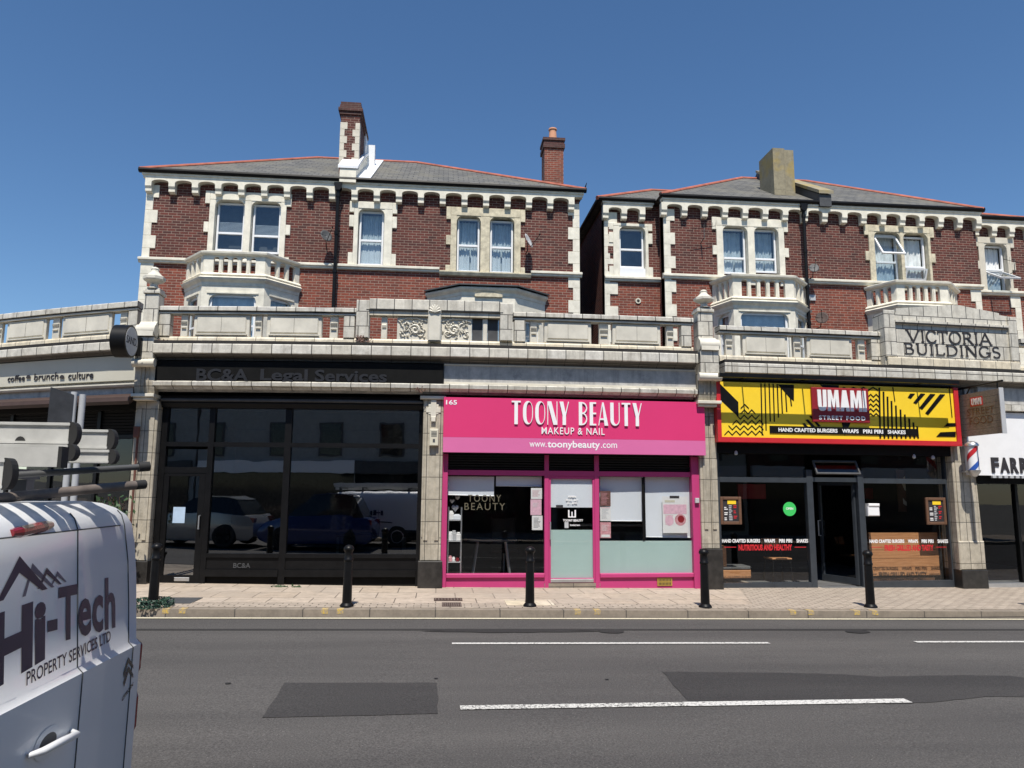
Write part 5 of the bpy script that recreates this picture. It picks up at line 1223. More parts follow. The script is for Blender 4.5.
def bay(par,xl,xf0,xf1,xr,Y,p,zrail,zbase,balc=True,zlow=4.4,win=None):
    """canted bay with pierced balcony"""
    path=[(xr,Y),(xf1,Y-p),(xf0,Y-p),(xl,Y)]
    path=path[::-1]; path=[(x,y) for x,y in path]      # left to right; outside is to the right of travel
    m=MB(); 
    if balc:
        m.sweep(path,[(-.10,zrail-.10),(.03,zrail-.10),(.09,zrail-.06),(.10,zrail-.01),(.0,zrail+.03),(-.12,zrail+.03)]); m.build('balcony_rail','stone_white',par)
        zb1=zbase+.19; m=MB(); m.sweep(path,[(-.14,zbase+.08),(.05,zbase+.08),(.09,zbase+.12),(.05,zbase+.16),(.0,zb1),(-.14,zb1)]); m.build('balcony_base','stone_white',par)
        m=MB()
        for i in range(3):
            p0,p1=Vector(path[i]),Vector(path[i+1]); L=(p1-p0).length; d=(p1-p0)/L; nrm=Vector((d.y,-d.x))
            T=lambda s,t,z:(p0.x+d.x*s-nrm.x*t,p0.y+d.y*s-nrm.y*t,z)
            endw=.26 if i==1 else .16; n=5 if i==1 else 3; bw=.10; op=(L-2*endw-(n-1)*bw)/n
            zt,zb_=zrail-.101,zb1+.001
            m.box(0.01,endw,0,.10,zb_,zt,T=T,seg=1); m.box(L-endw,L-.01,0,.10,zb_,zt,T=T,seg=1)
            for k in range(n):
                s0=endw+k*(op+bw); c=s0+op/2; q=8
                if k<n-1: m.box(s0+op,s0+op+bw,.0,.09,zb_,zt,T=T,seg=1); m.box(s0+op+bw*.25,s0+op+bw*.75,-.02,-.001,zb_,zt-.12,T=T,seg=1)
                P=[(s0,zt),(s0+op,zt),(s0+op,zt-.10)]+[(c+op/2*math.cos(PI*j/q),zt-.10+.065*math.sin(PI*j/q)) for j in range(1,q)]+[(s0,zt-.10)]
                m.prism(P,.005,.085,T=T)
        m.build('balustrade','stone_white',par)
        m=MB(); m.slab([(xl,Y),(xf0,Y-p),(xf1,Y-p),(xr,Y)],zbase+.02,zbase+.07); m.build('balcony_floor','lead',par)
    m=MB(); m.sweep(path,[(-.1,zbase-.16),(.015,zbase-.16),(.03,zbase-.08),(.10,zbase-.02),(.13,zbase+.03),(.08,zbase+.07),(-.1,zbase+.07)]); m.build('bay_cornice','stone_white',par)
    # walls
    zt=zbase-.161; z_head=win[0]; z_sill=4.9
    m=MB(); F_=[]; heads=MB(); panes=[]
    for i in range(3):
        p0,p1=Vector(path[i]),Vector(path[i+1]); L=(p1-p0).length; d=(p1-p0)/L; nrm=Vector((d.y,-d.x))
        T=(lambda p0,d,nrm:(lambda s,t,z:(p0.x+d.x*s-nrm.x*t,p0.y+d.y*s-nrm.y*t,z)))(p0,d,nrm)
        e=.20 if i==1 else .22; c=.10
        m.box(0,e,0,.16,zlow,z_head,T=T,seg=1); m.box(L-e,L,0,.16,zlow,z_head,T=T,seg=1); m.box(0,L,0.0,.16,z_head+.001,zt,T=T,seg=1); m.box(e,L-e,0,.16,zlow,z_sill,T=T,seg=1)
        for xa,sg in ((e,1),(L-e,-1)): m.prism([(xa,z_head),(xa+sg*c*2,z_head),(xa+sg*c,z_head-.03),(xa+sg*.03,z_head-.08),(xa,z_head-.17)],.01,.16,T=T)
        m.box(e-.06,L-e+.06,-.025,-.001,z_head+.02,z_head+.06,T=T,seg=1)
        F_.append((T,e,L))
    m.build('bay_wall','stone_white',par)
    for T,e,L in F_:
        f=.06; m=MB(T); m.box(e,e+f,.08,.13,z_sill,z_head,seg=1); m.box(L-e-f,L-e,.08,.13,z_sill,z_head,seg=1); m.box(e+f,L-e-f,.08,.13,z_head-f,z_head,seg=1); m.box(e+f,L-e-f,.08,.13,z_sill,z_sill+f,seg=1); m.box(e+f,L-e-f,.08,.13,z_head-.85,z_head-.80,seg=1)
        w_=m.build('window','upvc',par); m=MB(T); m.box(e+f,L-e-f,.10,.105,z_sill+f,z_head-f,seg=1); m.build('pane','glass_sky',w_)
        m=MB(T); m.grid(lambda s,q:(e+.05+(L-2*e-.1)*s,.20+.02*math.sin(s*30),z_sill+(z_head-z_sill)*q),40,1); m.build('curtain','curtain',w_,smooth=True,fix=False)
    m=MB(); m.slab([(xl+.2,Y),(xf0+.1,Y-p+.3),(xf1-.1,Y-p+.3),(xr-.2,Y)],zt-.05,zt-.01); m.build('bay_ceiling','room',par)

# ------------------------------------------------------------ LEFT HOUSE
xl,xr=-8.22,3.96; ZE=10.55
LH=thing('house','tall red brick house pair with white corner stones, left of the dark gap','house',((xl+xr)/2,YH,0),'brick houses behind the parade')
zstr=atY(380,268,YH).z
W1=window(LH,(216.5,203,244.5,249.5+2),YH+.12,233.5,None,blind=True)
W2=window(LH,(252.5,205,280.5,252+2),YH+.12,236.5,None,blind=True)
W3=window(LH,(359,211.5,383.5,266),YH+.12,241,'nets')
W4=window(LH,(457,218.6,479.5,272.5),YH+.12,246,'split')
W5=window(LH,(490,221,513,273.7),YH+.12,248,'split')
W1,W2,W3,W4,W5=[(q[0]-.02,q[1]+.02,q[2]-.02,q[3]+.02) for q in (W1,W2,W3,W4,W5)]
o1=RH(209,193,286,256,YH); o3=RH(353.5,202.5,392,267.5,YH); o4=RH(450.5,208.8,520.5,275,YH)
s1=surround(LH,(o1[0],o1[1],zstr-.1,o1[3]),[W1,W2],YH); s3=surround(LH,(o3[0],o3[1],zstr+.07,o3[3]),[W3],YH); 
M['stone_stained']=plain('stone_stained',(.58,.52,.38),.85,var=.28,scale=7,bumpd=.004)
s4=surround(LH,(o4[0],o4[1],zstr-.12,o4[3]),[W4,W5],YH,mat='stone_stained')
holes=[(o1[0]+.05,o1[1]-.05,zstr-.08,o1[3]-.05),(o3[0]+.05,o3[1]-.05,zstr+.08,o3[3]-.05),(o4[0]+.05,o4[1]-.05,zstr-.1,o4[3]-.05)]
up_h=[(h[0],h[1],max(h[2],zstr),h[3]) for h in holes]
holes_wall(xl,xr,zstr,ZE-.1,YH,up_h,.2,'brick_dark',LH)
lo_h=[(h[0],h[1],h[2],zstr) for h in holes if h[2]<zstr]
holes_wall(xl,xr,0,zstr,YH,lo_h,.2,'brick_red',LH)
m=MB(); m.box(xl,xl+.3,YH+.001,15,0,ZE-.1); m.box(xr-.3,xr,YH+.001,15,0,ZE-.1); m.box(xl,xr,15,15.2,0,ZE-.1); m.build_each('side_wall','brick_red',LH)
strcourse(LH,xl-.06,o4[0]-.3,YH,zstr); strcourse(LH,o4[1]+.3,xr+.06,YH,zstr)
m=MB(); m.prof([(YH,zstr-.17),(YH-.08,zstr-.15),(YH-.12,zstr-.07),(YH-.12,zstr-.04),(YH,zstr-.0)],o4[0]-.3,o4[1]+.3); m.build('window_sill','stone_stained',LH)
m=MB(); m.prof([(YH,zstr-.02),(YH-.10,zstr-.0),(YH-.10,zstr+.05),(YH,zstr+.08)],o3[0]-.1,o3[1]+.1); m.build('window_sill','stone_white',LH)
quoins(LH,xl-.0,YH,0.,ZE-.35,-1); quoins(LH,xr+.0,YH,0.,ZE-.35,1)
eaves(LH,xl-.03,xr+.05,YH,ZE-.06,atY(147.5,182,YH-.2).x+.02,(atY(571,205,YH-.2).x-atY(147.5,182,YH-.2).x)/19.)
gutter(LH,xl-.16,xr+.17,YH-.27+.08,ZE+.03)
ex0,ex1,ey0,ey1=xl-.14,xr+.15,YH-.26,15.3; ry=11.2; zr=13.02
rx0,rx1=atY(318,160,ry).x,atY(417,160,ry).x
m=MB(); e_=[(ex0,ey0,ZE),(ex1,ey0,ZE),(ex1,ey1,ZE),(ex0,ey1,ZE),(rx0,ry,zr),(rx1,ry,zr)]
m.add(e_,[(0,1,5,4),(1,2,5),(2,3,4,5),(3,0,4),(3,2,1,0)]); rf=m.build('roof','slate',LH,fix=False)
def rtile(parent,paths):
    for p in paths:
        m=MB(); m.tube(p,.062,8); m.build('ridge_tile','ridge',parent,smooth=True)
rtile(rf,[[e_[0],e_[4]],[e_[4],e_[5]],[e_[5],e_[1]]])
m=MB(); m.tube([(ex1-.03,ey0+.02,ZE+.03),(ex1+.02,ey0-.02,ZE+.20)],[.025,.01],6); m.build('roof_finial','black_paint',rf)
# party-wall parapet with white flashing + chimney with stone dressings
def roofz(y): return ZE+(zr-ZE)*(y-ey0)/(ry-ey0)
px0,px1=atY(340.5,172,YH).x,atY(357.5,172,YH).x
m=MB(); m.prof([(YH-.30,ZE-.12),(YH-.30,ZE+.28),(YH+.15,ZE+.42),(YH+.7,roofz(YH+.7)+.42),(YH+1.3,roofz(YH+1.3)+.42),(ry,zr+.30),(ry,zr-.2),(YH,ZE-.1)],px0+.02,px1); m.build('party_parapet','stone_white',LH)
m=MB(); m.prof([(YH-.33,ZE+.285),(YH-.33,ZE+.36),(YH+1.3,roofz(YH+1.3)+.52),(ry,zr+.38),(ry,zr+.30),(YH+1.3,roofz(YH+1.3)+.43)],px0-.03,px1+.05); m.build('parapet_coping','upvc',LH)
m=MB(); m.add([(px1,ey0+.05,roofz(ey0+.05)+.02),(px1+.40,ey0+.05,roofz(ey0+.05)+.02),(px1+.40,ry,zr+.02),(px1,ry,zr+.02),(px1,ey0+.05,roofz(ey0+.05)+.05),(px1+.40,ey0+.05,roofz(ey0+.05)+.05),(px1+.40,ry,zr+.05),(px1,ry,zr+.05)],[(4,5,6,7),(0,1,5,4),(1,2,6,5),(3,2,1,0)]); m.build('white_flashing','upvc',rf)
cyf=YH+.55
cx0,cx1=atY(339.7,150,cyf).x,atY(358.7,150,cyf).x; cz1=atY(350,116,cyf).z; cz2=atY(350,103,cyf).z; cz1-=.06; cyb=cyf+1.75
ch=thing  # keep name
m=MB(); m.box(cx0,cx1,cyf,cyb,ZE,cz1+.1); cm=m.build('chimney','brick_dark',LH)
m=MB(); 
for k,(dz,o_) in enumerate(((0,.04),(.09,.08),(.18,.04),(.27,.02))): m.box(cx0-o_,cx1+o_,cyf-o_,cyb+o_,cz1+.10+dz*1.1,cz1+.10+dz*1.1+.097)
m.build('chimney_cap','brick_dull',cm)
m=MB(); nst=6; zz0=roofz(cyf)+.3; hh=(cz1-.15-zz0)/nst
for k in range(nst):
    w1=.20 if k%2 else .12; w2=.20 if k%2==0 else .12
    m.bev(cx0-.012,cx0+w1,cyf-.015,cyf+.2,zz0+k*hh+.002,zz0+(k+1)*hh-.002,.006)
m.build('corner_stone','stone',cm)
m=MB()
for k in range(nst):
    w2=.20 if k%2==0 else .12; m.bev(cx1-w2,cx1+.012,cyf-.015,cyf+.2,zz0+k*hh+.002,zz0+(k+1)*hh-.002,.006)
m.build('corner_stone','stone',cm)
m=MB(); m.box(cx1+.001,cx1+.05,cyf+1.3,cyb+.05,roofz(cyb)-.1,roofz(cyb)+.95); m.box(cx0+.1,cx1+.30,cyb+.001,cyb+.3,roofz(cyb)-.1,roofz(cyb)+.75); m.build('rendered_block','upvc',cm)
# second chimney at the right end
cy=11.8; kx0,kx1=atY(544,160,cy).x,atY(564,160,cy).x; kz=atY(553,138,cy).z
m=MB(); m.box(kx0+.02,kx1-.02,cy,cy+.75,9,kz-.38); m.build('chimney','brick_red',LH).name='chimney'; cm2=bpy.data.objects['chimney'] 
cm2=[c_ for c_ in LH.children if c_.name.startswith('chimney')][-1]
m=MB(); m.box(kx0-.03,kx1+.03,cy-.05,cy+.8,kz-.38,kz-.22); m.box(kx0-.0,kx1+.0,cy-.02,cy+.77,kz-.219,kz-.10); m.box(kx0-.04,kx1+.04,cy-.06,cy+.81,kz-.099,kz); m.build('chimney_cap','brick_dull',cm2)
m=MB(); cxp=(kx0+kx1)/2; m.lathe([(.17,kz),(.16,kz+.12),(.14,kz+.2),(.13,kz+.42),(.16,kz+.45),(.15,kz+.5),(.11,kz+.5)],(cxp,cy+.3),14); m.build('chimney_pot','pot',cm2,smooth=True)
# drainpipe
def downpipe(par,px,py0,Y,z0):
    p=atY(px,py0,Y); m=MB(); m.tube([(p.x,Y,p.z),(p.x,Y,z0)],.05,8)
    for k in range(5):
        z_=p.z-.3-k*1.1; m.tube([(p.x,Y,z_),(p.x,Y,z_-.09)],.065,8)
    m.prism([(p.x-.11,p.z+.02),(p.x+.11,p.z+.02),(p.x+.09,p.z-.14),(p.x+.05,p.z-.2),(p.x-.05,p.z-.2),(p.x-.09,p.z-.14)],Y-.09,Y+.09)
    m.build('drainpipe','black_paint',par)
downpipe(LH,338.5,184,YH-.20,4.3)
# bays
p_=.85; Yb=YH-p_
zr1=atY(235,252.3,Yb).z; zb1=atY(235,279,Yb-.1).z
bay(LH,atY(187,262,YH).x,atY(203.5,262,Yb).x,atY(265.8,262,Yb).x,atY(300,270,YH).x,YH,p_,zr1,zb1,win=(atY(235,294.5,Yb).z,))
# right bay with lead roof
xa,xb,xc,xd=atY(428,292,YH).x,atY(462,288,Yb+.05).x,atY(515,289,Yb+.05).x,atY(545,297,YH).x
zbr=atY(488,286.5,Yb).z-.09
bay(LH,xa,xb,xc,xd,YH,.8,0,zbr,balc=False,win=(atY(485,312,Yb).z-.1,))
zap=zbr+.24; m=MB(); q=[(xa-.12,YH,zbr+.09),(xb-.08,YH-.94,zbr+.09),(xc+.08,YH-.94,zbr+.09),(xd+.12,YH,zbr+.09),(xb+.15,YH,zap),(xc-.15,YH,zap)]
m.add(q,[(0,1,4),(1,2,5,4),(2,3,5),(0,4,5,3),(3,2,1,0)]); m.build('bay_roof','lead',LH,fix=False)
m=MB(); m.sweep([(xa,YH),(xb,YH-.8),(xc,YH-.8),(xd,YH)],[(-.05,zbr+.09),(.17,zbr+.09),(.17,zbr+.125),(-.05,zbr+.135)]); m.build('lead_edge','lead',LH)
m=MB(); n=0; 
m.prism([(xb+.35,zbr-.20),(xc-.35,zbr-.20),(xc-.35,zbr-.13),((xb+xc)/2,zbr-.06),(xb+.35,zbr-.13)],YH-.87,YH-.80); m.build('bay_moulding','stone_stained',LH)
# wires under left bay, small lamp bracket
# satellite dishes
def dish(px,py,Y,r,label,mat='disc_grey',az=20):
    p=atY(px,py,Y-.35); t=thing('satellite_dish',label,'satellite dish',(p.x,Y,p.z-.3),'satellite dishes on the house walls')
    d=Vector((math.sin(R(az)),-math.cos(R(az)),.42)).normalized(); a_=d.cross(Vector((0,0,1))).normalized(); b_=a_.cross(d)
    m=MB()
    def fn(s,q):
        rr=r*q; an=2*PI*s; v=p+a_*rr*math.cos(an)+b_*rr*1.1*math.sin(an)+d*(rr*rr*.9); return tuple(v)
    m.grid(fn,20,4); o=m.build('reflector',mat,t,smooth=True,fix=False); md=o.modifiers.new('s','SOLIDIFY'); md.thickness=.008
    m=MB(); m.tube([(p.x-.02,Y,p.z-.25),(p.x,Y-.25,p.z-.25),(p.x,Y-.3,p.z-.02)],.016,6); m.build('bracket','black_paint',t)
    m=MB(); e_=p+d*.42; m.tube([tuple(p-b_*r*1.0),tuple(e_)],.009,5); m.tube([tuple(e_),tuple(e_+d*-.05)],.018,8); m.build('feed_arm','black_paint',t)
dish(326,236,YH,.17,'small dark satellite dish on the dark brick just left of the left house drainpipe','lead',35)
dish(528,241,YH,.20,'pale satellite dish on the brick right of the left house stained double window','disc_grey',60)
# ------------------------------------------------------------ RIGHT HOUSE
YR=7.3; YL=7.75
rx_a,rx_b,rx_c,rx_d=atY(604,240,YL).x,atY(663,215,YR).x,16.40,18.6
RHS=thing('house','tall red brick house pair with white corner stones, right of the dark gap','house',((rx_a+rx_c)/2,YR,0),'brick houses behind the parade')
zst=atY(800,281,YR).z; zst=zstr+.0; zst=atY(680,276.5,YR).z
ZR=10.52
V1=window(RHS,(619,229,643.5,268.4),YL+.12,250,None)
V2=window(RHS,(722,229,745.3,274.2),YR+.12,258.5,'split'); V3=window(RHS,(753.3,230,776,273),YR+.12,259.5,'split')
V4=window(RHS,(873,234.5,897.5,283),YR+.12,262.5,'curtain',open_=('top',33,'t')); V5=window(RHS,(902,237,925,281),YR+.12,267.5,'curtain',open_=('bot',20,'b'))
YQ=YR+.55
V6=window(RHS,(983,246,1004,296),YQ+.12,270,'curtain_white',open_=('bot',60,'t'))
V1,V2,V3,V4,V5,V6=[(q[0]-.02,q[1]+.02,q[2]-.02,q[3]+.02) for q in (V1,V2,V3,V4,V5,V6)]
oa=RH(613,224,648,268,YL); ob=RH(716.5,219,784,281,YR); oc_=RH(869,226.5,930.5,285,YR); od=RH(979,238,1011,297,YQ)
zV1=V1[2]-.05
surround(RHS,(oa[0],oa[1],zst+.05,oa[3]),[(V1[0],V1[1],V1[2],V1[3])],YL); surround(RHS,(ob[0],ob[1],zst-.2,ob[3]),[V2,V3],YR); surround(RHS,(oc_[0],oc_[1],zst-.2,oc_[3]),[V4,V5],YR,mat='stone_stained'); surround(RHS,(od[0],od[1],zst-.1,od[3]),[V6],YQ,mat='stone')
m=MB(); m.box(V1[0],V1[1],YL+.02,YL+.14,zst+.06,V1[2]); m.build('under_window_panel','upvc',RHS)
HR=[(o[0]+.05,o[1]-.05,zst,o[3]-.05) for o in (oa,ob,oc_,od)]
for X0,X1,Y,hs in ((rx_a,rx_b,YL,HR[:1]),(rx_b,rx_c,YR,HR[1:3]),(rx_c,rx_d,YQ,HR[3:])):
    holes_wall(X0,X1,zst,ZR-.1,Y,hs,.2,'brick_dark',RHS); holes_wall(X0,X1,0,zst,Y,[],.2,'brick_red',RHS)
    strcourse(RHS,X0-(.06 if Y==YR else 0),X1+(.06 if Y==YR else 0),Y,zst)
m=MB(); m.box(rx_a,rx_a+.3,YL+.001,16,0,ZR-.1); m.box(rx_d-.3,rx_d,YQ+.001,16,0,ZR-.1); m.box(rx_a,rx_d,16,16.2,0,ZR-.1); m.build_each('side_wall','brick_red',RHS)
m=MB(); m.box(rx_b,rx_b+.2,YR+.001,YL,0,ZR-.1); m.box(rx_c-.2,rx_c,YR+.001,YQ,0,ZR-.1); m.build_each('return_wall','brick_dark',RHS)
quoins(RHS,rx_a,YL,0,ZR-.35,-1,wide=.4,narrow=.16); quoins(RHS,rx_b,YR,0,ZR-.35,-1); quoins(RHS,rx_c,YR,0,zst-.1,1); quoins(RHS,rx_d-.45,YQ,0,zst-.1,1)
m=MB()
for py in (232,249,268-1): 
    pass
m.box(rx_a+.17,oa[0]-.12,YL-.028,YL+.1,zst+.12,ZR-.62); m.build('stone_strip','stone_white',RHS)
m=MB()
for py in (231,250,268): c_=atY(611,py,YL); m.box(c_.x-.10,c_.x+.10,YL-.034,YL-.0,c_.z-.11,c_.z+.11)
m.build_each('brick_inset','brick_dark',RHS)
m=MB(); c_=atY(638,301,YL); m.tube([(c_.x,YL-.03,c_.z),(c_.x,YL+.05,c_.z)],.085,14); v_=m.build('vent_pipe_collar','cream_box',RHS); m=MB(); m.tube([(c_.x,YL-.034,c_.z),(c_.x,YL-.0305,c_.z)],.045,12); m.build('vent_hole','soot',v_)
sp=(atY(790,215,YR-.2).x-atY(684,212,YR-.2).x)/5.65
eaves(RHS,rx_b-.03,rx_c+.03,YR,ZR-.06,atY(664.5,212,YR-.2).x,(rx_c-.0-atY(664.5,212,YR-.2).x)/16.)
eaves(RHS,rx_a-.03,rx_b-.25,YL,ZR-.06,atY(605,212,YL-.2).x+.03,.56); eaves(RHS,rx_c+.05,rx_d+.03,YQ,ZR-.06,rx_c+.35,.6)
gutter(RHS,rx_b-.16,rx_c+.16,YR-.18,ZR+.03); gutter(RHS,rx_a-.20,rx_b-.165,YL-.18,ZR+.03); gutter(RHS,rx_c+.165,rx_d+.27,YQ-.18,ZR+.03)
m=MB(); m.tube([(rx_a-.2,YL-.15,ZR),(rx_a-.25,15.5,ZR)],.06,6); m.build('gutter','black_paint',RHS)
ey0,ey1=YR-.26,15.4; ax0,ax1=atY(742,177,ry).x,atY(790,181,ry).x+.6; zr2=13.05
def tri_roof(x0,x1,y0,y1,rxa,rxb,ryy,ze,zr_,mat='slate'):
    m=MB(); e_=[(x0,y0,ze),(x1,y0,ze),(x1,y1,ze),(x0,y1,ze),(rxa,ryy,zr_),(rxb,ryy,zr_)]
    m.add(e_,[(0,1,5,4),(1,2,5),(2,3,4,5),(3,0,4),(3,2,1,0)]); o=m.build('roof',mat,RHS,fix=False); rtile(o,[[e_[0],e_[4]],[e_[4],e_[5]],[e_[5],e_[1]]]); return o
r1=tri_roof(rx_b-.14,rx_c+.14,ey0,ey1,ax0,ax1,ry,ZR,zr2)
pa=atY(652,190.5,9.6); tri_roof(rx_a-.25,rx_b+2.6,YL-.26,13.4,pa.x,pa.x+1.8,9.6,ZR-.01,pa.z)
tri_roof(rx_c-2.0,rx_d+.25,YQ-.26,14,rx_c-.6,rx_c+.0,10.2,ZR-.01,ZR+1.25)
pxa=atY(822,205,YR-.2).x
m=MB(); rz=lambda y:ZR+(zr2-ZR)*(y-ey0)/(ry-ey0)
m.prof([(YR-.3,ZR-.15),(YR-.3,ZR+.22),(ry,zr2+.22),(ry+3.9,ZR+.4),(ry+3.9,ZR-.1)],pxa-.12,pxa+.25); m.build('party_parapet','lead',RHS)
m=MB(); m.prof([(YR-.36,ZR+.225),(YR-.36,ZR+.33),(ry,zr2+.32),(ry,zr2+.225)],pxa-.16,pxa+.30); m.build('parapet_coping','lichen',RHS)
cyf=7.85; c0,c1_=atY(773.5,170,cyf).x,atY(795,170,cyf).x; cz=atY(784,149,cyf).z
m=MB(); m.box(c0,c1_-.32,cyf,cyf+1.0,ZR+.5,cz+.02); m.box(c1_-.31,c1_,cyf+.05,cyf+.95,ZR+.5,cz); m.build('chimney','lichen',RHS)
downpipe(RHS,803,205,YR-.20,4.3)
zr_2=atY(763,275.3,Yb).z; zb_2=atY(763,302.5,Yb-.1).z
bay(RHS,atY(712,290,YR).x,atY(732.5,280,Yb).x,atY(793.5,281,Yb).x,atY(807,292,YR).x,YR,p_,zr_2,zb_2,win=(atY(763,312.5,Yb).z,))
bay(RHS,atY(866,292,YR).x,atY(896,287,Yb).x,atY(948,289,Yb).x,atY(957,296,YR).x,YR,p_,atY(921,281.5,Yb).z,atY(921,306.5,Yb-.1).z,win=(atY(921,318,Yb).z,))
# aerials
def aerial(px,py,Y,label,h_=.9,dirn=1):
    p=atY(px,py,Y-.3); t=thing('tv_aerial',label,'aerial',(p.x,Y,p.z-.4),'television aerials'); m=MB(); m.tube([(p.x,Y,p.z-.35),(p.x,Y-.3,p.z-.3),(p.x,Y-.3,p.z+.1)],.014,6); m.build('bracket','lead',t)
    m=MB(); m.tube([(p.x-.35*dirn,Y-.3,p.z-.05),(p.x+.35*dirn,Y-.3,p.z+.08)],.008,5)
    for k in range(8):
        s=k/7-.5; m.tube([(p.x+.7*s*dirn-.02,Y-.3-.0,p.z+.015+.13*s-.12),(p.x+.7*s*dirn+.02,Y-.3,p.z+.015+.13*s+.12)],.004,4)
    m.build('boom','black_paint',t)
aerial(704,228,YR,'thin television aerial on the dark brick left of the right house double window')
aerial(1014,262,YQ,'television aerial beside the open window at the right picture edge',dirn=-1)
dish(814,262+6,YR,.14,'small dark satellite dish beside the right house drainpipe','lead',-20)
dish(822,318,YR,.18,'brown satellite dish low behind the parapet right of the round headed bay','maroon',-30)
m=MB(); c_=RH(808,295,815,301,YR); m.bev(c_[0],c_[1],YR-.05,YR,c_[2],c_[3],.01); solo(m.build('alarm_box','disc_grey'),'small green grey alarm box on red brick right of the right house drainpipe','alarm box')
# houses farther left and right keep their sides; a wall closes the gap far behind
m=MB(); m.box(3.6,5.4,24,24.3,0,5.2); solo(m.build('garden_wall','brick_dull'),'dark brick wall far back in the gap between the two houses','wall')
# ================================================================== STREET THINGS
BX=[(-3.9,-2.17,'leftmost black bollard, ringed by a green garland at its foot'),(-1.26,-2.12,'black bollard standing before the black office window'),(1.38,-2.05,'black bollard standing left of the pink salon door'),(4.02,-2.1,'black bollard between the pink salon and the burger shop'),(6.66,-2.05,'black bollard standing right of the open burger shop door'),(9.5,-2.05,'black bollard at the far right end of the pavement')]
bol=None
for i,(x,y,lab) in enumerate(BX):
    z=PAV+GS*x
    if bol is None:
        bol=thing('bollard',lab,'bollard',(0,0,0),'black bollards along the kerb')
        m=MB(); m.lathe([(.098,0),(.098,.025),(.082,.045),(.068,.06),(.060,.60),(.058,.66)],(0,0),24); m.build('post','black_paint',bol,smooth=True)
        m=MB(); m.lathe([(.059,.661),(.066,.675),(.066,.70),(.058,.71),(.057,.80),(.062,.815),(.072,.83),(.076,.85),(.070,.872),(.05,.895),(.02,.908),(.004,.91)],(0,0),24); m.build('cap','black_paint',bol,smooth=True)
        o=bol
    else: o=copy_tree(bol); o['label']=lab
    o.location=(x,y,z); o.scale=(1,1,.955)
gz=PAV+GS*-3.9
m=MB(); m.leaves(900,lambda:(lambda t,q:(-3.9+(.21+.06*math.cos(q))*math.cos(t),-2.17+(.21+.06*math.cos(q))*math.sin(t),gz+.055+.05*math.sin(q)))(random.uniform(0,2*PI),random.uniform(0,2*PI)),.02)
solo(m.build('garland','leaf_dark',fix=False),'dark green leafy garland lying round the foot of the leftmost bollard','garland')
# round blade sign
X0=-5.17; c_=atX(131.5,341.5,X0); r=.275
t=thing('blade_sign','round black drum sign with grey face reading SAND, projecting from the left pier','sign',(X0,c_.y,c_.z-r))
TX=lambda x,y,z:(y,x,z)
m=MB(); n=36
vs=[];fs=[]
def drum(m,x0,x1,r0,r1):
    P=[(x0,r0),(x1,r1)]; vs=[(x,c_.y+rr*math.cos(2*PI*k/n),c_.z+rr*math.sin(2*PI*k/n)) for x,rr in P for k in range(n)]
    m.add(vs,[(k,(k+1)%n,n+(k+1)%n,n+k) for k in range(n)]+[tuple(range(n)),tuple(range(2*n-1,n-1,-1))])
drum(m,X0-.24,X0,r,r); m.build('drum','black_paint',t,smooth=True)
m=MB(); drum(m,X0+.001,X0+.006,r*.88,r*.88); m.build('sign_face','disc_grey',t)
TS=lambda x,y,z:(X0+.006-y,x,z)
text('SAND.',c_.y-.21,c_.y+.21,c_.z-.055,c_.z+.075,0,.004,'letter_dark','lettering',t,-.006,T=TS)
text('CAFE',c_.y-.06,c_.y+.06,c_.z-.12,c_.z-.09,0,.004,'letter_dark','lettering',t,0,T=TS) if False else None
m=MB(); m.box(X0-.14,X0-.08,c_.y+r-.02,bend(X0)+.0,c_.z-.03,c_.z+.03); m.box(X0-.2,X0-.02,bend(X0)-.36,bend(X0)-.3,c_.z-.16,c_.z+.16); m.build('bracket','black_paint',t)
# alarm box, meter box
x0,x1,z0,z1=RC(134.5,426.5,140,437.5,-.04); m=BM(); m.bev(x0,x1,-.10,-.021,z0,z1,.01); solo(m.build('alarm_box','rust'),'small rust red box on the left tiled pier','box')
t=None
x0,x1,z0,z1=RC(429.5,429,438.5,446,-.06); t=thing('meter_box','small cream box with a grey label on the middle tiled pier','box',((x0+x1)/2,bend(x0)-.05,z0)); m=BM(); m.bev(x0,x1,-.12,-.021,z0,z1,.012); m.build('box_body','cream_box',t); m=BM()
for k in range(4): m.box(x0+.03,x1-.03,-.123,-.1205,z1-.06-.025*k,z1-.048-.025*k)
m.box(x0+.06,x1-.06,-.123,-.1205,z0+.06,z0+.12); m.build('label_print','lead',t)
x0,x1,z0,z1=RC(694.5,498,698.5,503,VP-.05); m=BM(); m.bev(x0,x1,VP-.10,VP-.051,z0,z1,.006); solo(m.build('key_box','disc_grey'),'tiny grey key box on the right edge of the pink frame','box')
u_,z_=uz(134,480,-.06); m=BM(); m.tube([(u_,-.05,uz(134,437,-.05)[1]),(u_,-.05,.5)],.02,6); solo(m.build('conduit','rust'),'thin rusty conduit running down the left tiled pier','pipe')
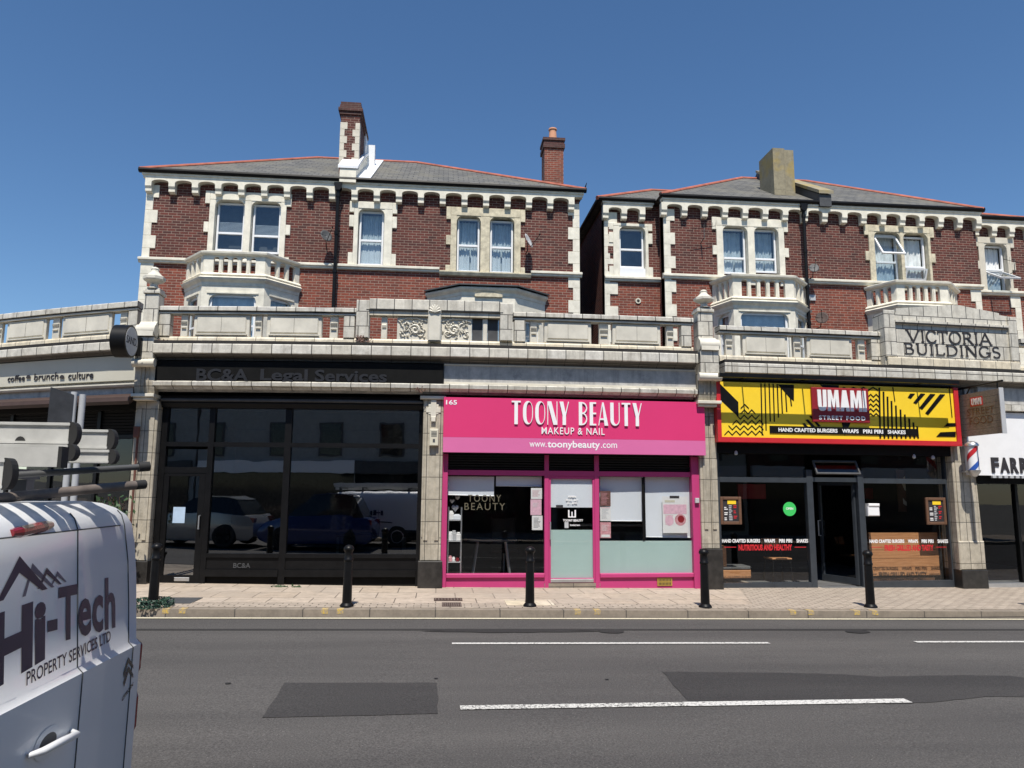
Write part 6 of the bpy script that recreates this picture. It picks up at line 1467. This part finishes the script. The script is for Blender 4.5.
# wooden hanging sign
X1=U(983,412,-.6)-.05
def yz(px,py): return atX(px,py,X1)
A_,B_,C_,D_=yz(962,394),yz(1003,389),yz(1003,436),yz(962,434.5)
ya,yb=(A_.y+D_.y)/2,(B_.y+C_.y)/2; za,zb_=(C_.z+D_.z)/2,(A_.z+B_.z)/2
t=thing('hanging_sign','weathered square wooden sign hanging on a bracket above the barber pole','sign',(X1,ya,za))
m=MB(); nb=7
for k in range(nb): m.box(X1-.04,X1+.02,yb,ya,za+(zb_-za)*k/nb+.002,za+(zb_-za)*(k+1)/nb-.002)
m.build('board','wood_grey',t)
m=MB(); m.box(X1-.055,X1+.03,yb-.02,yb-.001,za-.01,zb_+.01); m.build('edge_strip','disc_grey',t)
q1,q2=yz(972,398),yz(985,405); m=MB(); m.box(X1-.046,X1-.041,min(q1.y,q2.y),max(q1.y,q2.y),q2.z,q1.z); m.build('name_plate','red',t)
TW=lambda x,y,z:(X1-.046+y,x,z)
def TWf(x,y,z): return (X1-.046-.001+y*1,(ya+yb)-x,z)
ym=(min(q1.y,q2.y),max(q1.y,q2.y))
def TL(x,y,z): return (X1-.0465+y,-x,z)      # facing -x: text runs towards -y
text('UMAMI',-ym[1]+.03,-ym[0]-.03,q2.z+.02,q1.z-.02,0,.004,'paper','lettering',t,.05,T=TL)
def TL2(x,y,z): return (X1-.0405+y,-x,z)
mid=(za+zb_)/2
text('STREET',-ya+.2,-yb-.15,mid-.02,mid+.11,0,.003,'wood_brown','lettering',t,.0,T=TL2); text('FOOD',-ya+.25,-yb-.2,mid-.20,mid-.06,0,.003,'wood_brown','lettering',t,.0,T=TL2)
m=MB(); yw=bend(X1)-.02; m.tube([(X1,yw,zb_+.13),(X1,yb-.05,zb_+.13)],.022,8); m.tube([(X1,yw,zb_-.25),(X1,yw-.35,zb_+.11)],.014,6)
for yy in (ya-.08,yb+.08): m.tube([(X1,yy,zb_+.11),(X1,yy,zb_)],.01,6)
m.build('bracket','black_paint',t); m=MB(); m.box(X1-.12,X1+.12,yw-.04,yw+.03,zb_-.8,zb_+.2); m.build('wall_plate','lead',t)
# barber pole
cx_,cz_=uz(973,460,-.34); cy_=bend(cx_)-.34; zt_,zb__=uz(973,441,-.34)[1],uz(973,477,-.34)[1]
t=thing('barber_pole','small barber pole with red, white and blue spiral beside the right pier','barber pole',(cx_,cy_,zb__))
zc0,zc1=zb__+.13,zt_-.10; r=.095; m=MB(); m.lathe([(r,zc0),(r,zc1)],(cx_,cy_),24); m.build('cylinder','white',t,smooth=True)
for col,ph in (('red',0),('blue',PI)):
    m=MB()
    m.grid(lambda s,q:(cx_+(r+.003)*math.cos(ph+q*2*PI*.75+s*1.15),cy_+(r+.003)*math.sin(ph+q*2*PI*.75+s*1.15),zc0+(zc1-zc0)*q),6,40); m.build('stripe',col,t,smooth=True,fix=False)
m=MB(); m.lathe([(.03,zb__),(.06,zb__+.02),(.11,zb__+.09),(.12,zb__+.129),(.09,zb__+.13)],(cx_,cy_),20); m.build('lower_cap','steel',t,smooth=True)
m=MB(); m.lathe([(.12,zc1),(.12,zc1+.03),(.09,zc1+.07),(.03,zt_)],(cx_,cy_),20); m.build('upper_cap','steel',t,smooth=True)
m=MB(); m.box(cx_-.02,cx_+.02,cy_+.09,bend(cx_)-.0,zc1+.01,zc1+.04); m.box(cx_-.02,cx_+.02,cy_+.09,bend(cx_)-.0,zc0-.04,zc0-.01); m.build('bracket','steel',t)
# far-left road sign, seen from its back
sy=KY-.0+.45
p1=atY(74.5,392,sy); p2=atY(83,394.5,sy); q1,q2=atY(50.5,389,sy-.34),atY(70,429,sy-.2)
t=thing('road_sign','grey back of a rectangular road sign on two pale posts behind the van ladders','sign',((p1.x+p2.x)/2,sy,PAV))
for p in (p1,p2): m=MB(); m.tube([(p.x,sy,p.z),(p.x,sy,PAV-.02)],.044,10); m.build('post','disc_grey',t,smooth=True)
m=MB(); xx0,xx1=q1.x,p1.x+.02
m.add([(xx0,sy-.34,q2.z-.03),(xx1,sy-.05,q2.z-.03),(xx1,sy-.05,q1.z-.04),(xx0,sy-.34,q1.z+.03),(xx0-.01,sy-.31,q2.z-.03),(xx1-.01,sy-.02,q2.z-.03),(xx1-.01,sy-.02,q1.z-.04),(xx0-.01,sy-.31,q1.z+.03)],[(0,1,2,3),(7,6,5,4),(0,4,5,1),(1,5,6,2),(2,6,7,3),(3,7,4,0)]); m.build('sign_panel','lead',t)
# ================================================================== THE VAN
VX=-1.245; VY1=-13.2+3.46; VW=1.85; VY0=VY1-VW; VC=(VY0+VY1)/2; GZ=.0974
VL_=4.4; HT_=1.70
def lean(z):      # how far the rear skin stands forward of the bumper line at height z (above road)
    if z<1.10: return 0.
    if z<1.12: return .020*(z-1.10)/.02
    if z<1.60: return .020+.040*(z-1.12)/.48
    return .060+.09*((z-1.60)/.10)**2
SECZ=[.28,.34,.60,.95,1.10,1.12,1.28,1.40,1.52,1.60,1.64,1.67,1.69,1.70]
HWT=[(.28,.90),(.60,.915),(1.10,.92),(1.12,.92),(1.28,.925),(1.40,.925),(1.52,.91),(1.60,.88),(1.64,.85),(1.67,.81),(1.69,.74),(1.70,.62)]
def halfw(z):
    for (a_,b_),(c_,d_) in zip(HWT,HWT[1:]):
        if z<=c_: return b_+(d_-b_)*max(0,(z-a_)/(c_-a_))
    return HWT[-1][1]
def rearx(z): return VX-lean(z)
STN=[(0,.955,1.,-.0),(.015,.98,1.,0),(.05,.995,1.,0),(.11,1.,1.,0),(.4,1,1,0),(1.0,1,1,0),(1.9,1,1,0),(2.7,1,1,0),(3.05,.995,.985,0),(3.35,.985,.86,0),(3.65,.975,.72,0),(3.80,.965,.62,0),(4.15,.93,.57,0),(4.33,.86,.52,0),(4.4,.78,.45,0)]
t_=VAN=thing('van','white van with Hi-Tech lettering and ladders on its roof, parked at the near kerb','van',(VX-2.2,VC,GZ))
def vanv(si,z,side):
    d,ws,hs,_=STN[si]; zz=.28+(z-.28)*hs if hs<1 else z
    x=VX-d-lean(z)*(max(0,1-d/.8)); x=VX-d-lean(z) if d<.3 else VX-d-lean(z)*max(0,1-(d-.3)/.8)
    dz=0
    return (x,VC+side*halfw(z)*ws,GZ+zz+dz)
m=MB(); nz=len(SECZ); ns=len(STN)
for si in range(ns):
    for side in (-1,1):
        for z in SECZ: m.v.append(vanv(si,z,side))
idx=lambda si,side,k:si*2*nz+(0 if side<0 else nz)+k
for si in range(ns-1):
    for side in (-1,1):
        for k in range(nz-1): m.f.append((idx(si,side,k),idx(si+1,side,k),idx(si+1,side,k+1),idx(si,side,k+1)))
    m.f.append((idx(si,-1,nz-1),idx(si+1,-1,nz-1),idx(si+1,1,nz-1),idx(si,1,nz-1))); m.f.append((idx(si,-1,0),idx(si+1,-1,0),idx(si+1,1,0),idx(si,1,0)))
for k in range(nz-1):
    for si in (0,ns-1): m.f.append((idx(si,-1,k),idx(si,1,k),idx(si,1,k+1),idx(si,-1,k+1)))
body=m.build('body','van',VAN,smooth=True)
def onrear(y,z,o=.004): return (rearx(z-GZ)+o,y,z)
def rearpt(px,py,o=0.):
    X=VX-.1
    for _ in range(6): P=atX(px,py,X); X=rearx(P.z-GZ)+o
    return P
def rear_patch(pts,mat,name,o0=.004,thick=.004,par=VAN,sub=6):
    """flat patch lying on the rear doors; pts are (y,z)"""
    bm=bmesh.new(); vs=[bm.verts.new((0,y,z)) for y,z in pts]; f=bm.faces.new(vs); bmesh.ops.triangulate(bm,faces=[f])
    zs=sorted(set([1.14,1.22])); 
    for zc_ in (GZ+1.14,GZ+1.22): bmesh.ops.bisect_plane(bm,geom=bm.verts[:]+bm.edges[:]+bm.faces[:],plane_co=(0,0,zc_),plane_no=(0,0,1))
    bm.verts.index_update(); V=[(v.co.y,v.co.z) for v in bm.verts]; Fc=[tuple(v.index for v in f.verts) for f in bm.faces]; bm.free()
    m=MB(); m.add([onrear(y,z,o0+thick) for y,z in V],Fc); return m.build(name,mat,par,fix=False)
def rp(pxs): return [(lambda P:(P.y,P.z))(rearpt(*p)) for p in pxs]
ysplit=rearpt(80,670).y
# door seams
m=MB()
zs=[.50,.9,1.10,1.12,1.28,1.45,1.60,1.64,1.66]
for yy in (ysplit,VC-.80,VC+.80): m.tube([onrear(yy*1.0 if yy==ysplit else VC+(yy-VC)*(halfw(min(z,1.6))/.925),GZ+z,.001) for z in zs],.0026,5)
m.tube([onrear(VC-.72,GZ+1.60,.001),onrear(VC+.72,GZ+1.60,.001)],.0026,5); m.tube([onrear(VC-.8,GZ+.5,.001),onrear(VC+.8,GZ+.5,.001)],.0026,5)
m.build('door_seam','lead',VAN)
# raised blank window panels
for y0_,y1_ in ():
    m=MB(); zl_,zh_=GZ+1.22,GZ+1.56; k=.06
    P=[(y0_+k,zl_),(y1_-k,zl_),(y1_,zl_+k),(y1_-.03,zh_-k),(y1_-.03-k,zh_),(y0_+.03+k,zh_),(y0_+.03,zh_-k),(y0_,zl_+k)]
    n=len(P); c=(sum(p[0] for p in P)/n,sum(p[1] for p in P)/n)
    In=[(c[0]+(p[0]-c[0])*.975,c[1]+(p[1]-c[1])*.95) for p in P]
    m.tube([onrear(y,z,.0005) for y,z in P+P[:1]],.0022,5,cap=False); m.build('panel_crease','disc_grey',VAN)
# lettering and emblem on the rear
def TR(x,y,z): return onrear(x,z,.0075-y)
def rtext(s,p0,p1,h0,h1,mat,bold,space=1.,o=0):
    """p0,p1: bottom-left / bottom-right pixels on the doors; h0,h1 heights (pixels up) at each end"""
    A0,A1=rearpt(*p0),rearpt(*p1); B0,B1=rearpt(p0[0],p0[1]-h0),rearpt(p1[0],p1[1]-h1)
    vs,fs=textdata(s,bold,space); V=[]
    for a_,b_ in vs:
        y=A0.y+(A1.y-A0.y)*a_; zb=A0.z+(A1.z-A0.z)*a_; zt=B0.z+(B1.z-B0.z)*a_; V.append(onrear(y,zb+(zt-zb)*b_,.0018+o))
    m=MB(); m.add(V,fs); return m.build('lettering',mat,VAN,fix=False)
rtext('Hi',(-10,692),(45,659),76,62,'navy',.05); rtext('-Tech',(47,646),(115,628),56,52,'navy',.028,1.06)
rtext('PROPERTY SERVICES LTD',(25.5,686),(110,641),14,11,'navy',.012,o=.001)
def chev(apex,l,r,w_,mat,o):
    a_=rp([apex,l,r]); (ay,az),(ly,lz),(ry_,rz_)=a_; m=MB(); t=w_
    m.add([onrear(ay,az,o),onrear(ly,lz,o),onrear(ly+t,lz,o),onrear(ay+.0,az-t*1.5,o),onrear(ry_-t,rz_,o),onrear(ry_,rz_,o)],[(0,1,2,3),(0,3,4,5)]); m.build('emblem','navy' if mat is None else mat,VAN,fix=False)
chev((19,556),(-4,602),(47,589),.034,'navy',.0022); chev((32,563),(22,597),(54,587),.018,'logo_grey',.0016); chev((46,567.5),(37,589),(61,584),.014,'navy',.0026); chev((57,571),(50,586),(66,581.6),.011,'logo_grey',.0019)
# maker's chevrons and small word on the right door
def bd(pxs): 
    P=rp(pxs); m=MB(); m.add([onrear(y,z,.006) for y,z in P],[tuple(range(len(P)))]); m.build('badge','steel',VAN,fix=False)
M['badge']=plain('badge',(.05,.05,.055),.25,metal=.6)
for dy in (-2,7):
    P=rp([(123,675+dy),(128,659+dy),(132.5,667+dy),(132.5,671+dy),(128,664+dy),(123.5,680+dy)]); m=MB(); m.add([onrear(y,z,.003) for y,z in P],[(0,1,4,5),(1,2,3,4)]); m.build('badge','badge',VAN,fix=False)
rtext('CITROEN',(121.5,702),(132.5,686),4.5,4,'badge',.03)
# high brake light
P=rp([(12,533.5),(20,532),(44,526.5),(52,525)]); m=MB(); m.tube([onrear(P[0][0],P[0][1],-.004),onrear(*P[1],-.003),onrear(*P[2],-.003),onrear(*P[3],-.004)],[.012,.019,.019,.012],10); m.build('brake_light','lens_red',VAN)
# tail lights wrap the corner
for side in (-1,1):
    for z0_,z1_ in ((.73,.91),(.965,1.12)):
        m=MB(); Y_=VC+side*.86
        def cr(dx,dy,z): 
            lz=z; hw=halfw(min(lz,1.6)); return (rearx(lz)+dx,VC+side*(hw+dy),GZ+lz)
        zm=[z0_,z0_+.03,(z0_+z1_)/2,z1_-.03,z1_]; vs=[]
        for i,z in enumerate(zm):
            k=.0 if i in (0,4) else 1.
            vs+= [cr(-.012+.004*k,-.045,z),cr(-.012+.012*k,-.02,z),cr(-.03+.01*k,.012+.010*k,z),cr(-.12,.006+.010*k,z),cr(-.13,-.02,z),cr(-.04,-.07,z)]
        fs=[]
        for i in range(4):
            for k in range(6): fs.append((i*6+k,i*6+(k+1)%6,(i+1)*6+(k+1)%6,(i+1)*6+k))
        fs+=[tuple(range(6)),tuple(range(29,23,-1))]; m.add(vs,fs); m.build('tail_light','lens_red',VAN)
# handle in its recess
c_=rearpt(47,743); e1=rearpt(26,756); e2=rearpt(70,731)
m=MB(); n=18
vs=[onrear(c_.y+.085*math.cos(2*PI*k/n),c_.z+.05*math.sin(2*PI*k/n),.002) for k in range(n)]+[onrear(c_.y+.055*math.cos(2*PI*k/n),c_.z+.03*math.sin(2*PI*k/n),.0035) for k in range(n)]
m.add(vs,[(k,(k+1)%n,n+(k+1)%n,n+k) for k in range(n)]); hr=m.build('handle_recess','van',VAN,smooth=True,fix=False)
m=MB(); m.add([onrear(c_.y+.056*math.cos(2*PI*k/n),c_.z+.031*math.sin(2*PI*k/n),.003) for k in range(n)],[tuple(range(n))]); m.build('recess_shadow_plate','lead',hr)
m=MB(); m.tube([onrear(e1.y,e1.z,.006),onrear(e1.y+.03,e1.z+.003,.034),onrear(c_.y,c_.z+.003,.044),onrear(e2.y-.03,e2.z-.003,.036),onrear(e2.y,e2.z,.006)],[.008,.012,.013,.012,.008],10); m.build('handle','van',VAN,smooth=True)
# bumper, plate, wheels, windows
m=MB(); m.sweep([(VX-.9,VC-.90),(VX-.1,VC-.935),(VX+.05,VC-.80),(VX+.07,VC),(VX+.05,VC+.80),(VX-.1,VC+.935),(VX-.9,VC+.90)],[(-.1,GZ+.22),(.0,GZ+.24),(.03,GZ+.45),(.0,GZ+.52),(-.1,GZ+.52)]); m.build('rear_bumper','rubber',VAN)
m=MB(); m.box(VX+.10,VX+.105,VC-.26,VC+.26,GZ+.33,GZ+.44); m.build('number_plate','yellow',VAN)
for x in (VX-.75,VX-3.55):
    for side in (-1,1):
        yc=VC+side*.84; r=.32; m=MB(lambda X,Y,Z:(x+X,yc+Z*side,GZ+r+Y))
        m.lathe([(.20,-.09),(r-.02,-.09),(r,-.06),(r,.06),(r-.02,.10),(.20,.10)],(0,0),28); wt=m.build('wheel','rubber',VAN,smooth=True)
        m=MB(lambda X,Y,Z:(x+X,yc+Z*side,GZ+r+Y)); m.lathe([(.20,.0),(.20,.10),(.17,.105),(.15,.07),(.06,.07),(.05,.09),(.0,.09)],(0,0),20); m.build('hubcap','steel',wt,smooth=True)
for side in (-1,1):
    m=MB(); P=[(VX-2.75,1.22),(VX-3.62,1.20),(VX-3.42,1.52),(VX-3.10,1.63),(VX-2.75,1.64)]
    m.add([(x,VC+side*(halfw(min(z,1.6))*.985+.012),GZ+z) for x,z in P],[tuple(range(5))]); m.build('side_window','car_glass',VAN,fix=False)
    m=MB(); m.tube([(VX-.9,VC+side*.932,GZ+.75),(VX-3.2,VC+side*.932,GZ+.75)],.02,6); m.build('rubbing_strip','rubber',VAN)
    m=MB(); 
    for xs_ in (VX-1.35,VX-2.68): m.tube([(xs_,VC+side*(halfw(z)+.001),GZ+z) for z in (.4,.6,.95,1.14)],.004,4)
    m.build('door_seam','lead',VAN)
    m=MB(); m.bev(VX-3.35,VX-3.15,VC+side*1.02-.09,VC+side*1.02+.09,GZ+1.2,GZ+1.42,.03); m.build('wing_mirror','rubber',VAN)
m=MB(); m.add([(VX-3.30,VC-.72,GZ+1.60),(VX-3.30,VC+.72,GZ+1.60),(VX-3.86,VC+.84,GZ+1.22),(VX-3.86,VC-.84,GZ+1.22)],[(0,1,2,3)]); m.build('windscreen','car_glass',VAN,fix=False)
for side in (-1,1): m=MB(); m.bev(VX-4.40,VX-4.05,VC+side*.72-.14,VC+side*.72+.14,GZ+.72,GZ+.90,.04); m.build('headlight','lens_white',VAN)
# writing on the street side (seen mirrored in the shop glass)
def TVs(x,y,z): return (-x,VC+halfw(.9)+.006-y,z)
text('Hi-Tech',-(VX-1.2),-(VX-2.6),GZ+.98,GZ+1.12,0,.003,'navy','lettering',VAN,.04,T=lambda x,y,z:(-x,VC+.93+.003-y,z))
# roof rack
RZ=GZ+1.70
for x in (VX-.45,VX-1.9,VX-3.0):
    m=MB(); m.box(x-.03,x+.03,VC-.78,VC+.78,RZ+.085,RZ+.125)
    m.box(x-.03,x+.03,VC-.74,VC-.68,RZ-.05,RZ+.084); m.box(x-.03,x+.03,VC+.68,VC+.74,RZ-.05,RZ+.084); m.build('rack_bar','lead',VAN)
# ladders
def ladder(name,xe,ys,z0,h_,L,label,rungs=True,tilt=0):
    t=thing('ladder',label,'ladder',(xe-L/2,sum(ys)/2,z0),'aluminium ladders on the van roof')
    for y in ys:
        m=MB(); m.box(xe-L,xe,y-.014,y+.014,z0,z0+h_); m.box(xe-L,xe-.001,y-.021,y-.0145,z0+.002,z0+.010); m.box(xe-L,xe-.001,y-.021,y-.0145,z0+h_-.010,z0+h_-.002); r_=m.build('rail','aluminium',t)
        m=MB(); n=10; P=[(xe+.001,z0-.003),(xe+.001,z0+h_+.003)]+[(xe+.004+.055*math.sin(PI*k/n),z0+h_/2+(h_/2+.003)*math.cos(PI*k/n)) for k in range(0,n+1)]
        m.prism([(xe-.004,z0-.003)]+[(xe+.002+.022*math.sin(PI*k/n),z0+h_/2-(h_/2+.003)*math.cos(PI*k/n)) for k in range(n+1)]+[(xe-.004,z0+h_+.003)],y-.018,y+.018); m.build('end_cap','rubber',t)
    x=xe-.16
    while x>xe-L+.1:
        m=MB(); m.box(x-.016,x+.016,ys[0],ys[1],z0+h_*.3,z0+h_*.7); m.build('rung','aluminium',t)
        m=MB(); n=8; y=ys[0]
        m.prism([(x-.018,z0+.001),(x+.018,z0+.001)]+[(x+.018*math.cos(PI*k/n),z0+.001+.025*math.sin(PI*k/n)) for k in range(1,n)],y-.0175,y-.0145); m.build('rung_end','rubber',t)
        x-=.27
    return t
def lp(px,py,dy): 
    Y=-13.2+dy; P=atY(px,py,Y); return P
def lad(dyf,pxf,dyn,pyt,pyb,label,L=3.3):
    P=lp(pxf,pyt,dyf); Q=lp(pxf,pyb,dyf); ladder('ladder',P.x,(-13.2+dyn,-13.2+dyf),Q.z,P.z-Q.z,L,label)
lad(3.0,111,2.70,430,449.5,'topmost wide aluminium ladder with rounded black end caps on the van roof')
lad(2.98,112,2.66,450,463.5,'narrower aluminium ladder directly under the topmost one')
lad(2.45,9,2.10,459,489,'aluminium ladder nearest the camera, lowest at the left picture edge')
P=lp(61,457,2.55); 
t=thing('ladder_stay','square aluminium stay bar between the ladders on the van roof','bar',(P.x-1,P.y,P.z)); m=MB(); Pb=lp(61,467,2.55); m.box(P.x-2.5,P.x,P.y-.02,P.y+.02,Pb.z,P.z+.03); m.build('bar','aluminium',t); m=MB(); m.box(P.x,P.x+.012,P.y-.022,P.y+.022,Pb.z-.003,P.z+.033); m.build('end_cap','rubber',t)
def pole(pA,dA,pB,dB,r,mat,label,knob=False):
    A0=lp(pA[0],pA[1],dA);B0=lp(pB[0],pB[1],dB); d=(A0-B0).normalized(); t=thing('roof_pole',label,'pole',tuple((A0+B0)/2),'poles tied on the van roof'); m=MB(); m.tube([tuple(A0),tuple(A0+(B0-A0)*1.9)],r,10); m.build('shaft',mat,t,smooth=True)
    m=MB(); m.tube([tuple(A0+d*.012),tuple(A0-d*.03)],.021 if knob else r*1.03,10); m.build('end_stop','rubber',t,smooth=True)
pole((146,466.5),3.22,(0,476),2.9,.013,'lead','grey steel pole with a black knob reaching past the ladders',True)
pole((142,484.5),3.16,(0,498),2.75,.0185,'rust_pipe','thick rusty scaffold pole lying lowest on the van roof')
# ================================================================== CARS (seen mirrored in the office window)
def car(x0,yc,L,W,H_,mat,label,facing=-1):
    gz=ROAD+GS*(x0-L/2); t=thing('car',label,'car',(x0-L/2,yc,gz),'cars passing on the road')
    PR=[(0,.32,.70,.70),(.03,.22,.92,.92),(.25,.2,1.0,1.0),(.30,.2,1.02,1.02),(.55,.2,.98,.98),(.80,.2,.95,.95),(.93,.22,.82,.82),(.985,.30,.66,.66),(1.,.36,.55,.55)]
    m=MB(); k=len(PR); zs=lambda p:(p[1],.45,.72,p[2]-.02,p[2])
    for s,zb_,zt,_ in PR:
        e=1-.10*max(0,abs(s-.5)*2-.75)/.25
        for side in (-1,1):
            for j,z in enumerate((zb_,.45 if zt>.5 else (zb_+zt)/2,min(.7,zt-.04),zt-.015,zt)): m.v.append((x0-L*s,yc+side*W/2*e*(.94,1,1,.97,.90)[j],gz+z))
    ix=lambda i,sd,j:i*10+(0 if sd<0 else 5)+j
    for i in range(k-1):
        for sd in (-1,1):
            for j in range(4): m.f.append((ix(i,sd,j),ix(i+1,sd,j),ix(i+1,sd,j+1),ix(i,sd,j+1)))
        m.f.append((ix(i,-1,4),ix(i+1,-1,4),ix(i+1,1,4),ix(i,1,4))); m.f.append((ix(i,-1,0),ix(i+1,-1,0),ix(i+1,1,0),ix(i,1,0)))
    for i in (0,k-1):
        for j in range(4): m.f.append((ix(i,-1,j),ix(i,1,j),ix(i,1,j+1),ix(i,-1,j+1)))
    m.build('body',mat,t,smooth=True)
    m=MB(); G=[(.06,.95,.78),(.13,H_-.10,.68),(.20,H_-.02,.66),(.40,H_,.68),(.52,H_-.05,.68),(.68,.98,.80)]
    for s,z,w_ in G:
        for side in (-1,1): m.v+= [(x0-L*s,yc+side*W/2*.90,gz+.90),(x0-L*s,yc+side*W/2*w_*1.08,gz+z)]
    for i in range(5):
        q=i*4; m.f+=[(q,q+4,q+5,q+1),(q+2,q+6,q+7,q+3),(q+1,q+5,q+7,q+3)]
    m.build('greenhouse','car_glass',t,smooth=True)
    m=MB(); m.add([(x0-L*s,yc+sd*W/2*w_*1.0,gz+z+.012) for s,z,w_ in G[1:5] for sd in (-1,1)],[(0,2,3,1),(2,4,5,3),(4,6,7,5)]); o=m.build('roof',mat,t,fix=False); md=o.modifiers.new('s','SOLIDIFY'); md.thickness=.02
    for s in (.19,.80):
        for side in (-1,1):
            xc=x0-L*s; yy=yc+side*(W/2-.09); r=.34; T=lambda X,Y,Z:(xc+X,yy+Z*side,gz+r+Y)
            m=MB(T); m.lathe([(.22,-.09),(r-.02,-.09),(r,-.06),(r,.07),(r-.02,.10),(.22,.10)],(0,0),28); wt=m.build('wheel','rubber',t,smooth=True)
            m=MB(T); m.lathe([(.22,.05),(.22,.10),(.20,.10),(.19,.06),(.0,.06)],(0,0),20)
            for k5 in range(5): a_=2*PI*k5/5; m.box(-.02,.02,.03,.20,.061,.10,T=(lambda a_:lambda X,Y,Z:T(X*math.cos(a_)-Y*math.sin(a_),X*math.sin(a_)+Y*math.cos(a_),Z))(a_))
            m.build('rim','steel',wt)
    for side in (-1,1):
        m=MB(); m.bev(x0-.22,x0+.0,yc+side*W*.38-.12,yc+side*W*.38+.12,gz+.72,gz+.86,.03); m.build('tail_light','lens_red',t); m=MB(); m.bev(x0-L*.985,x0-L*.93,yc+side*W*.33-.14,yc+side*W*.33+.14,gz+.52,gz+.64,.02); m.build('headlight','lens_white',t)
    return t
car(-2.45,-8.45,4.0,1.8,1.58,'blue_car','dark blue hatchback mirrored in the black office window')
car(-6.6,-8.5,4.3,1.78,1.45,'silver_car','silver saloon mirrored in the left pane of the black office window')
# ================================================================== THE OTHER SIDE OF THE STREET (behind the camera)
def opposite(x0,x1,h_,label,mat):
    t=thing('house',label,'house',((x0+x1)/2,-17.6,0),'houses across the street'); m=MB(); m.box(x0,x1,-26,-17,-.3,h_); m.build('wall',mat,t)
    m=MB(); m.prof([(-17-(-.3),h_),(-21.5,h_+2.2),(-26.3,h_)],x0-.1,x1+.1); m.build('roof','slate',t)
    n=int((x1-x0)/2.6)
    for k in range(n):
        cx=x0+(x1-x0)*(k+.5)/n
        for zc_ in (3.2,5.9):
            if zc_+1.3<h_: m=MB(); m.bev(cx-.5,cx+.5,-17.0,-16.95,zc_-.0,zc_+1.4,.01); m.f=m.f; w_=m.build('window','lead',t); m=MB(); m.box(cx-.43,cx+.43,-16.948,-16.94,zc_+.07,zc_+1.33); m.build('pane','car_glass',w_)
    m=MB(); m.box(x0+.2,x1-.2,-16.99,-16.93,.2,2.5); m.build('shop_window','car_glass',t); m=MB(); m.box(x0+.1,x1-.1,-16.99,-16.8,2.52,3.0); m.build('fascia','white' if int(x0)%2 else 'lead',t)
for k,(x0,x1,h_,mt,lb) in enumerate(((-26,-14,7.4,'plaster_grey','grey house across the street, farthest left behind the camera'),(-13.9,-5,6.8,'plaster_grey','plain grey house across the street behind the parked van'),(-4.9,5,7.2,'plaster_grey','wide grey house directly behind the camera'),(5.1,15,6.9,'cream_board','cream house across the street opposite the burger shop'),(15.1,27,7.4,'brick_dark','dark brick house across the street, farthest right'))): opposite(x0,x1,h_,lb,mt)
# ------------------------------------------------------------------ tidy
for o in bpy.data.objects:
    if '_w' in o.keys(): del o['_w']
for o in bpy.data.objects:
    if o.type=='MESH' and o.parent is None and 'label' not in o.keys() and 'kind' not in o.keys(): print('UNTAGGED',o.name)
